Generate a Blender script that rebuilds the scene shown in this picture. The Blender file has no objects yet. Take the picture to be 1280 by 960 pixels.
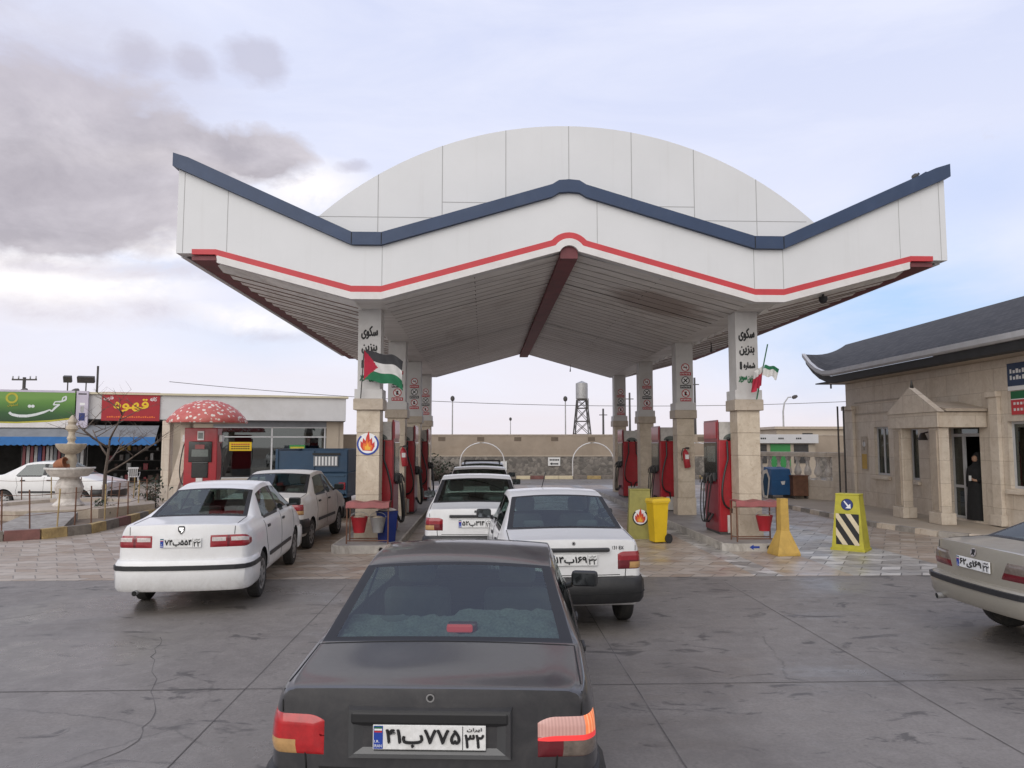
import bpy, bmesh, math, random
from mathutils import Vector, Matrix
from mathutils.bvhtree import BVHTree
from mathutils.geometry import tessellate_polygon
random.seed(7)
SC = bpy.context.scene
COL = SC.collection
R = math.radians
PI = math.pi

def S(h):
    v = [int(h[i:i+2], 16) / 255 for i in (0, 2, 4)]
    return tuple(c / 12.92 if c <= .04045 else ((c + .055) / 1.055) ** 2.4 for c in v)

# ------------------------------------------------------------------ materials
class NT:
    def __init__(s, name):
        s.m = bpy.data.materials.new(name); s.m.use_nodes = True
        s.t = s.m.node_tree; s.n = s.t.nodes; s.l = s.t.links
        s.b = s.n['Principled BSDF']
    def add(s, typ, **kw):
        n = s.n.new(typ)
        for k, v in kw.items(): setattr(n, k, v)
        return n
    def link(s, a, b): s.l.new(a, b)
    def coords(s, scale=(1, 1, 1), rot=(0, 0, 0), obj=True):
        tc = s.add('ShaderNodeTexCoord'); mp = s.add('ShaderNodeMapping')
        mp.inputs['Scale'].default_value = scale; mp.inputs['Rotation'].default_value = rot
        s.link(tc.outputs['Object'], mp.inputs['Vector']); return mp.outputs['Vector']
    def noise(s, scale, detail=4, rough=.6, vec=None, dist=0.):
        n = s.add('ShaderNodeTexNoise'); n.inputs['Scale'].default_value = scale
        n.inputs['Detail'].default_value = detail; n.inputs['Roughness'].default_value = rough
        n.inputs['Distortion'].default_value = dist
        if vec is not None: s.link(vec, n.inputs['Vector'])
        return n.outputs['Fac']
    def ramp(s, fac, stops):
        r = s.add('ShaderNodeValToRGB'); e = r.color_ramp.elements
        while len(e) < len(stops): e.new(.5)
        for k, (p, c) in enumerate(stops):
            e[k].position = p; e[k].color = (c, c, c, 1) if isinstance(c, (int, float)) else (*c, 1)
        s.link(fac, r.inputs['Fac']); return r.outputs['Color']
    def mix(s, fac, a, b, mode='MIX'):
        x = s.add('ShaderNodeMix', data_type='RGBA', blend_type=mode)
        for sock, v in ((x.inputs['Factor'], fac), (x.inputs['A'], a), (x.inputs['B'], b)):
            if hasattr(v, 'is_linked') or hasattr(v, 'links'): s.link(v, sock)
            elif isinstance(v, (int, float)): sock.default_value = v
            else: sock.default_value = (*v, 1)
        return x.outputs['Result']
    def math(s, op, a, b=None, clamp=False):
        x = s.add('ShaderNodeMath', operation=op, use_clamp=clamp)
        for k, v in enumerate((a, b)):
            if v is None: continue
            if isinstance(v, (int, float)): x.inputs[k].default_value = v
            else: s.link(v, x.inputs[k])
        return x.outputs[0]
    def bump(s, h, strength=.3, dist=.02):
        b = s.add('ShaderNodeBump'); b.inputs['Strength'].default_value = strength
        b.inputs['Distance'].default_value = dist
        s.link(h, b.inputs['Height']); s.link(b.outputs['Normal'], s.b.inputs['Normal'])
    def set(s, **kw):
        for k, v in kw.items():
            i = s.b.inputs[k.replace('_', ' ')]
            if hasattr(v, 'links'): s.link(v, i)
            elif isinstance(v, tuple): i.default_value = (*v, 1)
            else: i.default_value = v
        return s

def mat(name, col, rough=.6, var=.15, scale=3., metal=0., bump=0., bscale=40., dirt=None, dirt_amt=.5, coat=0.):
    s = NT(name); v = s.coords()
    n = s.noise(scale, 5, .65, v)
    c = s.mix(s.ramp(n, [(.3, 0.), (.7, 1.)]), tuple(x * (1 - var) for x in col), tuple(min(1, x * (1 + var * .7)) for x in col))
    if dirt:
        d = s.noise(scale * .6, 6, .7, v, 1.2)
        c = s.mix(s.ramp(d, [(.48, 0.), (.72, dirt_amt)]), c, dirt)
    s.set(Base_Color=c, Roughness=rough, Metallic=metal)
    if coat: s.set(Coat_Weight=coat, Coat_Roughness=.06)
    if bump: s.bump(s.noise(bscale, 4, .6, v), bump)
    return s.m

def emis(name, col, strength):
    s = NT(name); s.set(Base_Color=col, Roughness=.3, Emission_Color=col, Emission_Strength=strength); return s.m

def glass(name, tint, spec=.12, rough=.02, gain=.42):
    m = bpy.data.materials.new(name); m.use_nodes = True; t = m.node_tree; t.nodes.clear()
    o = t.nodes.new('ShaderNodeOutputMaterial'); mx = t.nodes.new('ShaderNodeMixShader')
    tr = t.nodes.new('ShaderNodeBsdfTransparent'); tr.inputs[0].default_value = (*tint, 1)
    g = t.nodes.new('ShaderNodeBsdfGlossy'); g.inputs['Roughness'].default_value = rough
    g.inputs[0].default_value = (.95, 1, 1, 1)
    f = t.nodes.new('ShaderNodeLayerWeight'); f.inputs[0].default_value = .45
    ma = t.nodes.new('ShaderNodeMath'); ma.operation = 'MULTIPLY_ADD'; ma.inputs[1].default_value = gain; ma.inputs[2].default_value = spec
    ma.use_clamp = True
    t.links.new(f.outputs['Fresnel'], ma.inputs[0]); t.links.new(ma.outputs[0], mx.inputs[0])
    t.links.new(tr.outputs[0], mx.inputs[1]); t.links.new(g.outputs[0], mx.inputs[2])
    t.links.new(mx.outputs[0], o.inputs[0]); return m

# ------------------------------------------------------------------ mesh building
class MB:
    """collects shapes; build() links them as ONE mesh object"""
    def __init__(s): s.v = []; s.f = []; s.k = []; s.sm = []; s.mats = []
    def mi(s, m):
        if m not in s.mats: s.mats.append(m)
        return s.mats.index(m)
    def add(s, vs, fs, m, M=None, smooth=False):
        b = len(s.v); k = s.mi(m)
        for p in vs:
            p = Vector(p); s.v.append(M @ p if M is not None else p)
        for f in fs: s.f.append([i + b for i in f]); s.k.append(k); s.sm.append(smooth)
        return s
    def box(s, x0, x1, y0, y1, z0, z1, m, M=None, bev=0.):
        if bev:
            bm = bmesh.new(); bmesh.ops.create_cube(bm, size=1)
            for v in bm.verts: v.co = Vector(((x0 + x1) / 2 + v.co.x * (x1 - x0), (y0 + y1) / 2 + v.co.y * (y1 - y0), (z0 + z1) / 2 + v.co.z * (z1 - z0)))
            bmesh.ops.bevel(bm, geom=bm.edges[:], offset=bev, segments=2, affect='EDGES', profile=.5)
            bm.verts.index_update()
            s.add([v.co.copy() for v in bm.verts], [[v.index for v in f.verts] for f in bm.faces], m, M); bm.free(); return s
        vs = [(x, y, z) for z in (z0, z1) for y in (y0, y1) for x in (x0, x1)]
        fs = [(0, 2, 3, 1), (4, 5, 7, 6), (0, 1, 5, 4), (2, 6, 7, 3), (0, 4, 6, 2), (1, 3, 7, 5)]
        return s.add(vs, fs, m, M)
    def prism(s, pts, h0, h1, m, M=None, smooth=False):
        """polygon pts (2D, ccw) in the xy plane extruded from h0 to h1 along z"""
        n = len(pts); vs = [(p[0], p[1], h0) for p in pts] + [(p[0], p[1], h1) for p in pts]
        tri = tessellate_polygon([[Vector((p[0], p[1], 0)) for p in pts]])
        s.add(vs, [list(reversed(t)) for t in tri] + [[i + n for i in t] for t in tri], m, M)
        b = len(s.v) - 2 * n; k = s.mi(m)
        for i in range(n):
            j = (i + 1) % n
            s.f.append([b + i, b + j, b + n + j, b + n + i]); s.k.append(k); s.sm.append(smooth)
        return s
    def lathe(s, prof, m, M=None, n=24, cap=True, wob=None):
        vs = []
        for (r, z) in prof:
            for i in range(n):
                a = 2 * PI * i / n; rr = r * (wob(a, z) if wob else 1)
                vs.append((rr * math.cos(a), rr * math.sin(a), z))
        fs = []
        for k in range(len(prof) - 1):
            for i in range(n):
                j = (i + 1) % n
                fs.append((k * n + i, k * n + j, (k + 1) * n + j, (k + 1) * n + i))
        if cap:
            fs.append(list(reversed(range(n)))); fs.append([(len(prof) - 1) * n + i for i in range(n)])
        return s.add(vs, fs, m, M, True)
    def tube(s, pts, r, m, n=8, M=None, cap=True):
        pts = [Vector(p) for p in pts]; vs = []; fs = []
        rr = r if isinstance(r, (list, tuple)) else [r] * len(pts)
        ref = None
        for i, p in enumerate(pts):
            d = (pts[min(i + 1, len(pts) - 1)] - pts[max(i - 1, 0)])
            if d.length < 1e-9: d = Vector((0, 0, 1))
            d.normalize()
            if ref is None: ref = Vector((0, 0, 1)) if abs(d.z) < .9 else Vector((1, 0, 0))
            u = d.cross(ref)
            if u.length < 1e-6: u = d.cross(Vector((1, .3, 0)))
            u.normalize(); w = d.cross(u); ref = -w if False else ref
            for k in range(n):
                a = 2 * PI * k / n; vs.append(p + (u * math.cos(a) + w * math.sin(a)) * rr[i])
        for i in range(len(pts) - 1):
            for k in range(n):
                j = (k + 1) % n
                fs.append((i * n + k, (i + 1) * n + k, (i + 1) * n + j, i * n + j))
        if cap: fs.append(list(range(n))); fs.append(list(reversed([(len(pts) - 1) * n + k for k in range(n)])))
        return s.add(vs, fs, m, M, True)
    def sweep(s, prof, path, m, M=None, closed=True, smooth=False):
        """profile (outward, z) swept along a 2D plan path (x, y); outward is to the right of travel"""
        P = [Vector((p[0], p[1])) for p in path]; vs = []; n = len(prof)
        for i, p in enumerate(P):
            a = (P[i] - P[i - 1]).normalized() if i else None
            b = (P[i + 1] - P[i]).normalized() if i < len(P) - 1 else None
            t = ((a or b) + (b or a)).normalized(); nr = Vector((t.y, -t.x))
            q = nr.dot(Vector(((a or b).y, -(a or b).x))); sc = 1 / max(.5, q)
            for (o, z) in prof: vs.append((p.x + nr.x * o * sc, p.y + nr.y * o * sc, z))
        fs = []
        for i in range(len(P) - 1):
            for k in range(n if closed else n - 1):
                j = (k + 1) % n
                fs.append((i * n + k, i * n + j, (i + 1) * n + j, (i + 1) * n + k))
        if closed: fs.append(list(range(n))); fs.append(list(reversed([(len(P) - 1) * n + k for k in range(n)])))
        return s.add(vs, fs, m, M, smooth)
    def build(s, name, parent=None, loc=None, rotz=None, fix=True, angle=35):
        me = bpy.data.meshes.new(name); me.from_pydata([tuple(v) for v in s.v], [], s.f)
        for m in s.mats: me.materials.append(m)
        me.polygons.foreach_set('material_index', s.k)
        if any(s.sm):
            me.polygons.foreach_set('use_smooth', s.sm)
        if fix:
            bm = bmesh.new(); bm.from_mesh(me)
            bmesh.ops.recalc_face_normals(bm, faces=bm.faces[:])
            if any(s.sm):
                for e in bm.edges:
                    if len(e.link_faces) == 2 and e.calc_face_angle(0) > R(angle): e.smooth = False
            bm.to_mesh(me); bm.free()
        o = bpy.data.objects.new(name, me); COL.objects.link(o)
        if parent: o.parent = parent
        if loc is not None: o.location = loc
        if rotz is not None: o.rotation_euler = (0, 0, rotz)
        return o

def thing(name, label, cat, loc=(0, 0, 0), rotz=0, group=None, scale=None):
    o = bpy.data.objects.new(name, None); COL.objects.link(o); o.empty_display_size = .1
    o.location = loc; o.rotation_euler = (0, 0, rotz)
    if scale: o.scale = scale if isinstance(scale, tuple) else (scale,) * 3
    o['label'] = label; o['category'] = cat
    if group: o['group'] = group
    return o
def tag(o, label, cat, group=None):
    o['label'] = label; o['category'] = cat
    if group: o['group'] = group
    return o
def struct(o): o['kind'] = 'structure'; return o
def copy_thing(root, loc, rotz=None, label=None):
    def cp(o, par):
        c = o.copy(); COL.objects.link(c); c.parent = par
        if par is not None: c.matrix_parent_inverse = o.matrix_parent_inverse.copy()
        for ch in list(o.children): cp(ch, c)
        return c
    r = cp(root, None); r.location = loc
    if rotz is not None: r.rotation_euler = (0, 0, rotz)
    if label: r['label'] = label
    return r

def frame(o, x, z):
    """4x4 from origin and the directions of local x and local y(up) -- local z points out of the face"""
    X = Vector(x).normalized(); Y = Vector(z).normalized(); Z = X.cross(Y)
    return Matrix(((X.x, Y.x, Z.x, o[0]), (X.y, Y.y, Z.y, o[1]), (X.z, Y.z, Z.z, o[2]), (0, 0, 0, 1)))
FRONT = lambda x, y, z: frame((x, y, z), (1, 0, 0), (0, 0, 1))        # faces -Y, towards the road
LEFTF = lambda x, y, z: frame((x, y, z), (0, -1, 0), (0, 0, 1))       # faces -X

# ------------------------------------------------------------------ writing (Persian shaping by hand)
_F = {}
for ch, iso, dual in (('ا', 0xFE8D, 0), ('ب', 0xFE8F, 1), ('ت', 0xFE95, 1), ('ح', 0xFEA1, 1), ('د', 0xFEA9, 0), ('ر', 0xFEAD, 0),
        ('ز', 0xFEAF, 0), ('س', 0xFEB1, 1), ('ش', 0xFEB5, 1), ('ص', 0xFEB9, 1), ('ف', 0xFED1, 1), ('ق', 0xFED5, 1), ('ل', 0xFEDD, 1),
        ('م', 0xFEE1, 1), ('ن', 0xFEE5, 1), ('ه', 0xFEE9, 1), ('و', 0xFEED, 0), ('ی', 0xFBFC, 1), ('ک', 0xFB8E, 1), ('پ', 0xFB56, 1)):
    _F[ch] = (iso, dual)
def shape(w):
    out = []
    for i, c in enumerate(w):
        if c not in _F: out.append(c); continue
        iso, dual = _F[c]
        pj = i > 0 and w[i - 1] in _F and _F[w[i - 1]][1]
        nj = dual and i + 1 < len(w) and w[i + 1] in _F
        out.append(chr(iso + (3 if pj and nj else 2 if nj else 1 if pj else 0)))
    return ''.join(reversed(out))
_TX = {}
def text_polys(st):
    if st in _TX: return _TX[st]
    c = bpy.data.curves.new('writing', 'FONT'); c.body = st; c.resolution_u = 3
    o = bpy.data.objects.new('writing', c); COL.objects.link(o)
    dg = bpy.context.evaluated_depsgraph_get(); dg.update()
    cu = o.evaluated_get(dg).to_curve(dg)
    polys = []
    for sp in cu.splines:
        P = []
        if sp.type == 'BEZIER':
            bp = sp.bezier_points; n = len(bp)
            for i in range(n):
                a, b = bp[i], bp[(i + 1) % n]
                straight = (a.handle_right - a.co).length < 1e-5 and (b.handle_left - b.co).length < 1e-5
                for t in ((0.,) if straight else (0., .25, .5, .75)):
                    u = 1 - t
                    q = a.co * u ** 3 + a.handle_right * 3 * u * u * t + b.handle_left * 3 * u * t * t + b.co * t ** 3
                    P.append((q.x, q.y))
        else: P = [(p.co.x, p.co.y) for p in sp.points]
        if len(P) > 2: polys.append(P)
    bpy.data.objects.remove(o); bpy.data.curves.remove(c)
    area = lambda P: sum(P[i][0] * P[(i + 1) % len(P)][1] - P[(i + 1) % len(P)][0] * P[i][1] for i in range(len(P))) / 2
    def inside(p, P):
        r = False
        for i in range(len(P)):
            (x1, y1), (x2, y2) = P[i], P[i - 1]
            if (y1 > p[1]) != (y2 > p[1]) and p[0] < (x2 - x1) * (p[1] - y1) / (y2 - y1) + x1: r = not r
        return r
    sgn = 1 if sum(area(P) for P in polys) > 0 else -1
    outs = [P for P in polys if area(P) * sgn > 0]; holes = [P for P in polys if area(P) * sgn <= 0]
    res = []
    for P in outs:
        hs = [h for h in holes if inside(h[0], P)]
        flat = P + [q for h in hs for q in h]
        tri = tessellate_polygon([[Vector((x, y, 0)) for x, y in g] for g in [P] + hs])
        res.append((flat, tri))
    _TX[st] = res; return res
def write(mb, st, M, w, h, m, bold=0., shp=True):
    """text fitted into a w x h box centred on M's origin, in M's xy plane"""
    ps = text_polys(shape(st) if shp else st)
    xs = [p[0] for f, _ in ps for p in f]; ys = [p[1] for f, _ in ps for p in f]
    x0, x1, y0, y1 = min(xs), max(xs), min(ys), max(ys)
    sx = w / max(1e-6, x1 - x0); sy = h / max(1e-6, y1 - y0)
    offs = [(0, 0)] if not bold else [(-bold, 0), (bold, 0), (0, bold), (0, -bold)]
    k = 0
    for dx, dy in offs:
        for f, tri in ps:
            mb.add([((p[0] - (x0 + x1) / 2) * sx + dx, (p[1] - (y0 + y1) / 2) * sy + dy, .0002 * k) for p in f], tri, m, M); k += 1
def disc(mb, M, r, m, z=0., n=28, r0=0.):
    if r0:
        vs = [(rr * math.cos(2 * PI * i / n), rr * math.sin(2 * PI * i / n), z) for rr in (r0, r) for i in range(n)]
        mb.add(vs, [(i, (i + 1) % n, n + (i + 1) % n, n + i) for i in range(n)], m, M)
    else:
        mb.add([(r * math.cos(2 * PI * i / n), r * math.sin(2 * PI * i / n), z) for i in range(n)], [list(range(n))], m, M)
def poly(mb, pts, M, m, z=0.):
    tri = tessellate_polygon([[Vector((p[0], p[1], 0)) for p in pts]])
    mb.add([(p[0], p[1], z) for p in pts], tri, m, M)
def rect(mb, x0, x1, y0, y1, M, m, z=0.): poly(mb, [(x0, y0), (x1, y0), (x1, y1), (x0, y1)], M, m, z)
# ------------------------------------------------------------------ palette
M = {}
def paint(name, col, rough=.3, dust=None, amt=.5, coat=.6, metal=0.):
    s = NT(name); v = s.coords()
    n = s.noise(2.2, 6, .7, v, .8)
    c = s.mix(s.ramp(n, [(.3, 0.), (.75, 1.)]), tuple(x * .93 for x in col), col)
    r = rough
    if dust:
        d = s.ramp(s.noise(4.5, 8, .75, v, 1.5), [(.38, 0.), (.68, amt)])
        g = s.ramp(s.noise(60, 3, .6, v), [(.4, .6), (.65, 1.)])
        c = s.mix(s.mix(1., d, g, 'MULTIPLY'), c, dust)
        r = s.ramp(s.noise(4.5, 8, .75, v, 1.5), [(.35, rough), (.7, min(1, rough + .14))])
    sz = s.add('ShaderNodeSeparateXYZ'); s.link(v, sz.inputs[0])     # road dirt thrown up along the sills
    low = s.math('SUBTRACT', 1., s.math('DIVIDE', s.math('SUBTRACT', sz.outputs['Z'], .18), .42), True)
    dn = s.ramp(s.noise(9, 6, .7, v, .6), [(.30, .15), (.70, 1.)])
    c = s.mix(s.math('MULTIPLY', s.math('MULTIPLY', s.math('POWER', low, 1.6), dn), .55), c, S('6f6459'))
    ge = s.add('ShaderNodeNewGeometry'); c = s.mix(ge.outputs['Backfacing'], c, (.045, .046, .048))   # the inside of the shell is dark trim
    s.set(Base_Color=c, Roughness=r, Metallic=metal, Coat_Weight=coat, Coat_Roughness=.07)
    return s.m
M['white'] = paint('white_car_paint', (.74, .74, .74), .35, S('b0a89c'), .18)
M['dusty_white'] = paint('dusty_white_car_paint', (.66, .64, .61), .45, S('a2968a'), .4, .3)
M['grey'] = paint('dark_grey_car_paint', (.026, .026, .029), .30, S('7c7672'), .12, .7)
M['champagne'] = paint('champagne_car_paint', (.36, .335, .28), .34, S('9a9080'), .25, .6, .35)
M['silver'] = paint('silver_car_paint', (.45, .45, .45), .36, None, .3, .5, .4)
M['blue_truck'] = paint('blue_truck_paint', (.010, .050, .105), .5, S('5a6a78'), .3, .1)
M['black'] = mat('black_plastic', (.022, .022, .024), .5, .2, 6)
M['bumper'] = mat('worn_black_bumper', (.012, .012, .013), .45, .3, 7, dirt=S('6a645e'), dirt_amt=.12)
M['rubber'] = mat('tyre_rubber', (.022, .021, .020), .85, .2, 9, dirt=S('6b6258'), dirt_amt=.3)
M['seal'] = mat('window_seal', (.012, .012, .013), .5, .1)
M['rim'] = mat('wheel_cover', (.30, .30, .30), .4, .15, 9, metal=.5, dirt=S('3a342e'), dirt_amt=.5)
M['well'] = mat('wheel_well', (.012, .012, .012), .9, .1)
M['seat'] = mat('seat_cloth', (.115, .12, .122), .9, .2, 8)
M['shelf'] = mat('shelf_fleece', (.21, .225, .22), 1., .35, 60, bump=.6, bscale=160)
M['gap'] = mat('panel_gap', (.008, .008, .008), .8, .1)
M['glass'] = glass('car_glass', (.50, .62, .575), .05)
M['dark_glass'] = glass('tinted_glass', (.22, .27, .27), .07)
M['shop_glass'] = glass('shop_glass', (.42, .45, .46), .07)
M['red_bright'] = mat('bright_red_lamp_lens', (.42, .014, .018), .18, .25, 22, coat=.6)
M['red_lens'] = mat('red_lamp_lens', (.26, .012, .020), .18, .15, 22, coat=.6)
M['red_dark'] = mat('dark_red_lamp_lens', (.13, .010, .016), .2, .2, 22, coat=.6)
M['amber_lens'] = mat('faded_amber_lens', (.46, .27, .11), .25, .2, 22, coat=.4)
M['clear_lens'] = mat('clear_lamp_lens', (.55, .50, .48), .15, .25, 40, coat=.6)
M['smoke_lens'] = mat('smoke_lamp_lens', (.15, .12, .10), .2, .3, 30, coat=.6)
M['lit_red'] = emis('lit_brake_lamp', (.75, .05, .05), .45)
M['lit_amber'] = emis('lit_amber_lamp', (.85, .22, .08), .36)
M['lit_pink'] = emis('lit_clear_lamp', (.50, .28, .25), .07)
M['lit_pink2'] = emis('lit_clear_lamp_rib', (.56, .33, .29), .10)
M['lit_amber2'] = emis('lit_amber_lamp_rib', (.90, .36, .18), .45)
M['rim_white'] = mat('whitened_rim', (.72, .70, .67), .7, .15, 6, dirt=S('8a8278'), dirt_amt=.4)
M['vent'] = mat('vent_block', (.15, .115, .085), .9, .2)
M['goods_a'] = mat('faded_goods', (.12, .08, .07), .8, .5, 9)
M['goods_b'] = mat('pale_goods', (.26, .24, .23), .8, .5, 9)
M['chrome'] = mat('chrome', (.6, .6, .6), .18, .1, metal=1.)
M['plate'] = mat('plate_white', (.72, .72, .71), .45, .1, 30, dirt=S('9a9488'), dirt_amt=.3)
M['ink'] = mat('black_ink', (.012, .012, .013), .6, .1)
M['ink_green'] = mat('green_ink', (.012, .13, .05), .6, .1)
M['plate_blue'] = mat('plate_blue', (.01, .045, .30), .5, .1)
M['ink_white'] = mat('white_ink', (.75, .75, .75), .6, .05)
M['ink_red'] = mat('red_ink', (.42, .02, .03), .6, .1)
M['mirror'] = mat('mirror_glass', (.13, .14, .15), .08, .02, metal=1.)
# station
M['panel'] = mat('white_cladding_panel', (.62, .63, .645), .42, .035, .7, dirt=S('a89f97'), dirt_amt=.12)
def panel_mat():
    s = NT('white_cladding_panel'); v = s.coords(); rv = s.coords((2.6, 2.6, .10))
    a = s.noise(.8, 5, .6, v); b = s.noise(2.4, 6, .65, rv)
    c = s.mix(s.ramp(a, [(.3, 0.), (.7, 1.)]), (.605, .613, .625), (.645, .652, .665))
    c = s.mix(s.ramp(b, [(.56, 0.), (.80, .11)]), c, S('9a938c'))
    s.set(Base_Color=c, Roughness=.42); s.bump(s.noise(.9, 2, .5, v), .05, .05); return s.m
M['panel'] = panel_mat()
M['panel_seam'] = mat('panel_seam', (.36, .36, .36), .8, .1)
M['navy'] = mat('navy_coping', (.017, .040, .098), .45, .12, 2, dirt=S('41506a'), dirt_amt=.3)
M['stripe_red'] = mat('red_stripe', (.50, .040, .050), .5, .1, 3)
M['strip_white'] = mat('white_strip', (.66, .64, .63), .5, .06, 3, dirt=S('9a8f88'), dirt_amt=.2)
M['beam_red'] = mat('oxide_red_beam', (.17, .036, .044), .55, .25, 2.5, dirt=S('4c3a34'), dirt_amt=.4)
def soffit_mat():
    s = NT('dirty_soffit_boards'); v = s.coords((1, 1, 1)); st = s.coords((.35, 3.2, 1))
    a = s.noise(1.3, 7, .72, st, .8); b = s.noise(.35, 5, .7, v, 1.5)
    c = s.mix(s.ramp(a, [(.3, 0.), (.7, 1.)]), (.52, .50, .475), (.84, .83, .81))
    c = s.mix(s.ramp(b, [(.52, 0.), (.68, .34)]), c, (.26, .22, .19))
    dd = s.add('ShaderNodeVectorMath', operation='DISTANCE'); s.link(v, dd.inputs[0]); dd.inputs[1].default_value = (3.9, 16.5, 5.25)   # peeled brown patch near the front
    pe = s.math('MULTIPLY', s.ramp(s.math('ADD', s.math('MULTIPLY', dd.outputs['Value'], .42), s.math('MULTIPLY', s.noise(1.6, 6, .7, st, 1.), .9)), [(.72, 1.), (.98, 0.)]), .75)
    c = s.mix(pe, c, (.27, .20, .165))
    s.set(Base_Color=c, Roughness=s.ramp(a, [(.3, .32), (.7, .55)])); s.bump(a, .25, .02); return s.m
M['soffit'] = soffit_mat()
M['soffit_wing'] = mat('pale_wing_slats', (.86, .85, .83), .36, .12, 2.2, dirt=S('6b5c50'), dirt_amt=.4)
def stone(name, c1, c2, joint=None, jz=.6, jx=.9, rough=.55, vein=S('8d7355')):
    s = NT(name); v = s.coords()
    n = s.noise(2.4, 7, .72, v, 1.6); k = s.noise(9, 5, .7, v, 2.)
    c = s.mix(s.ramp(n, [(.32, 0.), (.68, 1.)]), c1, c2)
    c = s.mix(s.ramp(k, [(.56, 0.), (.66, .35)]), c, vein)
    if joint:
        sp = s.add('ShaderNodeSeparateXYZ'); s.link(v, sp.inputs[0]); cb = s.add('ShaderNodeCombineXYZ')
        s.link(s.math('ADD', sp.outputs['X'], sp.outputs['Y']), cb.inputs[0]); s.link(sp.outputs['Z'], cb.inputs[1])
        bk = s.add('ShaderNodeTexBrick'); bk.inputs['Scale'].default_value = 1.; bk.inputs['Brick Width'].default_value = jx; bk.inputs['Row Height'].default_value = jz; bk.inputs['Mortar Size'].default_value = .008; bk.inputs['Mortar Smooth'].default_value = .2
        bk.inputs['Color1'].default_value = (.92, .92, .92, 1); bk.inputs['Color2'].default_value = (1., .98, .95, 1); bk.inputs['Mortar'].default_value = (.70, .66, .62, 1); s.link(cb.outputs[0], bk.inputs['Vector'])
        c = s.mix(1., c, bk.outputs['Color'], 'MULTIPLY')
        ru = s.add('ShaderNodeSeparateXYZ'); rv = s.coords((1.6, 1.6, .16)); c = s.mix(s.ramp(s.noise(2.2, 5, .6, rv), [(.50, 0.), (.72, .35)]), c, vein)   # rain runs
    s.set(Base_Color=c, Roughness=rough); s.bump(k, .15, .01); return s.m
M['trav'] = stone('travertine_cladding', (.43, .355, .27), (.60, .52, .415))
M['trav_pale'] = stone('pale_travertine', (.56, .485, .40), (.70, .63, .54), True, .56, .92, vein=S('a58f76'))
M['trav_dark'] = stone('dark_travertine_trim', (.36, .30, .24), (.48, .41, .33))  # darker travertine tone for capitals, bands and trim
M['conc'] = mat('cast_concrete', (.33, .305, .275), .85, .25, 4, bump=.4, dirt=S('4e463e'), dirt_amt=.5)
M['isl_top'] = mat('island_screed', (.30, .28, .265), .6, .25, 2.5, bump=.2, dirt=S('47403a'), dirt_amt=.45)
M['isl_side'] = mat('whitewashed_kerb', (.47, .44, .40), .75, .25, 3.5, bump=.3, dirt=S('5a4f45'), dirt_amt=.6)
M['pump_red'] = mat('pump_red', (.36, .013, .022), .35, .15, 3, dirt=S('5a2426'), dirt_amt=.4, coat=.3)
M['pump_red2'] = mat('pump_dark_red', (.22, .010, .020), .4, .2, 3, dirt=S('3a1a1c'), dirt_amt=.4, coat=.2)
M['pump_grey'] = mat('pump_grey', (.26, .25, .24), .5, .15, 4)
M['pump_white'] = mat('pump_white', (.55, .53, .50), .5, .15, 4, dirt=S('6e665e'), dirt_amt=.5)
M['screen'] = mat('pump_display', (.012, .014, .014), .12, .2, 10, coat=.5)
M['lcd'] = mat('lcd_glass', (.13, .15, .14), .15, .2, 10, coat=.5)
M['hose'] = mat('black_hose', (.010, .010, .010), .42, .1)
M['kerb_maroon'] = mat('worn_maroon_kerb', (.19, .085, .075), .85, .3, 5, dirt=S('5c4c42'), dirt_amt=.6)
M['kerb_yellow'] = mat('worn_yellow_kerb', (.40, .29, .13), .85, .3, 5, dirt=S('6b5a46'), dirt_amt=.6)
M['kerb_grey'] = mat('worn_grey_kerb', (.20, .175, .15), .9, .35, 5, dirt=S('4a4038'), dirt_amt=.6)
M['yellow'] = mat('bin_yellow', (.66, .44, .012), .4, .08, 2, dirt=S('6e5420'), dirt_amt=.25)
M['sand_yellow'] = mat('faded_yellow_paint', (.50, .32, .075), .65, .15, 5, bump=.2, dirt=S('6b5a3a'), dirt_amt=.35)
M['lime'] = mat('lime_yellow_paint', (.44, .40, .035), .6, .15, 4, dirt=S('6f6430'), dirt_amt=.4)
M['olive'] = mat('olive_yellow_paint', (.30, .275, .075), .6, .2, 3, dirt=S('4e4628'), dirt_amt=.5)
M['cream_refl'] = mat('cream_reflector', (.62, .53, .36), .5, .12, 8)
M['steel'] = mat('galvanised_steel', (.36, .36, .36), .5, .2, 6, metal=.4, dirt=S('5a4a3c'), dirt_amt=.4)
M['dark_steel'] = mat('dark_steel', (.055, .052, .05), .6, .25, 6, dirt=S('5a4434'), dirt_amt=.4)
M['rust_and_slat_shadow'] = mat('rusty_steel_and_slat_shadow', (.16, .075, .045), .75, .35, 6)
M['table_red'] = mat('red_oxide_table', (.27, .075, .075), .6, .25, 5, dirt=S('6a5048'), dirt_amt=.4)
M['bucket_red'] = mat('fire_bucket_red', (.40, .020, .030), .45, .15, 5, dirt=S('5a3030'), dirt_amt=.4)
M['sand'] = mat('bucket_sand', (.36, .30, .23), .95, .3, 20, bump=.5)
M['plastic_blue'] = mat('blue_plastic', (.012, .028, .16), .45, .15, 4, dirt=S('3b4460'), dirt_amt=.3)
M['box_blue'] = mat('blue_steel_box', (.010, .046, .100), .5, .15, 3, dirt=S('38485a'), dirt_amt=.3)
M['mail_blue'] = mat('bright_blue_steel', (.022, .10, .25), .5, .15, 3, dirt=S('4a5c70'), dirt_amt=.35)
M['clay'] = mat('clay_pot', (.30, .12, .06), .8, .2, 6)
M['foun'] = mat('cast_fountain_stone', (.58, .54, .50), .8, .2, 5, bump=.4, dirt=S('6b5f54'), dirt_amt=.55)
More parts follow.
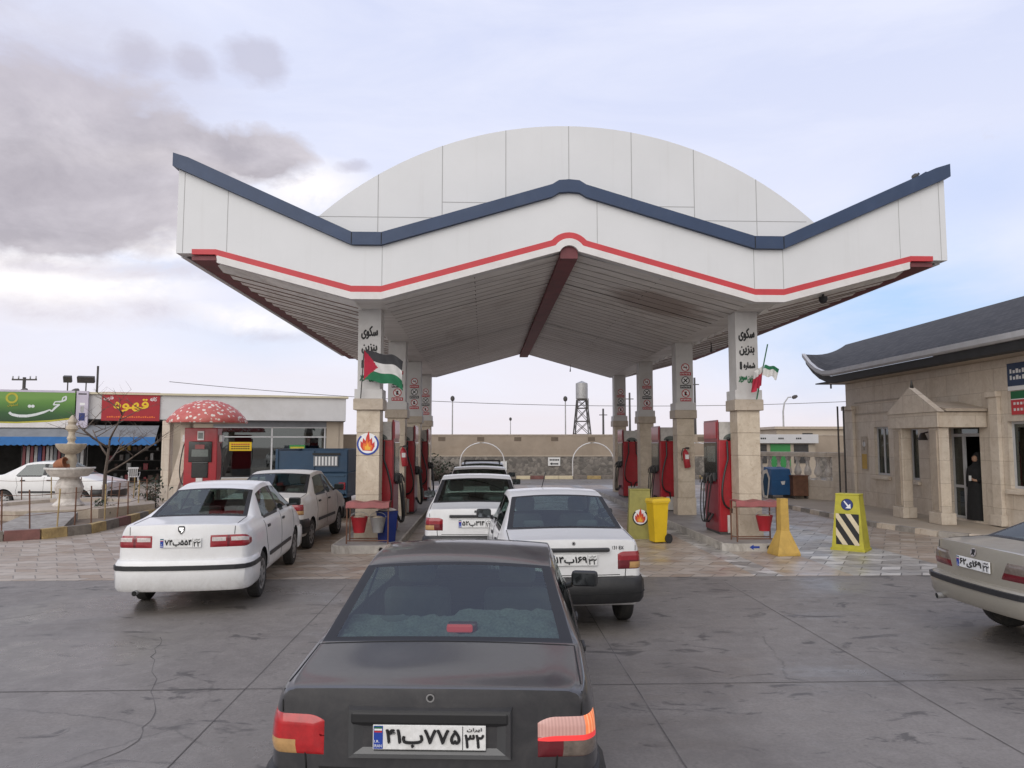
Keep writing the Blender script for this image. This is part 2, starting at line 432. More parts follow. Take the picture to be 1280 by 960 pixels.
M['foun_tan'] = mat('tan_fountain_stone', (.52, .45, .35), .8, .2, 5, bump=.4, dirt=S('6b5844'), dirt_amt=.5)
M['bark'] = mat('grey_bark', (.14, .11, .09), .9, .3, 12, bump=.5)
M['leaf'] = mat('dark_leaf', (.035, .050, .028), .7, .4, 14)
M['soil'] = mat('dry_soil', (.19, .145, .105), .95, .35, 3, bump=.6, bscale=14, dirt=S('4a3c30'), dirt_amt=.6)
M['awn_blue'] = mat('blue_awning_hem', (.03, .15, .40), .7, .15, 3)
M['awn_grey'] = mat('grey_awning_cloth', (.20, .21, .225), .8, .12, 2, dirt=S('5a5c60'), dirt_amt=.4)
M['stucco'] = mat('white_stucco', (.55, .545, .545), .8, .07, .8, dirt=S('9a948c'), dirt_amt=.25)
M['cream_trim'] = mat('cream_roof_trim', (.55, .50, .36), .7, .1, 2)
M['plaster'] = mat('tan_plaster', (.33, .27, .21), .9, .2, .5, bump=.2, bscale=8, dirt=S('7d6850'), dirt_amt=.35)
M['plaster2'] = mat('beige_wall', (.40, .34, .27), .9, .12, .6, dirt=S('8d7a64'), dirt_amt=.3)
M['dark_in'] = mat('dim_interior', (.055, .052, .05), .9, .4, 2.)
M['green_door'] = mat('green_door', (.03, .22, .055), .5, .1, 3)
M['gutter'] = mat('pale_gutter', (.50, .50, .51), .45, .08, 3, dirt=S('8a8680'), dirt_amt=.3)
M['fascia_dark'] = mat('dark_eave_board', (.035, .037, .040), .6, .2, 3)
def shingle():
    s = NT('dark_roof_tiles'); v = s.coords((1, 1, 1))
    b = s.add('ShaderNodeTexBrick'); b.inputs['Scale'].default_value = 1.
    b.inputs['Brick Width'].default_value = .30; b.inputs['Row Height'].default_value = .16; b.inputs['Mortar Size'].default_value = .018
    b.inputs['Color1'].default_value = (.016, .0155, .017, 1); b.inputs['Color2'].default_value = (.045, .042, .043, 1); b.inputs['Mortar'].default_value = (.008, .008, .008, 1)
    tc = s.add('ShaderNodeTexCoord'); s.link(tc.outputs['UV'], b.inputs['Vector'])
    c = s.mix(s.ramp(s.noise(1.2, 6, .7, v), [(.45, 0.), (.8, .3)]), b.outputs['Color'], (.06, .055, .052))
    s.set(Base_Color=c, Roughness=.75); s.bump(b.outputs['Fac'], -.6, .03); return s.m
M['shingle'] = shingle()
def rubble():
    s = NT('rubble_stone_wall'); v = s.coords((1, 1, 1))
    w = s.add('ShaderNodeTexVoronoi'); w.inputs['Scale'].default_value = 4.6; s.link(v, w.inputs['Vector'])
    e = s.add('ShaderNodeTexVoronoi', feature='DISTANCE_TO_EDGE'); e.inputs['Scale'].default_value = 4.6; s.link(v, e.inputs['Vector'])
    bw = s.add('ShaderNodeRGBToBW'); s.link(w.outputs['Color'], bw.inputs[0])
    c = s.mix(s.ramp(bw.outputs[0], [(.2, 0.), (.8, 1.)]), (.13, .12, .108), (.27, .245, .215))
    c = s.mix(s.ramp(s.noise(6, 5, .7, v), [(.45, 0.), (.7, .5)]), c, (.12, .10, .085))
    c = s.mix(s.ramp(e.outputs['Distance'], [(.0, 1.), (.05, 0.)]), c, (.17, .155, .14))
    s.set(Base_Color=c, Roughness=.9); s.bump(s.ramp(e.outputs['Distance'], [(0., 0.), (.1, 1.)]), .5, .05); return s.m
M['rubble'] = rubble()
def mushroom():
    s = NT('spotted_red_cap'); v = s.coords((1, 1, 1))
    w = s.add('ShaderNodeTexVoronoi'); w.inputs['Scale'].default_value = 6.2; w.inputs['Randomness'].default_value = .95
    d = s.add('ShaderNodeMix', data_type='VECTOR'); d.inputs[0].default_value = .10
    nz = s.add('ShaderNodeTexNoise'); nz.inputs['Scale'].default_value = 5.; s.link(v, nz.inputs['Vector'])
    s.link(v, d.inputs[4]); s.link(nz.outputs['Color'], d.inputs[5]); s.link(d.outputs[1], w.inputs['Vector'])
    sp = s.ramp(w.outputs['Distance'], [(.29, 1.), (.36, 0.)])
    c = s.mix(s.ramp(s.noise(2, 5, .7, v), [(.35, 0.), (.7, 1.)]), (.42, .085, .075), (.56, .17, .14))
    c = s.mix(sp, c, (.68, .62, .55)); s.set(Base_Color=c, Roughness=.6); return s.m
M['mushroom'] = mushroom()

def flame(mb, Mx, r, ring='plate_blue'):
    """round flame emblem: white disc, dark ring open at the top, red and orange flames"""
    disc(mb, Mx, r, M['ink_white'], .000)
    n = 40; a0, a1 = R(130), R(410)
    vs = []; fs = []
    for i in range(n + 1):
        a = a0 + (a1 - a0) * i / n
        for rr in (r * .84, r * 1.0): vs.append((rr * math.cos(a), rr * math.sin(a), .0008))
    for i in range(n): fs.append((2 * i, 2 * i + 1, 2 * i + 3, 2 * i + 2))
    mb.add(vs, fs, M[ring], Mx)
    g = 1.18
    P1 = [(-.45, -.62), (.40, -.66), (.62, -.25), (.60, .2), (.42, .0), (.36, .55), (.18, .35), (.08, 1.15), (-.14, .65), (-.22, .25), (-.42, .52), (-.5, .1), (-.66, .25), (-.66, -.25)]
    P2 = [(-.36, -.58), (.32, -.6), (.44, -.2), (.26, -.12), (.2, .3), (.04, .05), (-.08, .5), (-.22, -.05), (-.38, .1), (-.46, -.3)]
    P3 = [(-.24, -.55), (.22, -.56), (.25, -.3), (.08, -.28), (.0, .05), (-.14, -.25), (-.27, -.22)]
    for P, m, z in ((P1, 'flame_red', .0016), (P2, 'flame_orange', .0024), (P3, 'flame_yellow', .0032)):
        poly(mb, [(x * r * .85 * g, (y * g + .04) * r * .85) for x, y in P], Mx, M[m], z)
M['flame_red'] = mat('flame_red', (.55, .03, .02), .5, .1)
M['flame_orange'] = mat('flame_orange', (.75, .16, .02), .5, .1)
M['flame_yellow'] = mat('flame_yellow', (.80, .42, .04), .5, .1)
# ------------------------------------------------------------------ cars
# local frame of a car: rear bumper at y = 0, +y towards its front, z = 0 on the ground
SALOON = dict(L=3.94, hw=.80, zb=.26, hem=.36, xb=.755, xr=.585, xg=.695, y0=.12, zd0=.965, zd1=1.02, W0=.74, W1=1.36, zr0=1.345, zr=1.395, B=(1.96, 2.06),
    V1=2.28, V0=2.98, zc=.985, hf=.80, zs=.955, ax=(.80, 3.145), wr=.275, arch=.315, ov=.0, bulge=.05,
    lamp=dict(z0=.665, z1=.86, a0=10, a1=54, cx=.42, kind='saloon'), bump=('bumper', .33, .60), plate_z=.772, recess=True)
WIDE = dict(L=4.50, hw=.86, zb=.27, hem=.36, xb=.79, xr=.56, xg=.66, y0=.12, zd0=1.03, zd1=1.07, W0=.78, W1=1.52, zr0=1.37, zr=1.445, B=(2.32, 2.42),
    V1=2.72, V0=3.50, zc=1.04, hf=.83, zs=1.0, ax=(1.0, 3.67), wr=.30, arch=.345, ov=.03, bulge=.10,
    lamp=dict(z0=.77, z1=.925, a0=-25, a1=60, cx=.56, kind='wide'), bump=('white', .27, .64), plate_z=.835, recess=False)
TAPER = dict(L=4.45, hw=.85, zb=.34, hem=.36, xb=.77, xr=.56, xg=.67, y0=.12, zd0=.99, zd1=1.02, W0=.66, W1=1.42, zr0=1.33, zr=1.40, B=(2.28, 2.38),
    V1=2.66, V0=3.42, zc=.99, hf=.80, zs=.955, ax=(.93, 3.60), wr=.30, arch=.34, ov=.03, bulge=.09,
    lamp=dict(z0=.72, z1=.905, a0=-20, a1=58, cx=.52, kind='taper'), bump=('champagne', .395, .66), plate_z=.815, recess=False)

def car_shell(st, body, tint):
    """lofted shell, split after smoothing: returns {region: mesh data}"""
    NB = 7
    fr = [0, .25, .45, .62, .76, .88, .95]
    hw, xb, xr, xg = st['hw'], st['xb'], st['xr'], st['xg']
    def deck(y, w, zd, zbel, zbot, k=1.):
        b = xb * k
        top = [(b, zbel), (b - .02, zd - .004), (b - .05, zd), (xg * k, zd + .006), (xg * k - .018, zd + .008), (.36, zd + .018), (0, zd + .022)]
        return dict(y=[y] * 7, w=w, top=top, zb=zbot)
    def cab(yb, yr, zr, xrr=None, crown=.03):
        xx = xrr or xr
        top = [(xb, st['zs']), (xb - .012, st['zs'] + .03), (xx + .03, zr - .055), (xx, zr), (xx - .02, zr + .004), (.30, zr + crown * .8), (0, zr + crown)]
        f = [0, .05, .9, 1, 1, 1, 1]
        return dict(y=[yb + (yr - yb) * t for t in f], w=hw, top=top, zb=st['zb'])
    def lerp(a, b, t, w=None):
        return dict(y=[p + (q - p) * t for p, q in zip(a['y'], b['y'])], w=a['w'] + (b['w'] - a['w']) * t,
                    top=[(p[0] + (q[0] - p[0]) * t, p[1] + (q[1] - p[1]) * t) for p, q in zip(a['top'], b['top'])], zb=a['zb'] + (b['zb'] - a['zb']) * t)
    S_ = []
    y0 = st['y0']; L = st['L']
    S_.append(('', deck(y0, hw * .90, st['zd0'], st['zd0'] - .045, st['zb'] + .05, .93)))
    S_.append(('', deck(y0 + .05, hw * .965, st['zd0'] + .004, st['zd0'] - .035, st['zb'] + .02, .975)))
    S_.append(('', deck(y0 + .22, hw, st['zd0'] + .012, st['zd0'] - .03, st['zb'])))
    w0 = deck(st['W0'], hw, st['zd1'], st['zs'], st['zb']); S_.append(('', w0))
    w1 = cab(st['W1'] - .06, st['W1'], st['zr0'])
    w1['y'][0] = st['W0'] + .28
    w0['y'] = [st['W0'], st['W0'], st['W0'], st['W0'], st['W0'] - .005, st['W0'] - .02, st['W0'] - .03]
    S_.append(('frame', lerp(w0, w1, .032))); S_.append(('rear', lerp(w0, w1, .5))); S_.append(('rear', lerp(w0, w1, .968))); S_.append(('frame', w1))
    roofc = st['zr']
    q0 = cab(st['W0'] + .34, st['W1'] + .07, st['zr0'] + .012); S_.append(('', q0))
    b0, b1 = st['B']
    S_.append(('side', cab((st['W1'] + b0) / 2 - .06, (st['W1'] + b0) / 2, roofc - .004)))
    S_.append(('side', cab(b0, b0, roofc))); S_.append(('', cab(b1, b1, roofc)))
    v1 = cab(st['V1'] + .06, st['V1'], roofc - .02); S_.append(('side', v1))
    v0 = deck(st['V0'], hw, st['zc'], st['zs'] - .02, st['zb']); v0['y'] = [st['V0'] + .0, st['V0'], st['V0'], st['V0'], st['V0'] + .01, st['V0'] + .06, st['V0'] + .08]
    va = lerp(v1, v0, .05); S_.append(('frame2', va)); S_.append(('front', lerp(v1, v0, .5))); S_.append(('front', lerp(v1, v0, .95))); S_.append(('frame', v0))
    S_.append(('', deck(L - .35, hw * .99, st['hf'] + .05, st['hf'] + .01, st['zb'])))
    S_.append(('', deck(L - .10, hw * .95, st['hf'], st['hf'] - .05, st['zb'], .96)))
    S_.append(('', deck(L - .03, hw * .90, st['hf'] - .03, st['hf'] - .09, st['zb'] + .03, .92)))
    bm = bmesh.new(); cr = bm.edges.layers.float.new('crease_edge')
    mats = [body, M['seal'], tint, tint, tint, M['well']]
    IDX = dict(body=0, seal=1, rear=2, side=3, front=4, well=5)
    rings = []
    for nm, d in S_:
        w, zb = d['w'], d['zb']; yb = d['y'][0]; zbel = d['top'][0][1]
        right = [(fr[i] * w, yb, zb) for i in range(NB)]
        right += [(w * .985, yb, zb + .09), (w * 1.0, yb, zb + .24), (w * 1.0, yb, zb + .40), (w * .982, yb, zbel - .07)]
        right += [(t[0], d['y'][k], t[1]) for k, t in enumerate(d['top'])]
        vr = [bm.verts.new(p) for p in right]
        vl = [vr[0]] + [bm.verts.new((-p[0], p[1], p[2])) for p in right[1:-1]] + [vr[-1]]
        rings.append((vr, vl))
    nl = len(rings[0][0]); T0 = NB + 4
    for k in range(1, len(rings)):
        nm = S_[k][0]
        for side in (0, 1):
            a, b = rings[k - 1][side], rings[k][side]
            for j in range(nl - 1):
                q = [a[j], a[j + 1], b[j + 1], b[j]] if side else [a[j], b[j], b[j + 1], a[j + 1]]
                f = bm.faces.new(q); f.smooth = True
                m = 'body'
                if j >= T0 + 3:
                    if nm in ('rear', 'front'): m = 'seal' if j == T0 + 3 else nm
                    elif nm in ('frame', 'frame2'): m = 'seal'
                elif j == T0 + 1 and nm in ('side', 'front', 'frame2'): m = 'side'
                elif j == T0 + 1 and nm == '' and 8 <= k <= 11: m = 'seal'
                elif j == T0 and nm in ('side',): m = 'seal'
                f.material_index = IDX[m]
    # rear and front faces
    for end, (ring, y_sgn) in ((0, (rings[0], -1)), (1, (rings[-1], 1))):
        vr, vl = ring; rows = []
        cols = list(range(NB))
        bottom = [vl[j] for j in reversed(cols[1:])] + [vr[j] for j in cols]
        top = [vl[j] for j in range(T0, nl - 1)] + [vr[-1]] + [vr[j] for j in range(nl - 2, T0 - 1, -1)]
        rows.append(bottom)
        xs = [v.co.x / max(1e-6, vr[T0].co.x) for v in top]
        for r in range(NB, T0):
            L_, R_ = vl[r], vr[r]
            row = [L_] + [bm.verts.new((xs[c] * R_.co.x, R_.co.y + y_sgn * st['bulge'] * (1 - xs[c] ** 2), R_.co.z)) for c in range(1, len(xs) - 1)] + [R_]
            rows.append(row)
        rows.append(top)
        for v in top[1:-1]: v.co.y += y_sgn * st['bulge'] * .8 * (1 - (v.co.x / vr[T0].co.x) ** 2)
        for a, b in zip(rows, rows[1:]):
            for c in range(len(a) - 1):
                q = [a[c], a[c + 1], b[c + 1], b[c]]
                if end: q.reverse()
                f = bm.faces.new(q); f.smooth = True; f.material_index = 0
        for a, b in zip(top, top[1:]): bm.edges.get((a, b))[cr] = .55
    def crease(k, js, val):
        for side in (0, 1):
            r = rings[k][side]
            for j in js[:-1]:
                e = bm.edges.get((r[j], r[j + 1]))
                if e: e[cr] = val
    tops = list(range(T0, nl))
    crease(3, tops, .75); crease(4, tops[2:], .5); crease(6, tops[2:], .5); crease(7, tops, .5); crease(12, tops, .35); crease(16, tops, .7)
    for k in range(1, len(rings)):
        for side in (0, 1):
            for j, val in ((T0, .45), (T0 + 3, .42 if 3 < k < 17 else .2), (NB, .5)):
                e = bm.edges.get((rings[k - 1][side][j], rings[k][side][j]))
                if e: e[cr] = val
            for j in (T0 + 1, T0 + 2):
                e = bm.edges.get((rings[k - 1][side][j], rings[k][side][j]))
                if e and 7 < k < 17: e[cr] = .8
    for k in (8, 10, 11, 12):
        crease(k, [T0 + 1, T0 + 2], .8)
    bm.normal_update(); bmesh.ops.recalc_face_normals(bm, faces=bm.faces[:])
    me = bpy.data.meshes.new('shell'); bm.to_mesh(me); bm.free()
    for m in mats: me.materials.append(m)
    o = bpy.data.objects.new('shell', me); COL.objects.link(o)
    sub = o.modifiers.new('s', 'SUBSURF'); sub.levels = sub.render_levels = 2
    cut = []
    for y in st['ax']:
        c = MB(); prof = [(math.cos(2 * PI * i / 28) * st['arch'], math.sin(2 * PI * i / 28) * st['arch'] * 1.02) for i in range(28)]
        c.prism(prof, -1.1, 1.1, M['well'], Matrix(((0, 0, 1, 0), (1, 0, 0, y), (0, 1, 0, st['wr']), (0, 0, 0, 1))))
        c.k = [0] * len(c.k); co = c.build('cutter')
        co.data.materials.clear()
        for m in mats: co.data.materials.append(m)
        for p in co.data.polygons: p.material_index = IDX['well']
        b = o.modifiers.new('b', 'BOOLEAN'); b.operation = 'DIFFERENCE'; b.object = co; b.solver = 'EXACT'; cut.append(co)
    dg = bpy.context.evaluated_depsgraph_get(); dg.update()
    ev = bpy.data.meshes.new_from_object(o.evaluated_get(dg))
    for c in cut: bpy.data.objects.remove(c)
    bpy.data.objects.remove(o)
    out = {}
    full = bmesh.new(); full.from_mesh(ev)
    bvh = BVHTree.FromBMesh(full)
    for name, ids in (('body', (0, 5)), ('window_seal', (1,)), ('rear_window', (2,)), ('side_windows', (3,)), ('windscreen', (4,))):
        b2 = full.copy()
        bmesh.ops.delete(b2, geom=[f for f in b2.faces if f.material_index not in ids], context='FACES')
        for e in b2.edges:
            if len(e.link_faces) == 2 and e.calc_face_angle(0) > R(38): e.smooth = False
        nm = bpy.data.meshes.new(name); b2.to_mesh(nm); b2.free()
        for m in mats: nm.materials.append(m)
        out[name] = nm
    # each side window is a part of its own: split by side
    for sgn, key in ((1, 'side_window_a'), (-1, 'side_window_b')):
        b2 = bmesh.new(); b2.from_mesh(out['side_windows'])
        bmesh.ops.delete(b2, geom=[f for f in b2.faces if f.calc_center_median().x * sgn < 0], context='FACES')
        nm = bpy.data.meshes.new('side_window'); b2.to_mesh(nm); b2.free()
        for m in mats: nm.materials.append(m)
        out[key] = nm
    full.free()
    return out, bvh
_shells = {}
def part(name, me, parent):
    o = bpy.data.objects.new(name, me); COL.objects.link(o); o.parent = parent; return o

def plate(parent, c, nx, w, h, digits, code, side_blue=True, full=True):
    """number plate centred at c; nx: local x direction of the plate"""
    Mx = frame(c, nx, (0, 0, 1)) if isinstance(nx, tuple) else nx
    mb = MB(); mb.box(-w / 2, w / 2, -h / 2, h / 2, -.006, .004, M['plate'], Mx, .003)
    p = mb.build('number_plate', parent)
    e = MB(); x0 = -w / 2; bw = .09 * w
    e.add([], [], M['ink'])
    rect(e, x0 + .004, x0 + bw, -h / 2 + .004, h / 2 - .004, Mx, M['plate_blue'], .0050)
    for k, m in enumerate(('ink_green', 'ink_white', 'ink_red')):
        rect(e, x0 + .007, x0 + bw - .004, h / 2 - .016 - k * .009, h / 2 - .008 - k * .009, Mx, M[m], .0058)
    write(e, 'IRAN', Mx @ Matrix.Translation((x0 + bw / 2 + .001, -h * .34, .0058)), bw * .75, h * .12, M['ink_white'], 0, False)
    write(e, 'I.R.', Mx @ Matrix.Translation((x0 + bw / 2 - .004, -h * .16, .0058)), bw * .5, h * .1, M['ink_white'], 0, False)
    e.build('blue_band', p, fix=False)
    t = MB(); xs = x0 + bw + .008; xe = w / 2 - .215 * w
    write(t, digits, Mx @ Matrix.Translation(((xs + xe) / 2, -.002, .0050)), (xe - xs) * .96, h * .70, M['ink'], .0034, False)
    rect(t, xe + .004, xe + .0075, -h / 2 + .003, h / 2 - .003, Mx, M['ink'], .0050)
    cx = (xe + .006 + w / 2) / 2
    write(t, code, Mx @ Matrix.Translation((cx, -h * .12, .0050)), .165 * w, h * .52, M['ink'], .0028, False)
    write(t, 'ایران', Mx @ Matrix.Translation((cx, h * .34, .0050)), .13 * w, h * .16, M['ink'], .0006)
    t.build('lettering', p, fix=False)
    return p

def car(label, loc, heading, st, body, tint='glass', scale=1., plate_txt=None, front_seats=True, extras=(), lit=False, mirrors=(1, -1), group=None, name='parked_car', badge=None, cat='car'):
    root = thing(name, label, cat, loc, heading, group, scale)
    key = (id(st), body, tint)
    if key not in _shells: _shells[key] = car_shell(st, M[body], M[tint])
    parts, bvh = _shells[key]
    bo = part('body', parts['body'], root)
    part('window_seal', parts['window_seal'], bo)
    part('rear_window', parts['rear_window'], root); part('windscreen', parts['windscreen'], root)
    part('side_window', parts['side_window_a'], root); part('side_window', parts['side_window_b'], root)
    hw, L = st['hw'], st['L']
    def hit(o, d):
        h = bvh.ray_cast(Vector(o), Vector(d).normalized())
        return (h[0], h[1]) if h[0] is not None else (None, None)
    # ---- panel gaps
    g = MB()
    def seam(pts, d, r=.0045, fine=.04):
        run = []
        for a, b in zip(pts, pts[1:]):
            a, b = Vector(a), Vector(b); n = max(2, int((b - a).length / fine))
            for i in range(n + 1):
                p, nr = hit(a + (b - a) * i / n, d)
                if p is not None: run.append(p)
        if len(run) > 1: g.tube(run, r, M['gap'], 5)
    xg = st['xg'] + .005; W0 = st['W0'] - .04
    for s in (1, -1):
        seam([(s * xg, W0, 2), (s * (xg + .005), st['y0'] + .10, 2)], (0, 0, -1))
        seam([(s * (xg + .005), -1, st['zd0'] - .01), (s * (xg - .0), -1, st['lamp']['z1'] - .0)], (0, 1, 0))
        if st['recess']: seam([(s * (xg - .10), -1, st['lamp']['z1'] - .05), (s * (xg - .12), -1, .60)], (0, 1, 0))
        X = s * 2
        seam([(X, st['W0'] + .40, st['zs'] - .02), (X, st['W0'] + .47, .70), (X, st['ax'][0] + .36, .52), (X, st['ax'][0] + .42, .36)], (-s, 0, 0))
        bm_ = sum(st['B']) / 2
        seam([(X, bm_, st['zs'] - .01), (X, bm_ - .01, .36)], (-s, 0, 0))
        seam([(X, st['V0'] - .05, st['zs'] - .06), (X, st['V0'] - .0, .36)], (-s, 0, 0))
    seam([(-xg, W0, 2), (xg, W0, 2)], (0, 0, -1), .004)
    if st['recess']: seam([(-.52, -1, .615), (.52, -1, .615)], (0, 1, 0), .004)
    g.build('panel_gap', bo, fix=False)
    # ---- side mouldings, handles, mirrors
    for s in (1, -1):
        rb = MB(); run = []
        ys = [st['ax'][0] + .45 + (st['ax'][1] - st['ax'][0] - .95) * i / 14 for i in range(15)]
        for y in ys:
            p, nr = hit((s * 2, y, .50), (-s, 0, 0))
            run.append(p + nr * .004)
        rb.sweep([(-.012, .475), (.012, .48), (.012, .525), (-.012, .53)], [(p.x, p.y) for p in (run if s < 0 else run[::-1])], M['black'])
        for i, v in enumerate(rb.v):
            pass
        rb.build('side_moulding', root)
        for y in (st['W0'] + .62, sum(st['B']) / 2 + .16):
            p, nr = hit((s * 2, y, st['zs'] - .11), (-s, 0, 0))
            h = MB(); h.box(-.018, .018, -.075, .075, -.018, .018, M['black'], Matrix.Translation(p), .008); h.build('door_handle', root)
        if s not in mirrors: continue
        mm = MB(); c = Vector((s * (st['xb'] + .13), st['V0'] - .36, st['zs'] + .085))
        Mr = Matrix.Translation(c) @ Matrix.Rotation(s * R(-8), 4, 'Z')
        mm.box(-.105, .105, -.035, .05, -.062, .062, M['black'], Mr, .028)
        mm.tube([c + Vector((-s * .10, .03, -.05)), c + Vector((-s * .20, .05, -.09))], .022, M['black'], 8)
        o = mm.build('door_mirror', root)
        mg = MB(); mg.box(-.088, .088, -.0385, -.0365, -.047, .047, M['mirror'], Mr); mg.build('mirror_glass', o)
    # ---- wheels
    for y in st['ax']:
        for s in (1, -1):
            r = st['wr']; w = .17
            Mw = Matrix.Translation((s * (hw - .012 - w / 2), y, r)) @ Matrix.Rotation(s * PI / 2, 4, 'Y')
            t = MB(); t.lathe([(r * .62, -w / 2), (r * .90, -w / 2), (r * .985, -w / 2 + .02), (r, -w / 2 + .05), (r, w / 2 - .05), (r * .985, w / 2 - .02), (r * .90, w / 2), (r * .66, w / 2 - .004), (r * .64, w / 2 - .02)], M['rubber'], Mw, 36)
            wo = t.build('wheel', root)
            h = MB(); h.lathe([(r * .64, w / 2 - .022), (r * .66, w / 2 - .004), (r * .60, w / 2 - .01), (r * .5, w / 2 - .02), (r * .2, w / 2 - .006), (r * .12, w / 2 + .004), (.001, w / 2 + .005)], M['rim'], Mw, 28, False)
            for k in range(9):
                a = 2 * PI * k / 9
                h.add([(r * q * math.cos(a + d), r * q * math.sin(a + d), w / 2 - z) for q, d, z in ((.36, -.16, .010), (.36, .16, .010), (.56, .11, .011), (.56, -.11, .011))], [(0, 1, 2, 3)], M['well'], Mw @ Matrix.Translation((0, 0, .004)))
            h.build('rim', wo)
    # ---- bumper swept round the tail
    bmat, bz0, bz1 = st['bump']
    if bmat in ('white', 'champagne'): bmat = body
    bmat = M[bmat]; ye = st['ax'][0] - st['arch'] - .005; k = .035
    half = [(hw + .012, ye), (hw + .012, .30), (hw - .01, .17), (hw * .93, .085), (hw * .80, .035), (hw * .55, .005), (hw * .28, -.01), (0, -.015)]
    path = [(-x, y) for x, y in half] + [(x, y) for x, y in reversed(half[:-1])]
    path = path  # travels left to right along the tail: outward = -y side
    pr = [(-.10, bz0), (-.015, bz0), (.012, bz0 + .04), (.022, bz0 + (bz1 - bz0) * .55), (.016, bz1 - .05), (-.01, bz1 - .012), (-.06, bz1), (-.16, bz1)]
    b = MB(); b.sweep(pr, path, bmat, smooth=True); bu = b.build('bumper', root, angle=32)
    if st['bump'][0] in ('white', 'champagne'):
        zc = .60 if st is TAPER else .545
        b = MB(); b.sweep([(.008, zc - .03), (.032, zc - .026), (.034, zc + .026), (.008, zc + .03)], path, M['black'], smooth=False); b.build('bumper_strip', bu)
        b = MB(); dz = st['bump'][1] - .27; b.tube([(-hw * .62, .25, .285 + dz), (-hw * .62, -.045, .265 + dz)], .032, M['steel'], 12, cap=False); b.tube([(-hw * .62, .02, .268 + dz), (-hw * .62, -.04, .2655 + dz)], .027, M['well'], 12); b.build('exhaust_pipe', root)
    else:
        b = MB()
        b.sweep([(.0, bz0 + .10), (.026, bz0 + .105), (.026, bz0 + .112), (.0, bz0 + .117)], path, M['gap']); b.build('bumper_groove', bu)
    # front bumper
    fpath = [(x, L - y) for x, y in reversed(path)]
    fpath = [(x, min(y, L - .0)) for x, y in fpath]; fe = st['ax'][1] + st['arch'] + .005
    fpath = [(x, max(y, fe)) for x, y in fpath]
    b = MB(); b.sweep([(o, z - .03) for o, z in pr], fpath, bmat, smooth=True); b.build('bumper', root, angle=32)
    # ---- lamps
    def lens(s, a0, a1, z0, z1, cx, cy, fmat, nu=44, nv=24, off=.012, name='tail_lamp', rnd=.10, shp=None, sgn=1):
        P = []
        for i in range(nu + 1):
            u = i / nu; row = []
            for j in range(nv + 1):
                v = j / nv; uu = u
                if shp: uu, v2 = shp(u, v)
                else: v2 = v
                a = R(a0 + (a1 - a0) * uu); z = z0 + (z1 - z0) * v2
                d = Vector((-s * math.sin(a), sgn * math.cos(a), 0)); c = Vector((s * cx, cy, z))
                p, nr = hit(c - d * 2.0, d)
                for tw in (.01, -.01, .02, -.02, .04):
                    if p is None: d2 = Matrix.Rotation(tw, 3, 'Z') @ d; p, nr = hit(c + Vector((0, 0, tw * .1)) - d2 * 2.0, d2)
                if p is None: p, nr = c, -d
                ed = min(u * 6, (1 - u) * 6, v * 4, (1 - v) * 4, 1)
                row.append(p - d * (-.006 + (off + .006) * math.sqrt(max(0, ed))))
            P.append(row)
        mb = MB(); vs = [p for r_ in P for p in r_]
        for i in range(nu):
            for j in range(nv):
                mb.add([P[i][j], P[i + 1][j], P[i + 1][j + 1], P[i][j + 1]], [(0, 1, 2, 3)], M[fmat((i + .5) / nu, (j + .5) / nv)], None, True)
        o = mb.build(name, root)
        bm = bmesh.new(); bm.from_mesh(o.data); bmesh.ops.remove_doubles(bm, verts=bm.verts[:], dist=1e-5); bmesh.ops.recalc_face_normals(bm, faces=bm.faces[:]); bm.to_mesh(o.data); bm.free()
        return o
    lp = st['lamp']; cy = .50
    def squircle(u, v):  # rounded inner top corner
        return u, v
    for s in (1, -1):
        fo = lens(s, lp['a0'] - 1.6, lp['a1'] + 1.5, lp['z0'] - .009, lp['z1'] + .009, lp['cx'], cy, lambda u, v: 'seal', 30, 12, off=.004, name='lamp_surround', shp=(lambda u, v: (u, .5 + (v - .5) * (1 - .75 * max(0, (u - .62) / .38) ** 1.7) - .12 * max(0, (u - .62) / .38))) if lp['kind'] == 'wide' else (lambda u, v: (u if u > .3 else u + (.3 - u) * .45 * v, v * (1 - .25 * max(0, (u - .55) / .45) ** 2))) if lp['kind'] == 'taper' else (lambda u, v: (u, v * (1 - .16 * max(0, (.28 - u) / .28) ** 2) if v > .5 else v)))
        if lp['kind'] == 'saloon':
            if lit == 'saloon' and s > 0:
                fm = lambda u, v: ('smoke_lens' if v > .06 and u > .36 else 'red_dark') if v < .40 else 'lit_red' if v < .56 else (('lit_amber' if int(u * 44) % 3 else 'lit_amber2') if u > .64 else ('lit_pink' if int(u * 44) % 2 else 'lit_pink2'))
            elif lit == 'saloon':
                fm = lambda u, v: 'amber_lens' if (v < .375 and u > .41) else 'red_bright'
            else:
                fm = lambda u, v: 'amber_lens' if (v < .42 and v > .08 and u > .40) else ('red_lens' if v > .5 else 'red_dark')
            shp = lambda u, v: (u, v * (1 - .16 * max(0, (.28 - u) / .28) ** 2) if v > .5 else v)
            lens(s, lp['a0'], lp['a1'], lp['z0'], lp['z1'], lp['cx'], cy, fm, shp=shp)
        elif lp['kind'] == 'wide':
            fm = lambda u, v: 'clear_lens' if (.48 < v < .80 and (u < .30 and u > .04 or u > .40 and u < .80)) else ('red_dark' if .32 < u < .37 else 'red_lens')
            shp = lambda u, v: (u, .5 + (v - .5) * (1 - .75 * max(0, (u - .62) / .38) ** 1.7) - .12 * max(0, (u - .62) / .38))
            lens(s, lp['a0'], lp['a1'], lp['z0'], lp['z1'], lp['cx'], cy, fm, 40, 20, shp=shp)
        else:
            fm = lambda u, v: 'red_dark' if v < .45 else 'smoke_lens'
            shp = lambda u, v: (u if u > .3 else u + (.3 - u) * .45 * v, v * (1 - .25 * max(0, (u - .55) / .45) ** 2))
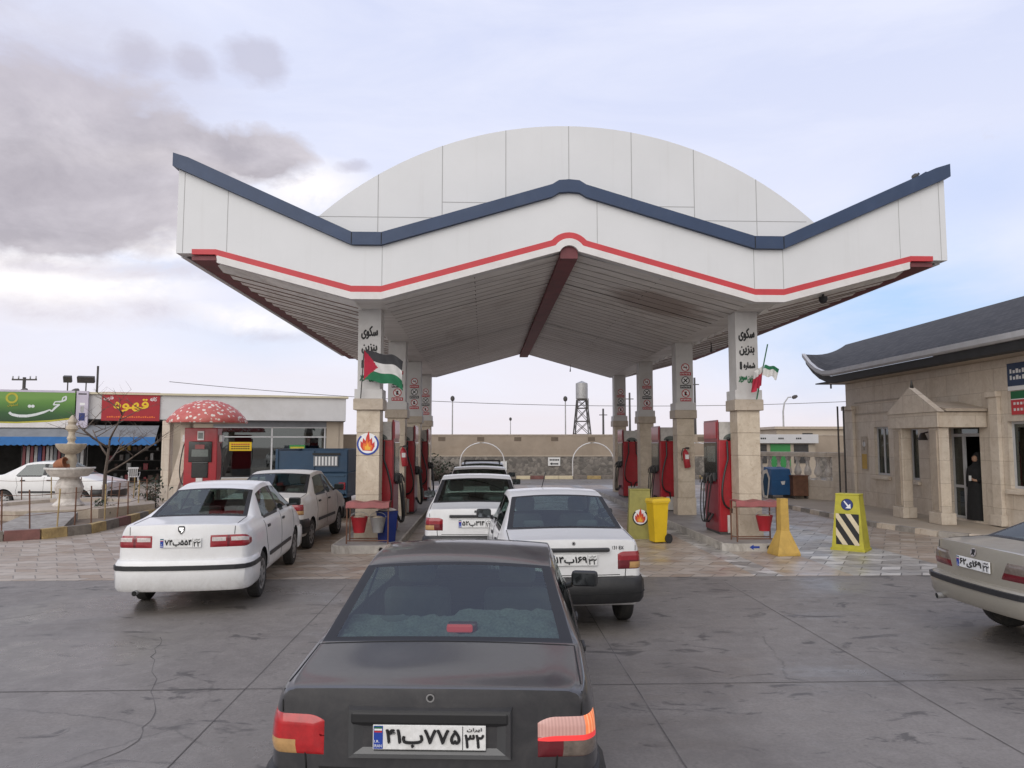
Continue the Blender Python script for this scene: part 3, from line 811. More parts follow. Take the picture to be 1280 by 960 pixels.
            lens(s, lp['a0'], lp['a1'], lp['z0'], lp['z1'], lp['cx'], cy, fm, 26, 12, shp=shp)
        lens(s, 5, 48, st['hf'] - .20, st['hf'] - .07, .42, L - .5, lambda u, v: 'clear_lens', 12, 6, name='headlight', sgn=-1)
    # ---- tail details
    pz = st['plate_z']; p0, n0 = hit((0, -1, pz), (0, 1, 0)); p1, _ = hit((0, -1, pz + .05), (0, 1, 0))
    py = p0.y
    if st['recess']:
        if lit == 'saloon':
            f = MB(); fw, z0, z1 = .385, .664, .905
            ring = lambda x, a, b, y: [(-x, y, a), (x, y, a), (x, y, b), (-x, y, b)]
            yo = py - .004
            rr = [ring(fw, z0, z1, py + .03), ring(fw - .012, z0 + .012, z1 - .012, yo - .018), ring(fw - .035, z0 + .03, z1 - .075, yo - .016), ring(fw - .075, z0 + .055, z1 - .09, yo + .001)]
            for a, b_ in zip(rr, rr[1:]):
                for i in range(4): f.add([a[i], a[(i + 1) % 4], b_[(i + 1) % 4], b_[i]], [(0, 1, 2, 3)], M[body])
            f.add(rr[-1], [(0, 1, 2, 3)], M[body])
            f.box(-fw + .016, fw - .016, yo - .021, yo + .01, z1 - .082, z1 - .014, M['seal'], None, .016)  # black bar paints the shade under the recess's upper edge
            f.build('plate_recess', root)
            py -= .012
        else:
            f = MB(); f.box(-.40, .40, py - .035, py + .03, pz + .085, pz + .125, M['black'], None, .012); f.build('boot_handle', root)
            py -= .006
        p, nr = hit((0, -1, st['zd0'] - .022), (0, 1, 0)); lk = MB()
        Ml = frame(p + Vector((0, -.004, 0)), (1, 0, 0), (0, 0, 1))
        disc(lk, Ml, .020, M['chrome'], .002, 20, .013); disc(lk, Ml, .011, M['ink'], .001, 16); lk.build('boot_lock', root, fix=False)
    if plate_txt: plate(root, (0, py - .008, pz), (1, 0, 0), .52, .112, *plate_txt)
    if badge:
        p, nr = hit((badge[1], -1, badge[2]), (0, 1, 0)); t = MB()
        if badge[0] == 'shield':
            Mb = frame(p + Vector((0, -.006, 0)), (1, 0, 0), (0, .2, 1))
            poly(t, [(-.045, .035), (-.03, .048), (.03, .048), (.045, .035), (.04, -.01), (0, -.052), (-.04, -.01)], Mb, M['ink'], 0)
            poly(t, [(-.03, .03), (.034, .028), (.022, .008), (.03, -.008), (0, -.038), (.002, -.01), (-.02, -.004)], Mb, M['chrome'], .002)
        elif badge[0] == 'lion':
            Mb = frame(p + Vector((0, -.006, 0)), (1, 0, 0), (0, .2, 1))
            disc(t, Mb, .046, M['chrome'], 0, 20); poly(t, [(-.03, .03), (.02, .034), (.03, .0), (.012, .006), (.026, -.034), (-.004, -.02), (-.028, -.032), (-.018, -.002)], Mb, M['ink'], .002)
        else:
            write(t, badge[0], frame(p + Vector((0, -.004, 0)), (1, 0, 0), (0, 0, 1)), badge[3], badge[3] * .27, M['ink'], .001, False)
        t.build('badge', root, fix=False)
    # ---- interior
    it = MB(); zf = .32
    it.box(-hw + .1, hw - .1, st['W0'] + .1, st['V0'], zf, zf + .03, M['seat'])
    sy = st['W0'] + .40
    Mb = Matrix.Translation((0, sy, .78)) @ Matrix.Rotation(R(14), 4, 'X')
    it.box(-.60, .60, -.07, .07, -.36, .24, M['seat'], Mb, .05)
    it.box(-.60, .60, sy, sy + .5, .42, .58, M['seat'], None, .05)
    for x in (-.34, .34):
        it.box(x - .13, x + .13, sy - .10, sy - .02, 1.0, 1.09, M['seat'], None, .035)
        Mf = Matrix.Translation((x * 1.06, sum(st['B']) / 2 + .02, .80)) @ Matrix.Rotation(R(12), 4, 'X')
        it.box(-.24, .24, -.07, .07, -.34, .30, M['seat'], Mf, .06); it.box(-.13, .13, -.05, .05, .34, .52, M['seat'], Mf, .04)
        it.box(x * 1.06 - .24, x * 1.06 + .24, sum(st['B']) / 2 + .05, sum(st['B']) / 2 + .55, .42, .57, M['seat'], None, .05)
    it.build('seats', root)
    sh = MB(); nx, ny = 40, 16; zz = st['zd1'] - .005; rnd = random.Random(3)
    P = [[Vector((-.62 + 1.24 * i / nx, st['W0'] + .02 + .36 * j / ny, zz + (rnd.random() * .016 + .02 * math.sin(i * .9) * math.sin(j * .8) + .085 * (j / ny) ** 1.3 * (1.15 if i > 20 else .7) if 'fleece' in extras else 0))) for j in range(ny + 1)] for i in range(nx + 1)]
    sh.add([p for r_ in P for p in r_], [(i * (ny + 1) + j, (i + 1) * (ny + 1) + j, (i + 1) * (ny + 1) + j + 1, i * (ny + 1) + j + 1) for i in range(nx) for j in range(ny)], M['shelf' if 'fleece' in extras else 'seat'], None, True)
    sh.build('parcel_shelf', root)
    if 'brake' in extras:
        b = MB(); b.box(-.075, .075, st['W0'] + .13, st['W0'] + .18, zz + .028, zz + .074, M['lit_red'], Matrix.Translation((.055, 0, 0)), .012); b.box(-.085, .085, st['W0'] + .14, st['W0'] + .2, zz + .018, zz + .08, M['red_dark'], Matrix.Translation((.07, 0, 0)), .012)
        b.build('brake_light', root)
    if 'aerial' in extras:
        b = MB(); x = extras[-1] if isinstance(extras[-1], float) else 0.
        b.tube([(x, st['V1'] - .08, st['zr']), (x + .03, st['V1'] - .3, st['zr'] + .22)], .006, M['black'], 6); b.build('aerial', root)
    if 'rails' in extras:
        b = MB()
        for s in (1, -1):
            b.tube([(s * .5, 1.45, 1.37), (s * .5, 1.52, 1.43), (s * .5, 2.2, 1.45), (s * .5, 2.3, 1.38)], .014, M['black'], 6)
        for y in (1.6, 2.1): b.tube([(-.52, y, 1.45), (.52, y, 1.45)], .016, M['black'], 6)
        b.build('roof_rack', root)
    return root
# ------------------------------------------------------------------ ground
def ground_mat():
    s = NT('worn_concrete_paving'); v = s.coords()
    a = s.noise(.55, 8, .68, v, .6); b = s.noise(5., 6, .7, v, .4); c_ = s.noise(38, 3, .6, v)
    c = s.mix(s.ramp(a, [(.3, 0.), (.7, 1.)]), (.150, .134, .121), (.232, .210, .189))
    c = s.mix(s.ramp(b, [(.45, 0.), (.75, .4)]), c, (.292, .266, .240))
    c = s.mix(s.ramp(c_, [(.35, .28), (.6, 0.)]), c, (.075, .068, .064))
    # dark oil spots, stretched across the lane
    sv = s.coords((.8, 1.5, 1)); o = s.noise(2.3, 5, .62, sv, 1.0)
    spot = s.ramp(o, [(.585, 0.), (.645, .75)])
    c = s.mix(spot, c, (.055, .050, .047))
    # tyre tracks worn into the lanes
    sx = s.add('ShaderNodeSeparateXYZ'); s.link(v, sx.inputs[0]); wob = s.math('MULTIPLY', s.math('SUBTRACT', s.noise(.30, 2, .5, v), .5), 1.2)
    xw = s.math('ADD', sx.outputs['X'], wob); tr = None
    for x_ in (-4.55, -3.0, -.95, .40, 1.75, 5.3, 6.8):
        g_ = s.math('SUBTRACT', 1., s.math('MULTIPLY', s.math('ABSOLUTE', s.math('SUBTRACT', xw, x_)), 3.2), True); tr = g_ if tr is None else s.math('MAXIMUM', tr, g_)
    c = s.mix(s.math('MULTIPLY', s.math('MULTIPLY', tr, s.ramp(s.noise(.8, 6, .7, s.coords((1.5, .25, 1))), [(.35, 0.), (.65, 1.)])), .34), c, (.090, .083, .078))
    gr = s.noise(130, 2, .6, v); c = s.mix(s.ramp(gr, [(.62, 0.), (.72, .35)]), c, (.34, .32, .30)); c = s.mix(s.ramp(gr, [(.28, .45), (.36, 0.)]), c, (.06, .055, .05))
    # damp, smoother stretches
    wv = s.coords((.22, .5, 1)); w = s.noise(.8, 4, .6, wv, .8)
    wet = s.ramp(w, [(.46, 0.), (.60, 1.)])
    c = s.mix(s.math('MULTIPLY', wet, .30), c, (.095, .087, .082))
    # hairline cracks
    cv = s.add('ShaderNodeTexVoronoi', feature='DISTANCE_TO_EDGE'); cv.inputs['Scale'].default_value = .33
    d = s.add('ShaderNodeMix', data_type='VECTOR'); d.inputs[0].default_value = .22
    nz = s.add('ShaderNodeTexNoise'); nz.inputs['Scale'].default_value = 1.6; nz.inputs['Detail'].default_value = 6; nz.inputs['Roughness'].default_value = .7
    s.link(v, nz.inputs['Vector']); s.link(v, d.inputs[4]); s.link(nz.outputs['Color'], d.inputs[5]); s.link(d.outputs[1], cv.inputs['Vector'])
    crack = s.ramp(cv.outputs['Distance'], [(.0, .8), (.0028, 0.)])
    brk = s.ramp(s.noise(.45, 3, .6, v), [(.50, 0.), (.60, .6)])
    c = s.mix(s.math('MULTIPLY', crack, brk), c, (.030, .027, .025))
    rr = s.math('SUBTRACT', .62, s.math('MULTIPLY', wet, .30))
    rr = s.math('SUBTRACT', rr, s.math('MULTIPLY', s.ramp(b, [(.4, 0.), (.7, 1.)]), .10))
    s.set(Base_Color=c, Roughness=rr); s.bump(b, .22, .02); return s.m
def tile_mat():
    s = NT('interlocking_tile_paving'); v = s.coords((1, 1, 1), (0, 0, R(0)))
    sep = s.add('ShaderNodeSeparateXYZ'); s.link(v, sep.inputs[0])
    # slanted blocks: skew x by a zigzag of y
    zig = s.math('PINGPONG', sep.outputs['Y'], .30)
    xx = s.math('ADD', sep.outputs['X'], s.math('MULTIPLY', zig, .62))
    cb = s.add('ShaderNodeCombineXYZ'); s.link(xx, cb.inputs[0]); s.link(sep.outputs['Y'], cb.inputs[1])
    b = s.add('ShaderNodeTexBrick'); s.link(cb.outputs[0], b.inputs['Vector']); b.offset = .5
    b.inputs['Scale'].default_value = 1.; b.inputs['Brick Width'].default_value = .34; b.inputs['Row Height'].default_value = .30
    b.inputs['Mortar Size'].default_value = .012; b.inputs['Bias'].default_value = -.1
    b.inputs['Color1'].default_value = (.32, .245, .185, 1); b.inputs['Color2'].default_value = (.47, .415, .355, 1); b.inputs['Mortar'].default_value = (.17, .145, .12, 1)
    g = s.add('ShaderNodeTexBrick'); s.link(cb.outputs[0], g.inputs['Vector']); g.offset = .5
    for k, q in (('Scale', 1.), ('Brick Width', .34), ('Row Height', .30), ('Mortar Size', .012)): g.inputs[k].default_value = q
    g.inputs['Color1'].default_value = (.235, .222, .208, 1); g.inputs['Color2'].default_value = (.58, .56, .525, 1); g.inputs['Mortar'].default_value = (.10, .095, .09, 1)
    # grey and white blocks in the far lane and a stripe in each lane
    m1 = s.ramp(s.math('PINGPONG', s.math('ADD', sep.outputs['X'], 1.55), 1.35), [(.0, 0.), (.52, 0.), (.54, 0.)])
    lane = s.math('MULTIPLY', s.math('GREATER_THAN', sep.outputs['X'], 5.9), s.math('LESS_THAN', sep.outputs['X'], 7.9))
    st1 = s.math('LESS_THAN', s.math('ABSOLUTE', s.math('SUBTRACT', sep.outputs['X'], 4.55)), .22)
    st2 = s.math('LESS_THAN', s.math('ABSOLUTE', s.math('SUBTRACT', sep.outputs['X'], 2.35)), .22)
    msk = s.math('ADD', s.math('ADD', lane, st1), s.math('MULTIPLY', st2, .7), True)
    c = s.mix(msk, b.outputs['Color'], g.outputs['Color'])
    c = s.mix(s.ramp(s.noise(1.3, 6, .7, v, .8), [(.45, 0.), (.8, .45)]), c, (.19, .16, .135))
    w = s.noise(.7, 4, .6, v, .6)
    s.set(Base_Color=c, Roughness=s.ramp(w, [(.4, .30), (.62, .62)])); s.bump(b.outputs['Fac'], -.4, .01); return s.m
M['ground'] = ground_mat(); M['tile'] = tile_mat()
def plain_mat():
    s = NT('dry_desert_ground'); v = s.coords()
    c = s.mix(s.ramp(s.noise(.05, 7, .7, v), [(.35, 0.), (.7, 1.)]), (.22, .18, .145), (.33, .275, .22)); s.set(Base_Color=c, Roughness=.95); return s.m
M['plain'] = plain_mat(); M['joint'] = mat('filled_joint', (.125, .115, .108), .9, .5, 2.)
mb = MB(); n = 24
vs = []; fs = []
for i in range(n + 1):
    for j in range(n + 1): vs.append((-1500 + 3000 * i / n, -300 + 3300 * j / n, -.06))
for i in range(n):
    for j in range(n): fs.append((i * (n + 1) + j, (i + 1) * (n + 1) + j, (i + 1) * (n + 1) + j + 1, i * (n + 1) + j + 1))
mb.add(vs, fs, M['plain']); struct(mb.build('ground'))
mb = MB(); mb.box(-45, 45, -25, 47.5, -.055, 0, M['ground']); struct(mb.build('forecourt'))
mb = MB(); mb.prism([(-40, 11.95), (22, 11.75), (22, 37.5), (-8.2, 37.5), (-40, 37.5)], .0, .004, M['tile']); struct(mb.build('tiled_paving'))
# expansion joints of the concrete slabs
mb = MB()
for x in (-2.04, 1.32, 3.66): 
    pts = [(x + random.uniform(-.006, .006), y) for y in [k * .7 - 2 for k in range(20)]]
    for (xa, ya), (xb_, yb_) in zip(pts, pts[1:]): mb.add([(xa - .005, ya, .003), (xa + .005, ya, .003), (xb_ + .005, yb_, .003), (xb_ - .005, yb_, .003)], [(0, 1, 2, 3)], M['joint'])
for y in (1.3, 6.62): mb.add([(-16, y - .007, .0035), (16, y - .007, .0035), (16, y + .004, .0035), (-16, y + .004, .0035)], [(0, 1, 2, 3)], M['joint'])
struct(mb.build('paving_joint', fix=False))
def crack_line(pts, w, sd):
    rn = random.Random(sd); out = []
    for (x0, y0), (x1, y1) in zip(pts, pts[1:]):
        for i in range(7):
            t = i / 7; out.append((x0 + (x1 - x0) * t + rn.uniform(-.035, .035), y0 + (y1 - y0) * t + rn.uniform(-.03, .03), w * rn.uniform(.35, 1.2)))
    m_ = MB()
    for a, b in zip(out, out[1:]): m_.add([(a[0] - a[2], a[1], .002), (a[0] + a[2], a[1], .002), (b[0] + b[2], b[1], .002), (b[0] - b[2], b[1], .002)], [(0, 1, 2, 3)], M['joint'])
    return m_
m_ = crack_line([(-2.7, 4.8), (-2.45, 5.5), (-2.62, 6.2), (-3.2, 7.5), (-3.55, 8.5)], .006, 4); struct(m_.build('paving_crack', fix=False))
m_ = crack_line([(-3.0, 6.7), (-2.6, 7.1)], .004, 9); struct(m_.build('paving_crack', fix=False))
m_ = crack_line([(-6.2, 8.8), (-5.5, 9.6), (-5.1, 9.7)], .005, 6); struct(m_.build('paving_crack', fix=False))

# ------------------------------------------------------------------ canopy
CX = 1.65; Y0, Y1 = 14.1, 30.8
XL, XR = -2.38, 5.55
cano = thing('fuel_canopy', 'large white butterfly canopy with navy coping and red stripe over the pump islands', 'canopy', (CX, Y0, 0))
def cP(o): o.parent = cano; o.matrix_parent_inverse = Matrix.Translation((-CX, -Y0, 0)); return o
def arc(cx, cz, r, a0, a1, n): return [(cx + r * math.cos(R(a0 + (a1 - a0) * i / n)), cz + r * math.sin(R(a0 + (a1 - a0) * i / n))) for i in range(n + 1)]
k0, k1, k2, k3 = -2.55, -1.98, 5.29, 5.86                      # the flat knees over the columns
HW = 7.53
def top_line(z_end, z_knee, z_r, bump):
    return [(CX - HW, z_end), (k0, z_knee), (k1, z_knee)] + [(CX - .33, z_r - .03), (CX - .20, z_r + bump * .75), (CX, z_r + bump), (CX + .20, z_r + bump * .75), (CX + .33, z_r - .03)] + [(k2, z_knee), (k3, z_knee), (CX + HW, z_end)]
tb = top_line(7.36, 5.90, 6.92, .07)                            # underside of the coping
tt = top_line(7.62, 6.15, 7.17, .07)
def bm_l(d):
    r_ = .20 + d; a0 = 0.
    while 5.76 + r_ * math.sin(R(a0)) < 5.80 + d + .28 * (.33 - r_ * math.cos(R(a0))): a0 += 1.
    return [(CX - HW + .78, 5.555 + d), (k0, 4.87 + d), (k1, 4.87 + d)] + arc(CX, 5.76, r_, 180 - a0, a0, 10) + [(k2, 4.87 + d), (k3, 4.87 + d), (CX + HW - .78, 5.555 + d)]
MY = lambda y: Matrix(((1, 0, 0, 0), (0, 0, 1, y), (0, 1, 0, 0), (0, 0, 0, 1)))   # xz polygon extruded along y
outline = [(CX - HW, 5.72), (CX - HW + .75, 5.72), (CX - HW + .78, 5.555)] + bm_l(0)[1:-1] + [(CX + HW - .78, 5.555), (CX + HW - .75, 5.72), (CX + HW, 5.72)] + list(reversed(tb))
for ya, yb in ((Y0, Y0 + .25), (Y1 - .25, Y1)):
    mb = MB(); mb.prism(outline, ya, yb, M['panel'], MY(0))
    if ya == Y0:
        sm = mb
        zt = lambda x: next(a[1] + (b[1] - a[1]) * (x - a[0]) / (b[0] - a[0]) for a, b in zip(tb, tb[1:]) if a[0] <= x <= b[0])
        bl = [(CX - HW, 5.72)] + bm_l(.245) + [(CX + HW, 5.72)]
        zb_ = lambda x: next((a[1] + (b[1] - a[1]) * (x - a[0]) / (b[0] - a[0]) for a, b in zip(bl, bl[1:]) if a[0] <= x <= b[0] and b[0] > a[0]), 5.7)
        for x in (CX - HW + .12, CX - HW + .95, k1 + .01, k2 - .005, k3 + .005, CX + HW - .95, CX + HW - .12, CX + .55):
            sm.box(x - .006, x + .006, Y0 - .002, Y0 + .02, zb_(x), zt(x), M['panel_seam'])
    cP(mb.build('fascia'))
for s in (-1, 1):
    x0, x1 = sorted((CX + s * HW, CX + s * (HW - .10)))
    mb = MB(); mb.prism([(x0, 5.70), (x1, 5.70), (x1, 7.35), (x0, 7.35)], Y0 + .25, Y1 - .25, M['panel'], MY(0)); cP(mb.build('side_fascia'))
# navy coping: standing 8 cm proud of the fascia
for ya, yb in ((Y0 - .09, Y0 + .34), (Y1 - .34, Y1 + .09)):
    mb = MB(); e = .09
    lo = [(CX - HW - e, tb[0][1] + .04)] + tb[1:-1] + [(CX + HW + e, tb[-1][1] + .04)]
    hi = [(CX - HW - e, tt[0][1] + .04), (CX - HW + .2, tt[0][1] - .05)] + tt[1:-1] + [(CX + HW - .2, tt[-1][1] - .05), (CX + HW + e, tt[-1][1] + .04)]
    mb.prism([(x, z + .002) for x, z in lo] + list(reversed(hi)), ya, yb, M['navy'], MY(0))
    if ya < Y0:
        js = mb
        for x in (k0, k1, k2, k3): js.box(x - .008, x + .008, ya - .003, ya + .02, 5.91, 6.14, M['gap'])
    cP(mb.build('coping'))
for s in (-1, 1):
    mb = MB(); x0, x1 = sorted((CX + s * (HW + .09), CX + s * (HW - .15)))
    mb.box(x0, x1, Y0 + .34, Y1 - .34, 7.40, 7.655, M['navy']); cP(mb.build('coping'))
# red stripe and white lip below it
for ya, yb, sg in ((Y0 - .012, Y0 + .05, 1), (Y1 - .05, Y1 + .012, 0)):
    a, b = bm_l(.125), bm_l(.245)
    mb = MB()
    A = [(CX - HW + .75, a[0][1])] + a[1:-1] + [(CX + HW - .75, a[-1][1])]; B = [(CX - HW + .75, b[0][1])] + b[1:-1] + [(CX + HW - .75, b[-1][1])]
    for i in range(len(A) - 1):
        mb.prism([A[i], A[i + 1], B[i + 1], B[i]], ya, yb, M['stripe_red'], MY(0))
    for s in (-1, 1):
        xs = sorted((CX + s * (HW - .75), CX + s * (HW - .30))); mb.box(xs[0], xs[1], ya, yb, 5.70, 5.80, M['stripe_red'])
    cP(mb.build('red_stripe'))
    a, b = bm_l(0.), bm_l(.123); mb = MB()
    for i in range(len(a) - 1): mb.prism([(a[i][0], a[i][1] - .015), (a[i + 1][0], a[i + 1][1] - .015), b[i + 1], b[i]], ya - .012, yb + .04, M['strip_white'], MY(0))
    cP(mb.build('white_lip'))
M['board_gap'] = mat('soffit_board_gap', (.16, .145, .13), .9, .4, 2.)
# soffit: boards across each bay, sawtooth in section along the canopy
def soffit(xa, za, xb_, zb_, m, step, amp, nx=6):
    mb = MB(); ys = [Y0 + .24]; off = [0]
    y = Y0 + .24
    while y < Y1 - .3:
        y2 = min(y + step, Y1 - .25); ys += [y2 - .02, y2]; off += [amp, 0]; y = y2
    vs = [(xa + (xb_ - xa) * i / nx, yy, za + (zb_ - za) * i / nx - o_ + random.uniform(-.004, .004)) for yy, o_ in zip(ys, off) for i in range(nx + 1)]
    fs = [(r * (nx + 1) + i, r * (nx + 1) + i + 1, (r + 1) * (nx + 1) + i + 1, (r + 1) * (nx + 1) + i) for r in range(len(ys) - 1) for i in range(nx)]
    mb.add(vs, fs, m)
    for k in range(1, len(ys) - 2, 2): mb.add([(xa, ys[k] - .016, za - amp - .004), (xb_, ys[k] - .016, zb_ - amp - .004), (xb_, ys[k] + .012, zb_ - amp - .004), (xa, ys[k] + .012, za - amp - .004)], [(0, 1, 2, 3)], M['board_gap'])
    return mb
cP(soffit(k1, 4.90, CX - .17, 5.83, M['soffit'], .42, .022, 10).build('soffit_board', fix=False))
cP(soffit(CX + .17, 5.83, k2, 4.90, M['soffit'], .42, .022, 10).build('soffit_board', fix=False))
def slats(xa, za, xb_, zb_):
    mb = MB(); y = Y0 + .26; h = .56
    mb.add([(xa, Y0 + .25, za + .06), (xb_, Y0 + .25, zb_ + .06), (xb_, Y1 - .25, zb_ + .06), (xa, Y1 - .25, za + .06)], [(0, 1, 2, 3)], M['rust_and_slat_shadow'])
    while y < Y1 - .55:
        j = random.uniform(-.012, .012)
        mb.add([(xa, y, za + .045), (xb_, y, zb_ + .045), (xb_, y + h, zb_ - .065 + j), (xa, y + h, za - .065 + j), (xa, y, za + .055), (xb_, y, zb_ + .055), (xb_, y + h, zb_ - .02), (xa, y + h, za - .02)], [(0, 1, 2, 3), (7, 6, 5, 4), (0, 4, 5, 1), (1, 5, 6, 2), (2, 6, 7, 3), (3, 7, 4, 0)], M['soffit_wing'])
        mb.box(min(xa, xb_), max(xa, xb_), y + h - .002, y + h + .001, 0, 0, M['rust_and_slat_shadow']) if False else mb.add([(xa, y + h - .03, za - .064 + j), (xb_, y + h - .03, zb_ - .064 + j), (xb_, y + h + .004, zb_ - .074 + j), (xa, y + h + .004, za - .074 + j)], [(0, 1, 2, 3)], M['rust_and_slat_shadow']); y += .60  # thin dark strip paints a shadow line along each slat's lower edge
    return mb
cP(slats(CX - HW + .62, 5.60, k0, 4.90).build('wing_slats')); cP(slats(k3, 4.90, CX + HW - .62, 5.60).build('wing_slats'))
for a, b in ((k0 - .0, k1 + .0), (k2, k3)):
    mb = MB(); mb.box(a, b, Y0 + .24, Y1 - .24, 4.895, 4.95, M['soffit']); cP(mb.build('valley_plate'))
# joints between the big soffit sheets
mb = MB()
for y in (16.9, 19.7, 22.5, 25.3, 28.1):
    for a, za, b, zb_ in ((k1, 4.885, CX - .17, 5.815), (CX + .17, 5.815, k2, 4.885)):
        mb.add([(a, y, za), (a, y + .035, za), (b, y + .035, zb_), (b, y, zb_)], [(0, 1, 2, 3)], M['gap'])
for xa, za in ((-.2, 5.37), (3.5, 5.37)):
    mb.add([(xa, Y0 + .3, za), (xa + .014, Y0 + .3, za), (xa + .014, Y1 - .3, za), (xa, Y1 - .3, za)], [(0, 1, 2, 3)], M['gap'])
cP(mb.build('soffit_joint', fix=False))
# oxide red beams: ridge tube and the two outer edges
mb = MB(); mb.prism(arc(CX, 5.80, .17, 180, 0, 8) + [(CX + .17, 5.70), (CX - .17, 5.70)], Y0 + .05, Y1 - .02, M['beam_red'], MY(0)); cP(mb.build('ridge_beam'))
for s in (-1, 1):
    xs = sorted((CX + s * (HW - .75), CX + s * (HW - .28))); mb = MB(); mb.box(xs[0], xs[1], Y0 + .05, Y1 - .05, 5.60, 5.69, M['beam_red']); cP(mb.build('edge_beam'))
# roof skins
mb = MB()
for (xa, za, xb_, zb_) in ((CX - HW + .1, 7.25, k0, 5.95), (k0, 5.95, k1, 5.95), (k1, 5.95, CX, 6.9), (CX, 6.9, k2, 5.95), (k2, 5.95, k3, 5.95), (k3, 5.95, CX + HW - .1, 7.25)):
    mb.add([(xa, Y0 + .2, za), (xb_, Y0 + .2, zb_), (xb_, Y1 - .2, zb_), (xa, Y1 - .2, za)], [(0, 1, 2, 3)], M['panel'])
cP(mb.build('roof_sheet', fix=False))
# barrel roof rising behind the front coping
mb = MB(); rise = 8.53; half = 5.05; base = 6.55; rad = (half ** 2 + (rise - base) ** 2) / (2 * (rise - base)); a_ = math.degrees(math.asin(half / rad))
ap = arc(CX + .05, rise - rad, rad, 90 + a_, 90 - a_, 48)
mb.prism([(CX + .05 + half, 5.6), (CX + .05 - half, 5.6)][::-1] + list(reversed(ap)) if False else [(CX + .05 - half, 5.9), (CX + .05 + half, 5.9)] + list(reversed(ap)), Y0 + .42, Y1 - .5, M['panel'], MY(0))
sm = mb
for i in range(-3, 4):
    x = CX + .05 + i * 1.275; zt_ = rise - rad + math.sqrt(rad ** 2 - (x - CX - .05) ** 2); sm.box(x - .007, x + .007, Y0 + .417, Y0 + .44, 6.0, zt_, M['panel_seam'])
for a, b, z in ((-3, -2, 6.60), (-2, -1, 6.92), (1, 2, 6.88), (2, 4, 6.60), (-4, -3, 6.60)):
    sm.box(CX + .05 + a * 1.275, min(CX + .05 + b * 1.275, CX + 4.9), Y0 + .4165, Y0 + .44, z - .006, z + .006, M['panel_seam'])
cP(mb.build('barrel_roof', angle=20))

# ------------------------------------------------------------------ columns
def ban(mb, Mx, r, col, kind):
    disc(mb, Mx, r, M['ink_white'], .001); disc(mb, Mx, r, M[col], .002, 28, r * .80)
    if kind == 0:
        rect(mb, -r * .5, r * .45, -r * .1, r * .1, Mx, M['ink'], .002); rect(mb, r * .15, r * .3, r * .1, r * .4, Mx, M['ink'], .002)
    elif kind == 1:
        for a in (45, -45): rect(mb, -r * .62, r * .62, -r * .13, r * .13, Mx @ Matrix.Rotation(R(a), 4, 'Z'), M['ink'], .0025 + .0003 * (a > 0))
    else:
        poly(mb, [(-.3 * r, -.5 * r), (.3 * r, -.5 * r), (.2 * r, .1 * r), (.3 * r, .45 * r), (-.1 * r, .5 * r), (-.3 * r, .1 * r)], Mx, M['ink'], .002)
    rect(mb, -r * .85, r * .85, -r * .07, r * .07, Mx @ Matrix.Rotation(R(-45 if kind != 1 else 45), 4, 'Z'), M[col], .003)
M['panel_col'] = mat('white_column_panel', (.56, .55, .54), .6, .08, 2, dirt=S('9a9088'), dirt_amt=.3)
wI = .15
for side, xc in (('l', XL), ('r', XR)):
    for k, yc in enumerate((15.58, 20.45, 25.33, 30.2)):
        c = MB(); h = .235
        for z0, z1 in ((wI, .62), (.625, 1.05), (1.055, 1.85), (1.855, 2.32), (2.325, 2.79)):
            e = .004 * ((int(z0 * 10)) % 2)
            c.box(xc - h - e - (.02 if z0 < .5 else 0), xc + h + e + (.02 if z0 < .5 else 0), yc - h - e, yc + h + e, z0, z1 - .004, M['trav'], None, .006)
        c.box(xc - h + .01, xc + h - .01, yc - h + .01, yc + h - .01, wI, 2.8, M['trav_dark'])
        co = cP(c.build('column'))
        def cc(o): o.parent = co; return o
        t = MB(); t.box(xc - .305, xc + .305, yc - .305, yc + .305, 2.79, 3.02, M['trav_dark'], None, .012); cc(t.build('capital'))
        t = MB(); t.box(xc - .285, xc + .285, yc - .285, yc + .285, 3.02, 3.22, M['panel_col'], None, .006)
        t.box(xc - h, xc + h, yc - h, yc + h, 3.22, 4.90, M['panel_col'], None, .004); cc(t.build('upper_shaft'))
        yf = yc - h - .003
        if k == 0:
            t = MB()
            write(t, 'سکوی', FRONT(xc, yf, 4.40), .33, .27, M['ink'], .010)
            write(t, 'بنزین', FRONT(xc, yf, 4.06), .31, .20, M['ink'], .009)
            write(t, 'شماره', FRONT(xc + .045, yf, 3.73), .24, .16, M['ink'], .009); write(t, '1', FRONT(xc - .135, yf, 3.74), .03, .15, M['ink'], .010, False)
            write(t, 'بنزین', FRONT(xc + .08, yf, 3.45), .15, .15, M['ink_green'], .008); write(t, 'سوپر', FRONT(xc - .10, yf, 3.45), .17, .14, M['ink_green'], .008)
            cc(t.build('lettering', fix=False))
            if side == 'l':
                t = MB(); flame(t, FRONT(xc, yc - h - .009, 2.09), .225); cc(t.build('flame_emblem', fix=False))
        else:
            t = MB()
            for q, (z, col) in enumerate(((4.20, 'ink_red'), (3.84, 'ink'), (3.48, 'ink_red'))):
                ban(t, FRONT(xc + .02, yf, z), .115, col, q)
                rect(t, -.155, .155, -.045, .045, FRONT(xc + .02, yf, z - .175), M[col if q != 1 else 'ink'], .001)
                for u in range(7): rect(t, -.135 + u * .04, -.115 + u * .04, -.02 + (u % 2) * .008, .022, FRONT(xc + .02, yf, z - .175), M['ink_white'], .002)
            cc(t.build('warning_sign', fix=False))

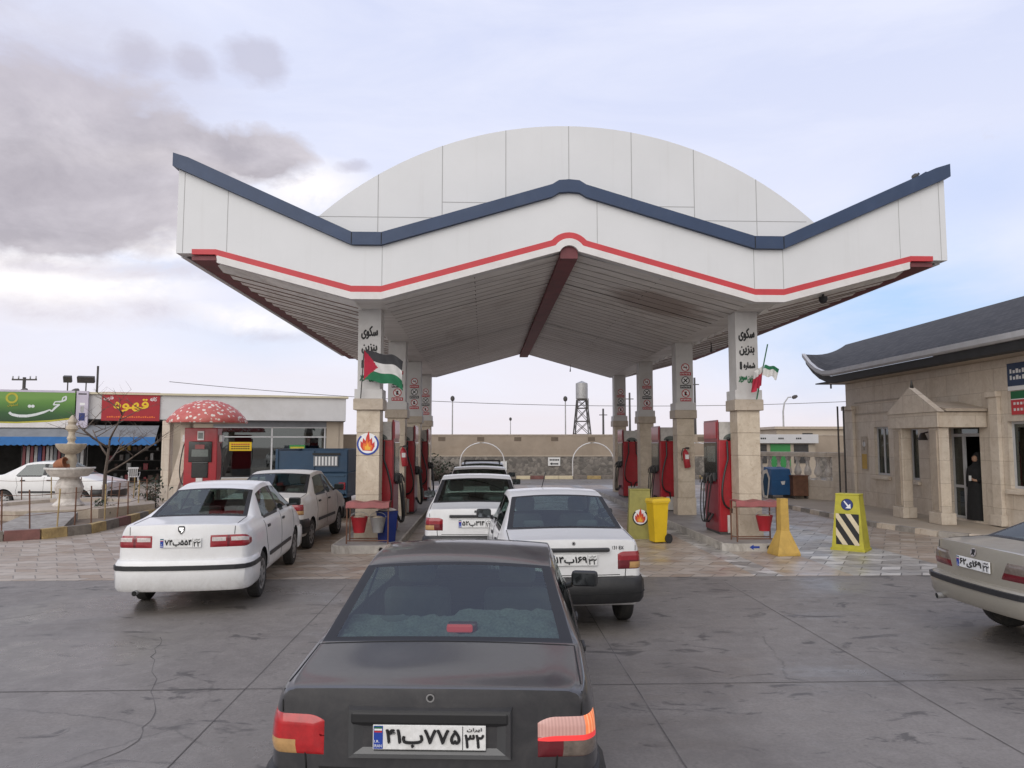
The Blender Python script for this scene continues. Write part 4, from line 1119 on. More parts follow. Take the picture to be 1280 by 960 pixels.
# ------------------------------------------------------------------ pump islands
def island(x0, x1, label, hatch):
    t = thing('pump_island', label, 'pump island', ((x0 + x1) / 2, 14.45, 0))
    y0, y1 = 14.45, 31.6; b = MB(); ch = .12
    P = [(x0 + ch, y0), (x1 - ch, y0), (x1, y0 + ch), (x1, y1), (x0, y1), (x0, y0 + ch)]
    mi = Matrix.Translation((-(x0 + x1) / 2, -y0, 0))
    b.prism(P, 0, .152, M['isl_side'], mi)
    k = b.build('kerb', t)
    b = MB(); q = [(x + (.045 if x < (x0 + x1) / 2 else -.045), y + .03) for x, y in P]; b.prism(q, .152, .158, M['isl_top'], mi); b.build('island_top', t)
    b = MB(); hx = x0 + (x1 - x0) * hatch
    b.tube([(hx, y0 - .012, .078), (hx, y0 + .05, .078)], [.05, .05], M['conc'], 16, mi, False); b.tube([(hx, y0 - .008, .078), (hx, y0 + .1, .078)], .037, M['well'], 16, mi); b.build('drain_pipe', t)
    return t
il = island(-2.93, -1.66, 'left pump island with whitewashed kerb and a round drain pipe in its front', .76)
ir = island(4.68, 5.98, 'right pump island with a small blue arrow painted on its kerb', .68)
b = MB(); poly(b, [(-.10, 0), (-.02, .05), (-.02, .02), (.10, .02), (.10, -.02), (-.02, -.02), (-.02, -.05)], FRONT(-.05, -.004, .085), M['plate_blue']); b.build('painted_arrow', ir, fix=False)

# ------------------------------------------------------------------ fuel dispensers
def sag(p0, p1, drop, n=12, bow=(0, 0)):
    out = []
    for i in range(n + 1):
        t = i / n; w = 4 * t * (1 - t)
        out.append((p0[0] + (p1[0] - p0[0]) * t + bow[0] * w, p0[1] + (p1[1] - p0[1]) * t + bow[1] * w, p0[2] + (p1[2] - p0[2]) * t - drop * w))
    return out
def dispenser(label, loc, face):
    """face = -1: the display looks to -x, +1: to +x (two-sided, the ends carry the hoses)"""
    t = thing('fuel_dispenser', label, 'fuel pump', loc, 0, 'red fuel pumps on the islands')
    w, d = .32, .50
    b = MB(); b.box(-w, w, -d, d, .0, .06, M['dark_steel'], None, .01); b.box(-w + .01, w - .01, -d + .01, d - .01, .06, 2.02, M['pump_red'], None, .015); b.build('body', t)
    for s in (-1, 1):
        b = MB(); b.box(s * w - .02, s * w + .02, -d + .02, d - .02, .06, 2.46, M['pump_red2'], None, .012); b.build('side_panel', t)
    b = MB(); b.box(-w + .03, w - .03, -d + .04, d - .04, 2.02, 2.42, M['pump_white'], None, .02); o = b.build('head', t)
    e = MB()
    e.add([(.20 * math.cos(a_), -d + .036, 2.04 + .13 * math.sin(a_)) for a_ in [PI * i / 12 for i in range(13)]], [list(range(13))], M['lcd'])
    for x in (-.1, .1): e.tube([(x, -d + .03, 2.06), (x, -d - .02, 2.04)], .035, M['black'], 8)
    e.build('meter_dome', o, fix=False)
    for s in (-1, 1):
        b = MB(); X = s * (w + .02); 
        Mx = Matrix.Translation((X, 0, 0))
        b.box(-.02, .02, -d + .05, d - .05, 1.18, 1.98, M['screen'], Mx, .01); sc = b.build('display', t)
        b = MB(); b.box(s * .020 - .004, s * .020 + .004, -d + .12, d - .30, 1.55, 1.90, M['lcd'], Mx); b.box(s * .020 - .004, s * .020 + .004, .25, d - .10, 1.62, 1.88, M['lcd'], Mx); b.build('screen', sc)
        b = MB(); b.box(-.015, .015, -d + .06, d - .06, 2.06, 2.42, M['pump_red'], Mx); b.build('top_sign', t)
    for y, zz in ((-.36, 1.22), (-.12, 1.16), (.14, 1.2), (.36, 1.15)):
        s = face
        b = MB(); p = Vector((s * (w + .06), y, zz))
        b.box(-.04, .04, -.035, .035, -.09, .10, M['black'], Matrix.Translation(p), .02)
        b.tube([p + Vector((s * .02, 0, .02)), p + Vector((s * .06, .01, .08)), p + Vector((s * .09, .02, .02)), p + Vector((s * .10, .02, -.08))], [.022, .02, .016, .012], M['dark_steel'], 8)
        nz = b.build('nozzle', t)
        h = MB(); h.tube([(p.x + s * .05, y, zz - .04)] + sag((p.x + s * .07, y + .02, zz - .12), (s * (w + .03), y + .30 if y < 0 else y - .3, .42), .45, 16, (s * .10, 0)), .014, M['hose'], 8); h.build('hose', nz)
    for x in (-.14, .14):
        b = MB(); b.tube([(x, -d - .02, 2.0)] + sag((x, -d - .06, 1.62), (x * .6 + .02, -d - .05, .55), .25, 14, (.20 if x > 0 else -.20, -.08)) + [(x * .3, -d - .01, .36)], .022, M['hose'], 8); b.build('hose', t)
    b = MB(); b.box(-.16, .20, -d - .03, -d + .02, .04, .42, M['pump_white'], None, .015)
    b.build('filter_box', t)
    return t
d0 = dispenser('red fuel pump beside the right front column with a black display and hanging hoses', (5.38, 16.35, wI), -1)
copy_thing(d0, (5.42, 21.85, wI), None, 'red fuel pump behind the column with the fire extinguisher')
copy_thing(d0, (5.38, 27.3, wI), None, 'farthest red fuel pump of the right island')
d1 = dispenser('red fuel pump hidden behind the left front column with the flame emblem', (-2.27, 16.5, wI), 1)
copy_thing(d1, (-2.27, 21.35, wI), None, 'second red fuel pump of the left island between columns')
copy_thing(d1, (-2.27, 26.2, wI), None, 'farthest red fuel pump of the left island')
# ------------------------------------------------------------------ right-hand office building
bo = thing('office_building', 'stone faced office with a dark upswept tiled roof and a gabled porch', 'building', (12.4, 20, 0))
def bP(o): o.parent = bo; o.matrix_parent_inverse = Matrix.Translation((-12.4, -20, 0)); return o
FX, YE, ZW = 12.4, 24.9, 4.12
openings = [(22.3, 23.15, 1.12, 2.62), (20.75, 21.25, 1.05, 2.55), (18.12, 19.42, .16, 2.86), (13.0, 17.1, 1.05, 2.62)]
b = MB(); ys = sorted({6., YE} | {y for o in openings for y in o[:2]})
for ya, yb in zip(ys, ys[1:]):
    op = [o for o in openings if o[0] <= ya and o[1] >= yb]
    zz = [(.0, ZW)] if not op else [(.0, op[0][2]), (op[0][3], ZW)]
    for z0, z1 in zz:
        if z1 > z0 + .01: b.box(FX, FX + .30, ya, yb, z0, z1, M['trav_pale'])
b.box(FX + .30, 22, YE - .3, YE, 0, ZW, M['trav_pale']); b.box(21.7, 22, 6, YE - .3, 0, ZW, M['trav_pale'])
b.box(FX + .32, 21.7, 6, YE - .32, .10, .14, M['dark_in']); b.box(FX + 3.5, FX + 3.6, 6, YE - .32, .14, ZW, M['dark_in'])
bP(b.build('wall'))
b = MB()   # projecting pilasters and stone bands
bP_list = []
for y0, y1 in ((24.3, 24.93), (17.3, 17.62)):
    b = MB(); b.box(FX - .10, FX - .003, y0, y1, .14, ZW - .9, M['trav_pale'], None, .01); b.box(FX - .16, FX - .003, y0 - .05, y1 + .05, .14, .40, M['trav_pale'], None, .01); b.box(FX - .15, FX - .003, y0 - .04, y1 + .04, ZW - .9, ZW - .76, M['trav_pale'], None, .01); bP(b.build('pilaster'))
b = MB()
for z in (3.05, 3.42): b.box(FX - .03, FX - .003, 20.8, 24.28, z, z + .045, M['trav_dark'])
for y in (16.2, 14.6, 12.6): b.box(FX - .03, FX - .003, y, y + .035, 2.75, ZW - .1, M['trav_dark'])
for (ya, yb, z0, z1) in (openings[0], openings[1], openings[3]): b.box(FX - .10, FX - .003, ya - .08, yb + .08, z0 - .13, z0 - .03, M['trav_pale'], None, .01) if False else bP(MB().box(FX - .10, FX - .003, ya - .08, yb + .08, z0 - .13, z0 - .03, M['trav_pale'], None, .01).build('window_sill'))
bP(b.build('stone_bands'))
def window(ya, yb, z0, z1, mull=1, bars=0):
    f = MB(); X = FX + .10
    for (a, c, p, q) in ((ya, ya + .06, z0, z1), (yb - .06, yb, z0, z1), (ya + .06, yb - .06, z0, z0 + .06), (ya + .06, yb - .06, z1 - .06, z1)): f.box(X, X + .06, a, c, p, q, M['gutter'])
    for k in range(mull): y = ya + (yb - ya) * (k + 1) / (mull + 1); f.box(X - .005, X + .055, y - .03, y + .03, z0 + .06, z1 - .06, M['gutter'])
    o = bP(f.build('window'))
    g = MB(); g.box(X + .02, X + .028, ya + .06, yb - .06, z0 + .06, z1 - .06, M['dark_glass']); g.build('pane', o)
window(*openings[0]); window(*openings[1], mull=0); window(*openings[3], mull=1)
f = MB(); X = FX + .12; ya, yb, z0, z1 = openings[2]
for (a, c, p, q) in ((ya, ya + .07, z0, z1), (yb - .07, yb, z0, z1), (ya + .07, yb - .07, z1 - .07, z1), (ya + .07, yb - .07, 2.28, 2.36), (18.92, 18.99, z0, 2.28), (18.99, yb - .07, .95, 1.02), (18.99, yb - .07, z0, .22)): f.box(X, X + .06, a, c, p, q, M['gutter'])
dr = bP(f.build('door'))
g = MB(); g.box(X + .02, X + .028, ya + .07, yb - .07, 2.36, z1 - .07, M['dark_glass']); g.box(X + .02, X + .028, 18.99, yb - .07, .22, 2.28, M['dark_glass']); g.build('pane', dr)
# porch
for y0 in (17.9, 19.55):
    b = MB(); b.box(11.22, 11.48, y0, y0 + .40, .40, 2.50, M['trav_pale'], None, .012); b.box(11.16, 11.54, y0 - .06, y0 + .46, .12, .40, M['trav_pale'], None, .012)
    b.box(11.19, 11.225, y0 + .07, y0 + .33, .45, 2.44, M['trav_dark']); bP(b.build('porch_pier'))
o = None
b = MB(); b.box(11.14, 12.39, 17.80, 20.05, 2.50, 2.88, M['trav_pale'], None, .01); bP(b.build('porch_lintel'))
b = MB(); b.prism([(17.72, 2.885), (20.13, 2.885), (18.93, 3.56)], 11.12, 11.28, M['trav_pale'], Matrix(((0, 0, 1, 0), (1, 0, 0, 0), (0, 1, 0, 0), (0, 0, 0, 1)))); bP(b.build('porch_gable'))
b = MB()
for ya, yb in ((17.7, 18.93), (18.93, 20.15)):
    za, zb_ = (2.89, 3.12) if ya < 18.5 else (3.12, 2.89)
    b.add([(11.30, ya, za), (11.30, yb, zb_), (12.39, yb, zb_), (12.39, ya, za), (11.30, ya, za + .07), (11.30, yb, zb_ + .07), (12.39, yb, zb_ + .07), (12.39, ya, za + .07)], [(0, 1, 2, 3), (7, 6, 5, 4), (0, 4, 5, 1), (3, 2, 6, 7), (0, 3, 7, 4), (1, 5, 6, 2)], M['trav_dark'])
b.tube([(11.2, 18.93, 3.55), (11.2, 18.93, 3.78)], [.05, .005], M['dark_steel'], 8)
bP(b.build('porch_roof'))
# roof: slope with tiles, upswept corner, gutter and dark eave board
def eave(y):      # flare of the far corner
    t = max(0., (y - 24.4) / 2.0); return t * t * .82
ny = 40; Ys = [6 + (26.4 - 6) * i / ny for i in range(ny + 1)]; ZE = 4.52
b = MB(); vs = []; uv = []
for i, y in enumerate(Ys):
    t = (y - 6) / 20.4
    for j in range(9):
        q = j / 8; yr = y + (30.6 - 26.4) * q * max(0, (y - 20) / 6.4)
        z = ZE + (6.28 - ZE) * (q ** .94) + eave(y) * (1 - q) ** 2
        vs.append((11.72 + 3.6 * q, yr, z)); uv.append((yr, q * 4.0))
fs = [(i * 9 + j, (i + 1) * 9 + j, (i + 1) * 9 + j + 1, i * 9 + j + 1) for i in range(ny) for j in range(8)]
b.add(vs, fs, M['shingle'])
vs2 = [(p[0] + 0., p[1], p[2] - .09) for p in vs]; b.add(vs2, [tuple(reversed(f_)) for f_ in fs], M['fascia_dark'])
rf = bP(b.build('roof', fix=False))
ul = rf.data.uv_layers.new(name='UVMap')
for l in rf.data.loops: ul.data[l.index].uv = uv[l.vertex_index % len(uv)]
b = MB()      # far slope so that the ridge has a back
b.add([(15.32, 6, 6.28), (15.32, 30.6, 6.28), (22.6, 26.4, 4.5), (22.6, 6, 4.5)], [(0, 1, 2, 3)], M['fascia_dark']); bP(b.build('roof', fix=False))
def eave_sweep(prof, m, name, parent=None):
    b = MB(); n = len(prof); P = [(11.72, y, eave(y)) for y in Ys]
    for (x, y, e) in P:
        for (o_, z) in prof: b.v.append(Vector((x + o_, y, ZE + e + z)))
    k = b.mi(m)
    for i in range(len(P) - 1):
        for j in range(n): b.f.append([i * n + j, (i + 1) * n + j, (i + 1) * n + (j + 1) % n, i * n + (j + 1) % n]); b.k.append(k); b.sm.append(False)
    b.f.append(list(range(n))); b.k.append(k); b.sm.append(False); b.f.append(list(reversed(range(len(P) * n - n, len(P) * n)))); b.k.append(k); b.sm.append(False)
    o = b.build(name, parent); return o
bP(eave_sweep([(-.14, .03), (-.14, -.10), (-.10, -.15), (-.02, -.15), (-.02, .03)], M['gutter'], 'gutter'))
bP(eave_sweep([(-.04, -.16), (.0, -.36), (.10, -.40), (.16, -.16)], M['fascia_dark'], 'eave_board'))
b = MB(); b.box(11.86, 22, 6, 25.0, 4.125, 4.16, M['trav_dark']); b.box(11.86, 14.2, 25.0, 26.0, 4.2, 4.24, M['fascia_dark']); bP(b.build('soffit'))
b = MB(); b.tube([(11.9, 24.9, 4.12), (11.9, 24.9, 3.98)], .03, M['black'], 8); bP(b.build('eave_lamp'))
b = MB(); rect(b, -.55, .55, -.32, .32, LEFTF(FX - .02, 16.45, 3.66), M['navy'], 0)
for z in (.13, -.02): 
    for u in range(9): rect(b, -.46 + u * .1, -.40 + u * .1 + (u % 3) * .012, z - .05, z + .05 - (u % 2) * .03, LEFTF(FX - .021, 16.45, 3.66), M['ink_white'], .002)
rect(b, -.55, .55, -.32, -.22, LEFTF(FX - .021, 16.45, 3.66), M['ink_white'], .001)
tag(b.build('wall_sign', fix=False), 'blue sign with two lines of white lettering high on the office wall', 'sign')
b = MB(); Ms = LEFTF(FX - .02, 16.42, 3.05); rect(b, -.5, .5, .09, .27, Ms, M['ink_green'], 0); rect(b, -.5, .5, -.28, .07, Ms, M['stripe_red'], 0); rect(b, -.5, .5, .07, .09, Ms, M['ink_white'], 0)
for z in (-.02, -.16):
    for u in range(8): rect(b, -.42 + u * .11, -.35 + u * .11, z - .03, z + .03, Ms, M['strip_white'], .002)
tag(b.build('wall_sign', fix=False), 'red and green sign below the blue sign on the office wall', 'sign')
b = MB(); Ms = LEFTF(FX - .02, 23.75, 1.78); rect(b, -.2, .2, -.55, .55, Ms, M['trav_dark'], 0); rect(b, -.16, .16, -.5, -.02, Ms, M['sand_yellow'], .002); disc(b, Ms @ Matrix.Translation((0, .3, 0)), .09, M['ink_white'], .002); rect(b, -.02, .02, .1, .42, Ms, M['dark_steel'], .003)
tag(b.build('notice_board', fix=False), 'narrow notice board with a yellow lower half left of the first office window', 'notice')
b = MB(); b.lathe([(.02, .12), (.06, .10), (.13, -.08), (.12, -.085)], M['dark_steel'], Matrix.Translation((12.2, 20.2, 2.28)), 14); b.tube([(12.2, 20.2, 2.38), (12.36, 20.2, 2.42)], .02, M['dark_steel'], 8)
tag(b.build('wall_lantern'), 'dark wall lantern between the porch piers', 'lamp')
# sidewalk in front of it
def kerb_side():
    b = MB(); P = [(9.95, 33.5), (9.95, 18.4), (10.35, 16.6), (11.1, 15.6), (12.4, 15.2), (30, 15.0), (30, 33.5)]
    b.prism(list(reversed(P)) if False else P, 0, .115, M['plaster2']); return b
struct(kerb_side().build('pavement'))
b = MB(); P = [(9.95, 33.5), (9.95, 18.4), (10.35, 16.6), (11.1, 15.6), (12.4, 15.2), (20, 15.1)]
def along(P, step):
    out = []; 
    for (x0, y0), (x1, y1) in zip(P, P[1:]):
        L_ = math.hypot(x1 - x0, y1 - y0); n_ = max(1, round(L_ / step))
        for i in range(n_): out.append(((x0 + (x1 - x0) * i / n_, y0 + (y1 - y0) * i / n_), (x0 + (x1 - x0) * (i + 1) / n_, y0 + (y1 - y0) * (i + 1) / n_)))
    return out
for i, (a, c) in enumerate(along(P, .62)):
    m = M['conc'] if i % 2 else M['trav_pale']
    b.sweep([(-.015, 0), (.14, 0), (.125, .125), (-.015, .125)], [a, (c[0] + (a[0] - c[0]) * .02, c[1] + (a[1] - c[1]) * .02)], m)
struct(b.build('kerb'))

# balustrade running back from the office corner
bal = thing('stone_balustrade', 'stone balustrade with turned balusters on a low wall beside the office corner', 'balustrade', (12.45, 25.4, 0))
LB = 5.6; Mb_ = Matrix.Rotation(math.atan2(.895, -.447), 4, 'Z')
b = MB(); b.box(0, LB, -.14, .14, 0, .80, M['trav_pale'], Mb_); b.build('low_wall', bal)
b = MB(); b.box(0, LB, -.17, .17, 1.62, 1.79, M['trav_pale'], Mb_, .012); b.build('top_rail', bal)
for k in (0, LB - .3):
    b = MB(); b.box(k, k + .3, -.16, .16, .80, 1.62, M['trav_pale'], Mb_, .01); b.build('pier', bal)
prof = [(.10, .80), (.10, .87), (.06, .91), (.13, 1.03), (.12, 1.14), (.055, 1.32), (.07, 1.40), (.055, 1.46), (.10, 1.54), (.10, 1.62)]
for k in range(11):
    b = MB(); b.lathe(prof, M['foun'], Mb_ @ Matrix.Translation((.58 + k * .44, 0, 0)), 12); b.build('baluster', bal)
for x, y in ((11.93, 24.55), (12.08, 24.45)):
    b = MB(); b.tube([(x, y, .1), (x, y, 3.35)], .03, M['dark_steel'], 8); tag(b.build('steel_pole'), 'thin steel pole left of the office corner, ' + ('the farther of the pair' if x < 12 else 'the nearer of the pair'), 'pole')
# blue box on the pavement
t = thing('donation_box', 'blue steel box with a small white emblem standing on the pavement by the balustrade', 'box', (10.72, 27.0, .115), R(8))
b = MB(); b.box(-.34, .48, -.3, .3, .12, .66, M['mail_blue'], None, .02); b.add([(-.34, -.3, .66), (.48, -.3, .66), (.48, .3, .66), (-.34, .3, .66), (-.30, -.22, 1.05), (.44, -.22, 1.05), (.44, .3, 1.12), (-.30, .3, 1.12)], [(0, 1, 5, 4), (1, 2, 6, 5), (2, 3, 7, 6), (3, 0, 4, 7), (4, 5, 6, 7)], M['mail_blue']); b.build('body', t)
for x in (-.3, .44):
    b = MB(); b.box(x - .03, x + .03, -.25, .25, 0, .12, M['dark_steel']); b.build('leg', t)
b = MB(); poly(b, [(-.08, .05), (.1, .07), (.07, -.06), (-.03, -.07)], FRONT(.10, -.305, .56), M['ink_white'], 0); b.build('emblem', t, fix=False)
t = thing('folded_hand_sign', 'tall pale blue hand shaped plate at the left end of the blue box', 'sign', (10.24, 26.75, .115))
b = MB(); b.prism([(-.10, .05), (.06, .0), (.12, .35), (.16, .75), (.06, 1.05), (-.08, 1.0), (-.16, .6)], -.02, .02, M['foun'], FRONT(0, 0, 0)); b.prism([(-.06, .12), (.03, .1), (.07, .4), (.10, .7), (.03, .92), (-.05, .88), (-.10, .6)], .021, .03, M['box_blue'], FRONT(0, 0, 0)); b.build('plate', t)
t = thing('steel_crate', 'rusty brown steel crate right of the blue box', 'crate', (11.42, 26.75, .115))
b = MB(); b.box(-.28, .28, -.28, .28, .10, .80, M['rust_and_slat_shadow'], None, .01); b.box(-.30, .30, -.30, .30, .80, .84, M['rust_and_slat_shadow']); b.build('body', t)
for x in (-.24, .24):
    b = MB(); b.box(x - .025, x + .025, -.26, .26, 0, .10, M['dark_steel']); b.build('leg', t)

# ------------------------------------------------------------------ far boundary
w = thing('boundary_wall', 'long boundary wall, tan plaster above rubble stone, behind the forecourt', 'wall', (4, 46, 0))
b = MB(); b.box(-20, 22, 0, .35, 0, 1.33, M['rubble']); b.build('stone_base', w)
b = MB(); b.box(-20, 22, .03, .33, 1.33, 2.60, M['plaster']); b.box(-20, 22, -.02, .38, 1.30, 1.36, M['trav_dark']); b.box(-20, 22, .0, .36, 2.60, 2.67, M['trav_dark']); b.build('plaster_face', w)
b = MB()
for x in (-9, -6.6, -4.2, -1.9, .4, 2.7, 5.1, 7.4, 9.6): b.box(x - .22, x + .22, .024, .04, 2.25, 2.50, M['vent'])
b.build('vent_hole', w); 
t = thing('lane_sign', 'small white sign with a black arrow on the rubble wall', 'sign', (4.35, 45.97, .72))
b = MB(); b.box(-.38, .38, -.03, .0, 0, .52, M['plate'], None, .01); o = b.build('board', t); b = MB(); poly(b, [(-.28, .13), (-.12, .22), (-.12, .16), (.26, .17), (.26, .08), (-.12, .09), (-.12, .04)], FRONT(0, -.032, 0), M['ink'], 0)
for u in range(6): rect(b, -.28 + u * .1, -.2 + u * .1, .32, .42, FRONT(0, -.032, 0), M['ink'], 0)
b.build('marking', o, fix=False)
b = MB(); b.box(1.05, 1.42, 45.9, 45.98, .45, 1.0, M['plate'], None, .01); tag(b.build('meter_box'), 'white meter box on the rubble wall left of the arrow sign', 'box')
b = MB()
cols = [M['cream_refl'], M['kerb_maroon'], M['cream_refl'], M['kerb_grey'], M['kerb_yellow'], M['kerb_grey']]
b2 = along([(-9, 43.8), (17, 43.8)], .85)
for i, (a, c) in enumerate(b2): b.box(a[0] + .01, c[0] - .01, 43.8, 44.0, 0, .20, cols[(i * 5 + i // 4) % 6], None, .015)
b.box(-9, 17, 44.0, 45.98, 0, .15, M['soil']); struct(b.build('far_kerb'))
for i, (x, w_) in enumerate(((-.1, 1.32), (6.6, 1.25), (13.0, 1.3), (-5.4, 1.3))):
    b = MB(); pts = [(x - w_, 0, .1), (x - w_, 0, 1.0)] + [(x + w_ * math.cos(R(a)), 0, 1.0 + 1.15 * math.sin(R(a))) for a in range(170, 0, -12)] + [(x + w_, 0, 1.0), (x + w_, 0, .1)]
    b.tube(pts, .032, M['strip_white'], 8)
    tag(b.build('planting_hoop', loc=(0, 44.7, 0)), 'pale metal hoop arch in front of the rubble wall, ' + ['behind the queue of white cars', 'below the water tower', 'right of the right-hand pumps', 'left of the left-hand pumps'][i], 'arch', 'hoop arches along the far wall')
# heap of dark brushwood behind the left pumps
rn = random.Random(5); b = MB()
for k in range(260):
    a = rn.uniform(0, 2 * PI); r_ = rn.uniform(0, 1) ** .6; p = Vector((1.5 * r_ * math.cos(a), .9 * r_ * math.sin(a), 0)); h = (1 - r_ * .6) * 1.5 * rn.uniform(.5, 1.1)
    b.tube([p, p + Vector((rn.uniform(-.2, .2), rn.uniform(-.2, .2), h * .6)), p + Vector((rn.uniform(-.5, .5), rn.uniform(-.4, .4), h))], [.02, .014, .004], M['bark'], 4)
for k in range(420):
    a = rn.uniform(0, 2 * PI); r_ = rn.uniform(0, 1) ** .5; c = Vector((1.5 * r_ * math.cos(a), .9 * r_ * math.sin(a), rn.uniform(.1, 1.6) * (1.1 - r_ * .6))); d = Vector((rn.uniform(-1, 1), rn.uniform(-1, 1), rn.uniform(-1, 1))).normalized() * .11; e = d.cross(Vector((rn.random(), rn.random(), 1))).normalized() * .05
    b.add([c - d, c + e, c + d, c - e], [(0, 1, 2, 3)], M['leaf'])
tag(b.build('dry_bush', loc=(-3.0, 42.5, 0), fix=False), 'dark leafless bush in front of the far wall behind the left pumps', 'bush')

# water tower
t = thing('water_tower', 'grey steel water tank on a lattice tower beyond the wall', 'water tower', (11.95, 90, 0))
b = MB(); b.lathe([(.05, 9.75), (.35, 9.62), (.72, 9.45), (.74, 9.3), (.74, 7.6), (.66, 7.5), (.05, 7.45)], M['steel'], None, 20); b.build('tank', t)
b = MB()
for sx in (-1, 1):
    for sy in (-1, 1): b.tube([(sx * 1.25, sy * 1.25, 0), (sx * .55, sy * .55, 7.5)], .09, M['dark_steel'], 6)
def at_z(z): r_ = 1.25 - .7 * z / 7.5; return r_
for z in (1.6, 3.2, 4.8, 6.4, 7.4):
    r_ = at_z(z)
    for (p, q) in (((-r_, -r_), (r_, -r_)), ((r_, -r_), (r_, r_)), ((r_, r_), (-r_, r_)), ((-r_, r_), (-r_, -r_))): b.tube([(*p, z), (*q, z)], .05, M['dark_steel'], 5)
for z0, z1 in ((1.6, 3.2), (3.2, 4.8), (4.8, 6.4), (6.4, 7.4)):
    a, c = at_z(z0), at_z(z1)
    for sy in (-1, 1):
        b.tube([(-a, sy * a, z0), (c, sy * c, z1)], .04, M['dark_steel'], 5); b.tube([(a, sy * a, z0), (-c, sy * c, z1)], .04, M['dark_steel'], 5)
        b.tube([(sy * a, -a, z0), (sy * c, c, z1)], .04, M['dark_steel'], 5)
b.build('lattice', t)
b = MB(); b.tube([(.8, 0, 0), (.8, 0, 7.6)], .06, M['steel'], 6); b.build('pipe', t)
def lamp_post(label, x, y, h, kind):
    t = thing('street_lamp', label, 'street lamp', (x, y, 0), 0, 'street lamps beyond the station')
    b = MB()
    if kind == 'ball': b.tube([(0, 0, 0), (0, 0, h)], [.065, .045], M['steel'], 8)
    else: b.tube([(0, 0, 0), (0, 0, h * .8), (.12, 0, h * .92), (.45, 0, h), (.7, 0, h + .02)], [.09, .07, .06, .05, .05], M['steel'], 8)
    b.build('post', t)
    b = MB()
    if kind == 'ball': b.lathe([(.02, .0), (.14, .08), (.18, .24), (.13, .40), (.02, .46)], M['dark_steel'], Matrix.Translation((0, 0, h)), 14)
    else: b.lathe([(.02, -.05), (.14, .0), (.16, .1), (.1, .2), (.02, .22)], M['dark_steel'], Matrix.Translation((.85, 0, h - .02)) @ Matrix.Rotation(R(70), 4, 'Y') @ Matrix.Scale(1.9, 4, (0, 0, 1)), 12)
    b.build('lamp_head', t)
lamp_post('street lamp with a round dark head, left one seen under the canopy', -2.55, 60, 5.5, 'ball')
lamp_post('street lamp with a round dark head beside the water tower', 6.62, 60, 5.5, 'ball')
lamp_post('small far street lamp between the two round headed lamps', 3.4, 95, 5.0, 'ball')
lamp_post('street lamp with a curved arm between the canopy and the office roof', 24.6, 60, 5.9, 'arm')
for (x, y, h, lab) in ((14.4, 50, 6.6, 'dark utility pole right of the second right column'), (8.9, 55, 4.7, 'thin pole left of the farthest right column'), (10.9, 55, 5.9, 'thin pole seen between the two rear right columns')):
    b = MB(); b.tube([(0, 0, 0), (0, 0, h)], [.10, .07], M['dark_steel'], 8); b.box(-.3, .3, -.03, .03, h - .5, h - .44, M['dark_steel']); tag(b.build('utility_pole', loc=(x, y, 0)), lab, 'pole')
b = MB(); b.tube([(-26, 62, 7.2)] + sag((-26, 62, 7.2), (40, 62, 6.2), 1.4, 30), .022, M['dark_steel'], 4); tag(b.build('power_cable'), 'thin power cable hanging across the sky behind the station', 'cable')
# small white building with a green door at the right rear
t = thing('service_block', 'low white service building with a green door behind the balustrade', 'building', (18.2, 45, 0))
b = MB(); b.box(-2.4, 2.2, 0, 3.5, 0, 2.12, M['plaster2']); b.build('wall', t)
b = MB(); b.box(-2.55, 2.3, -.25, 3.6, 2.12, 2.66, M['stucco'], None, .01); b.build('roof', t)
b = MB(); b.box(-.62, .62, -.04, .0, .05, 2.08, M['green_door']); b.build('door', t)
for x in (-1.75, .85):
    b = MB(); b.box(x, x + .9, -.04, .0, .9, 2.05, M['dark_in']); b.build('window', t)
b = MB()
for x in (-1.3, -.2, .9):
    for u in range(3): rect(b, x + u * .12, x + .09 + u * .12, 2.36, 2.46, FRONT(0, -.256, 0), M['ink'], 0)
b.build('lettering', t, fix=False)
t = thing('far_house', 'plain flat roofed house above the balustrade beside the office corner', 'house', (27.0, 56, 0))
b = MB(); b.box(-4.6, 4.5, 0, 6, 0, 3.2, M['plaster2']); b.box(-4.8, 4.7, -.2, 6.2, 3.2, 3.4, M['trav_dark']); b.build('wall', t)
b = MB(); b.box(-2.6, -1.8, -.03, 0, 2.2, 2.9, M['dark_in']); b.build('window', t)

# ------------------------------------------------------------------ left shop row
A = Vector((-29, 34.6, 0)); th = math.atan2(5.6, 21.55)
sh = thing('shop_row', 'long low white shop building with a flat cream edged roof', 'building', A, th)
WD = 22.27
b = MB(); b.box(-8, WD, -.05, .30, 3.30, 4.52, M['stucco'], None, .01); b.box(-8, WD - .3, .30, 8, 4.2, 4.5, M['stucco']); b.box(WD - .30, WD, .30, 8, 3.30, 4.52, M['stucco']); b.build('parapet', sh)
b = MB(); b.box(-8, WD + .12, -.17, .45, 4.52, 4.62, M['cream_trim']); b.build('roof_edge', sh)
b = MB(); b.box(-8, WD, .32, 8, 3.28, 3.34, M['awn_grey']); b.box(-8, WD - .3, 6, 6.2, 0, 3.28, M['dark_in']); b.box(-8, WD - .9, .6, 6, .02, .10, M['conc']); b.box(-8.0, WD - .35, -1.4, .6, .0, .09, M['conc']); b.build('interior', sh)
b = MB()
for x0, x1 in ((13.25, 15.6), (21.3, 21.95), (-2, -1.6)): MB().box(x0, x1, .45, .8, .09, 3.28, M['plaster2'], None, .004).build('wall', sh)
b.box(21.95, 22.2, .5, 8, .09, 3.28, M['plaster2']); b.build('wall', sh)
b = MB()
for x in (15.65, 18.50, 21.22): b.box(x - .04, x + .04, .50, .58, .35, 2.95, M['gutter'])
for z in (.32, 2.45, 2.95): b.box(15.6, 21.3, .50, .56, z - .03, z + .03, M['gutter'])
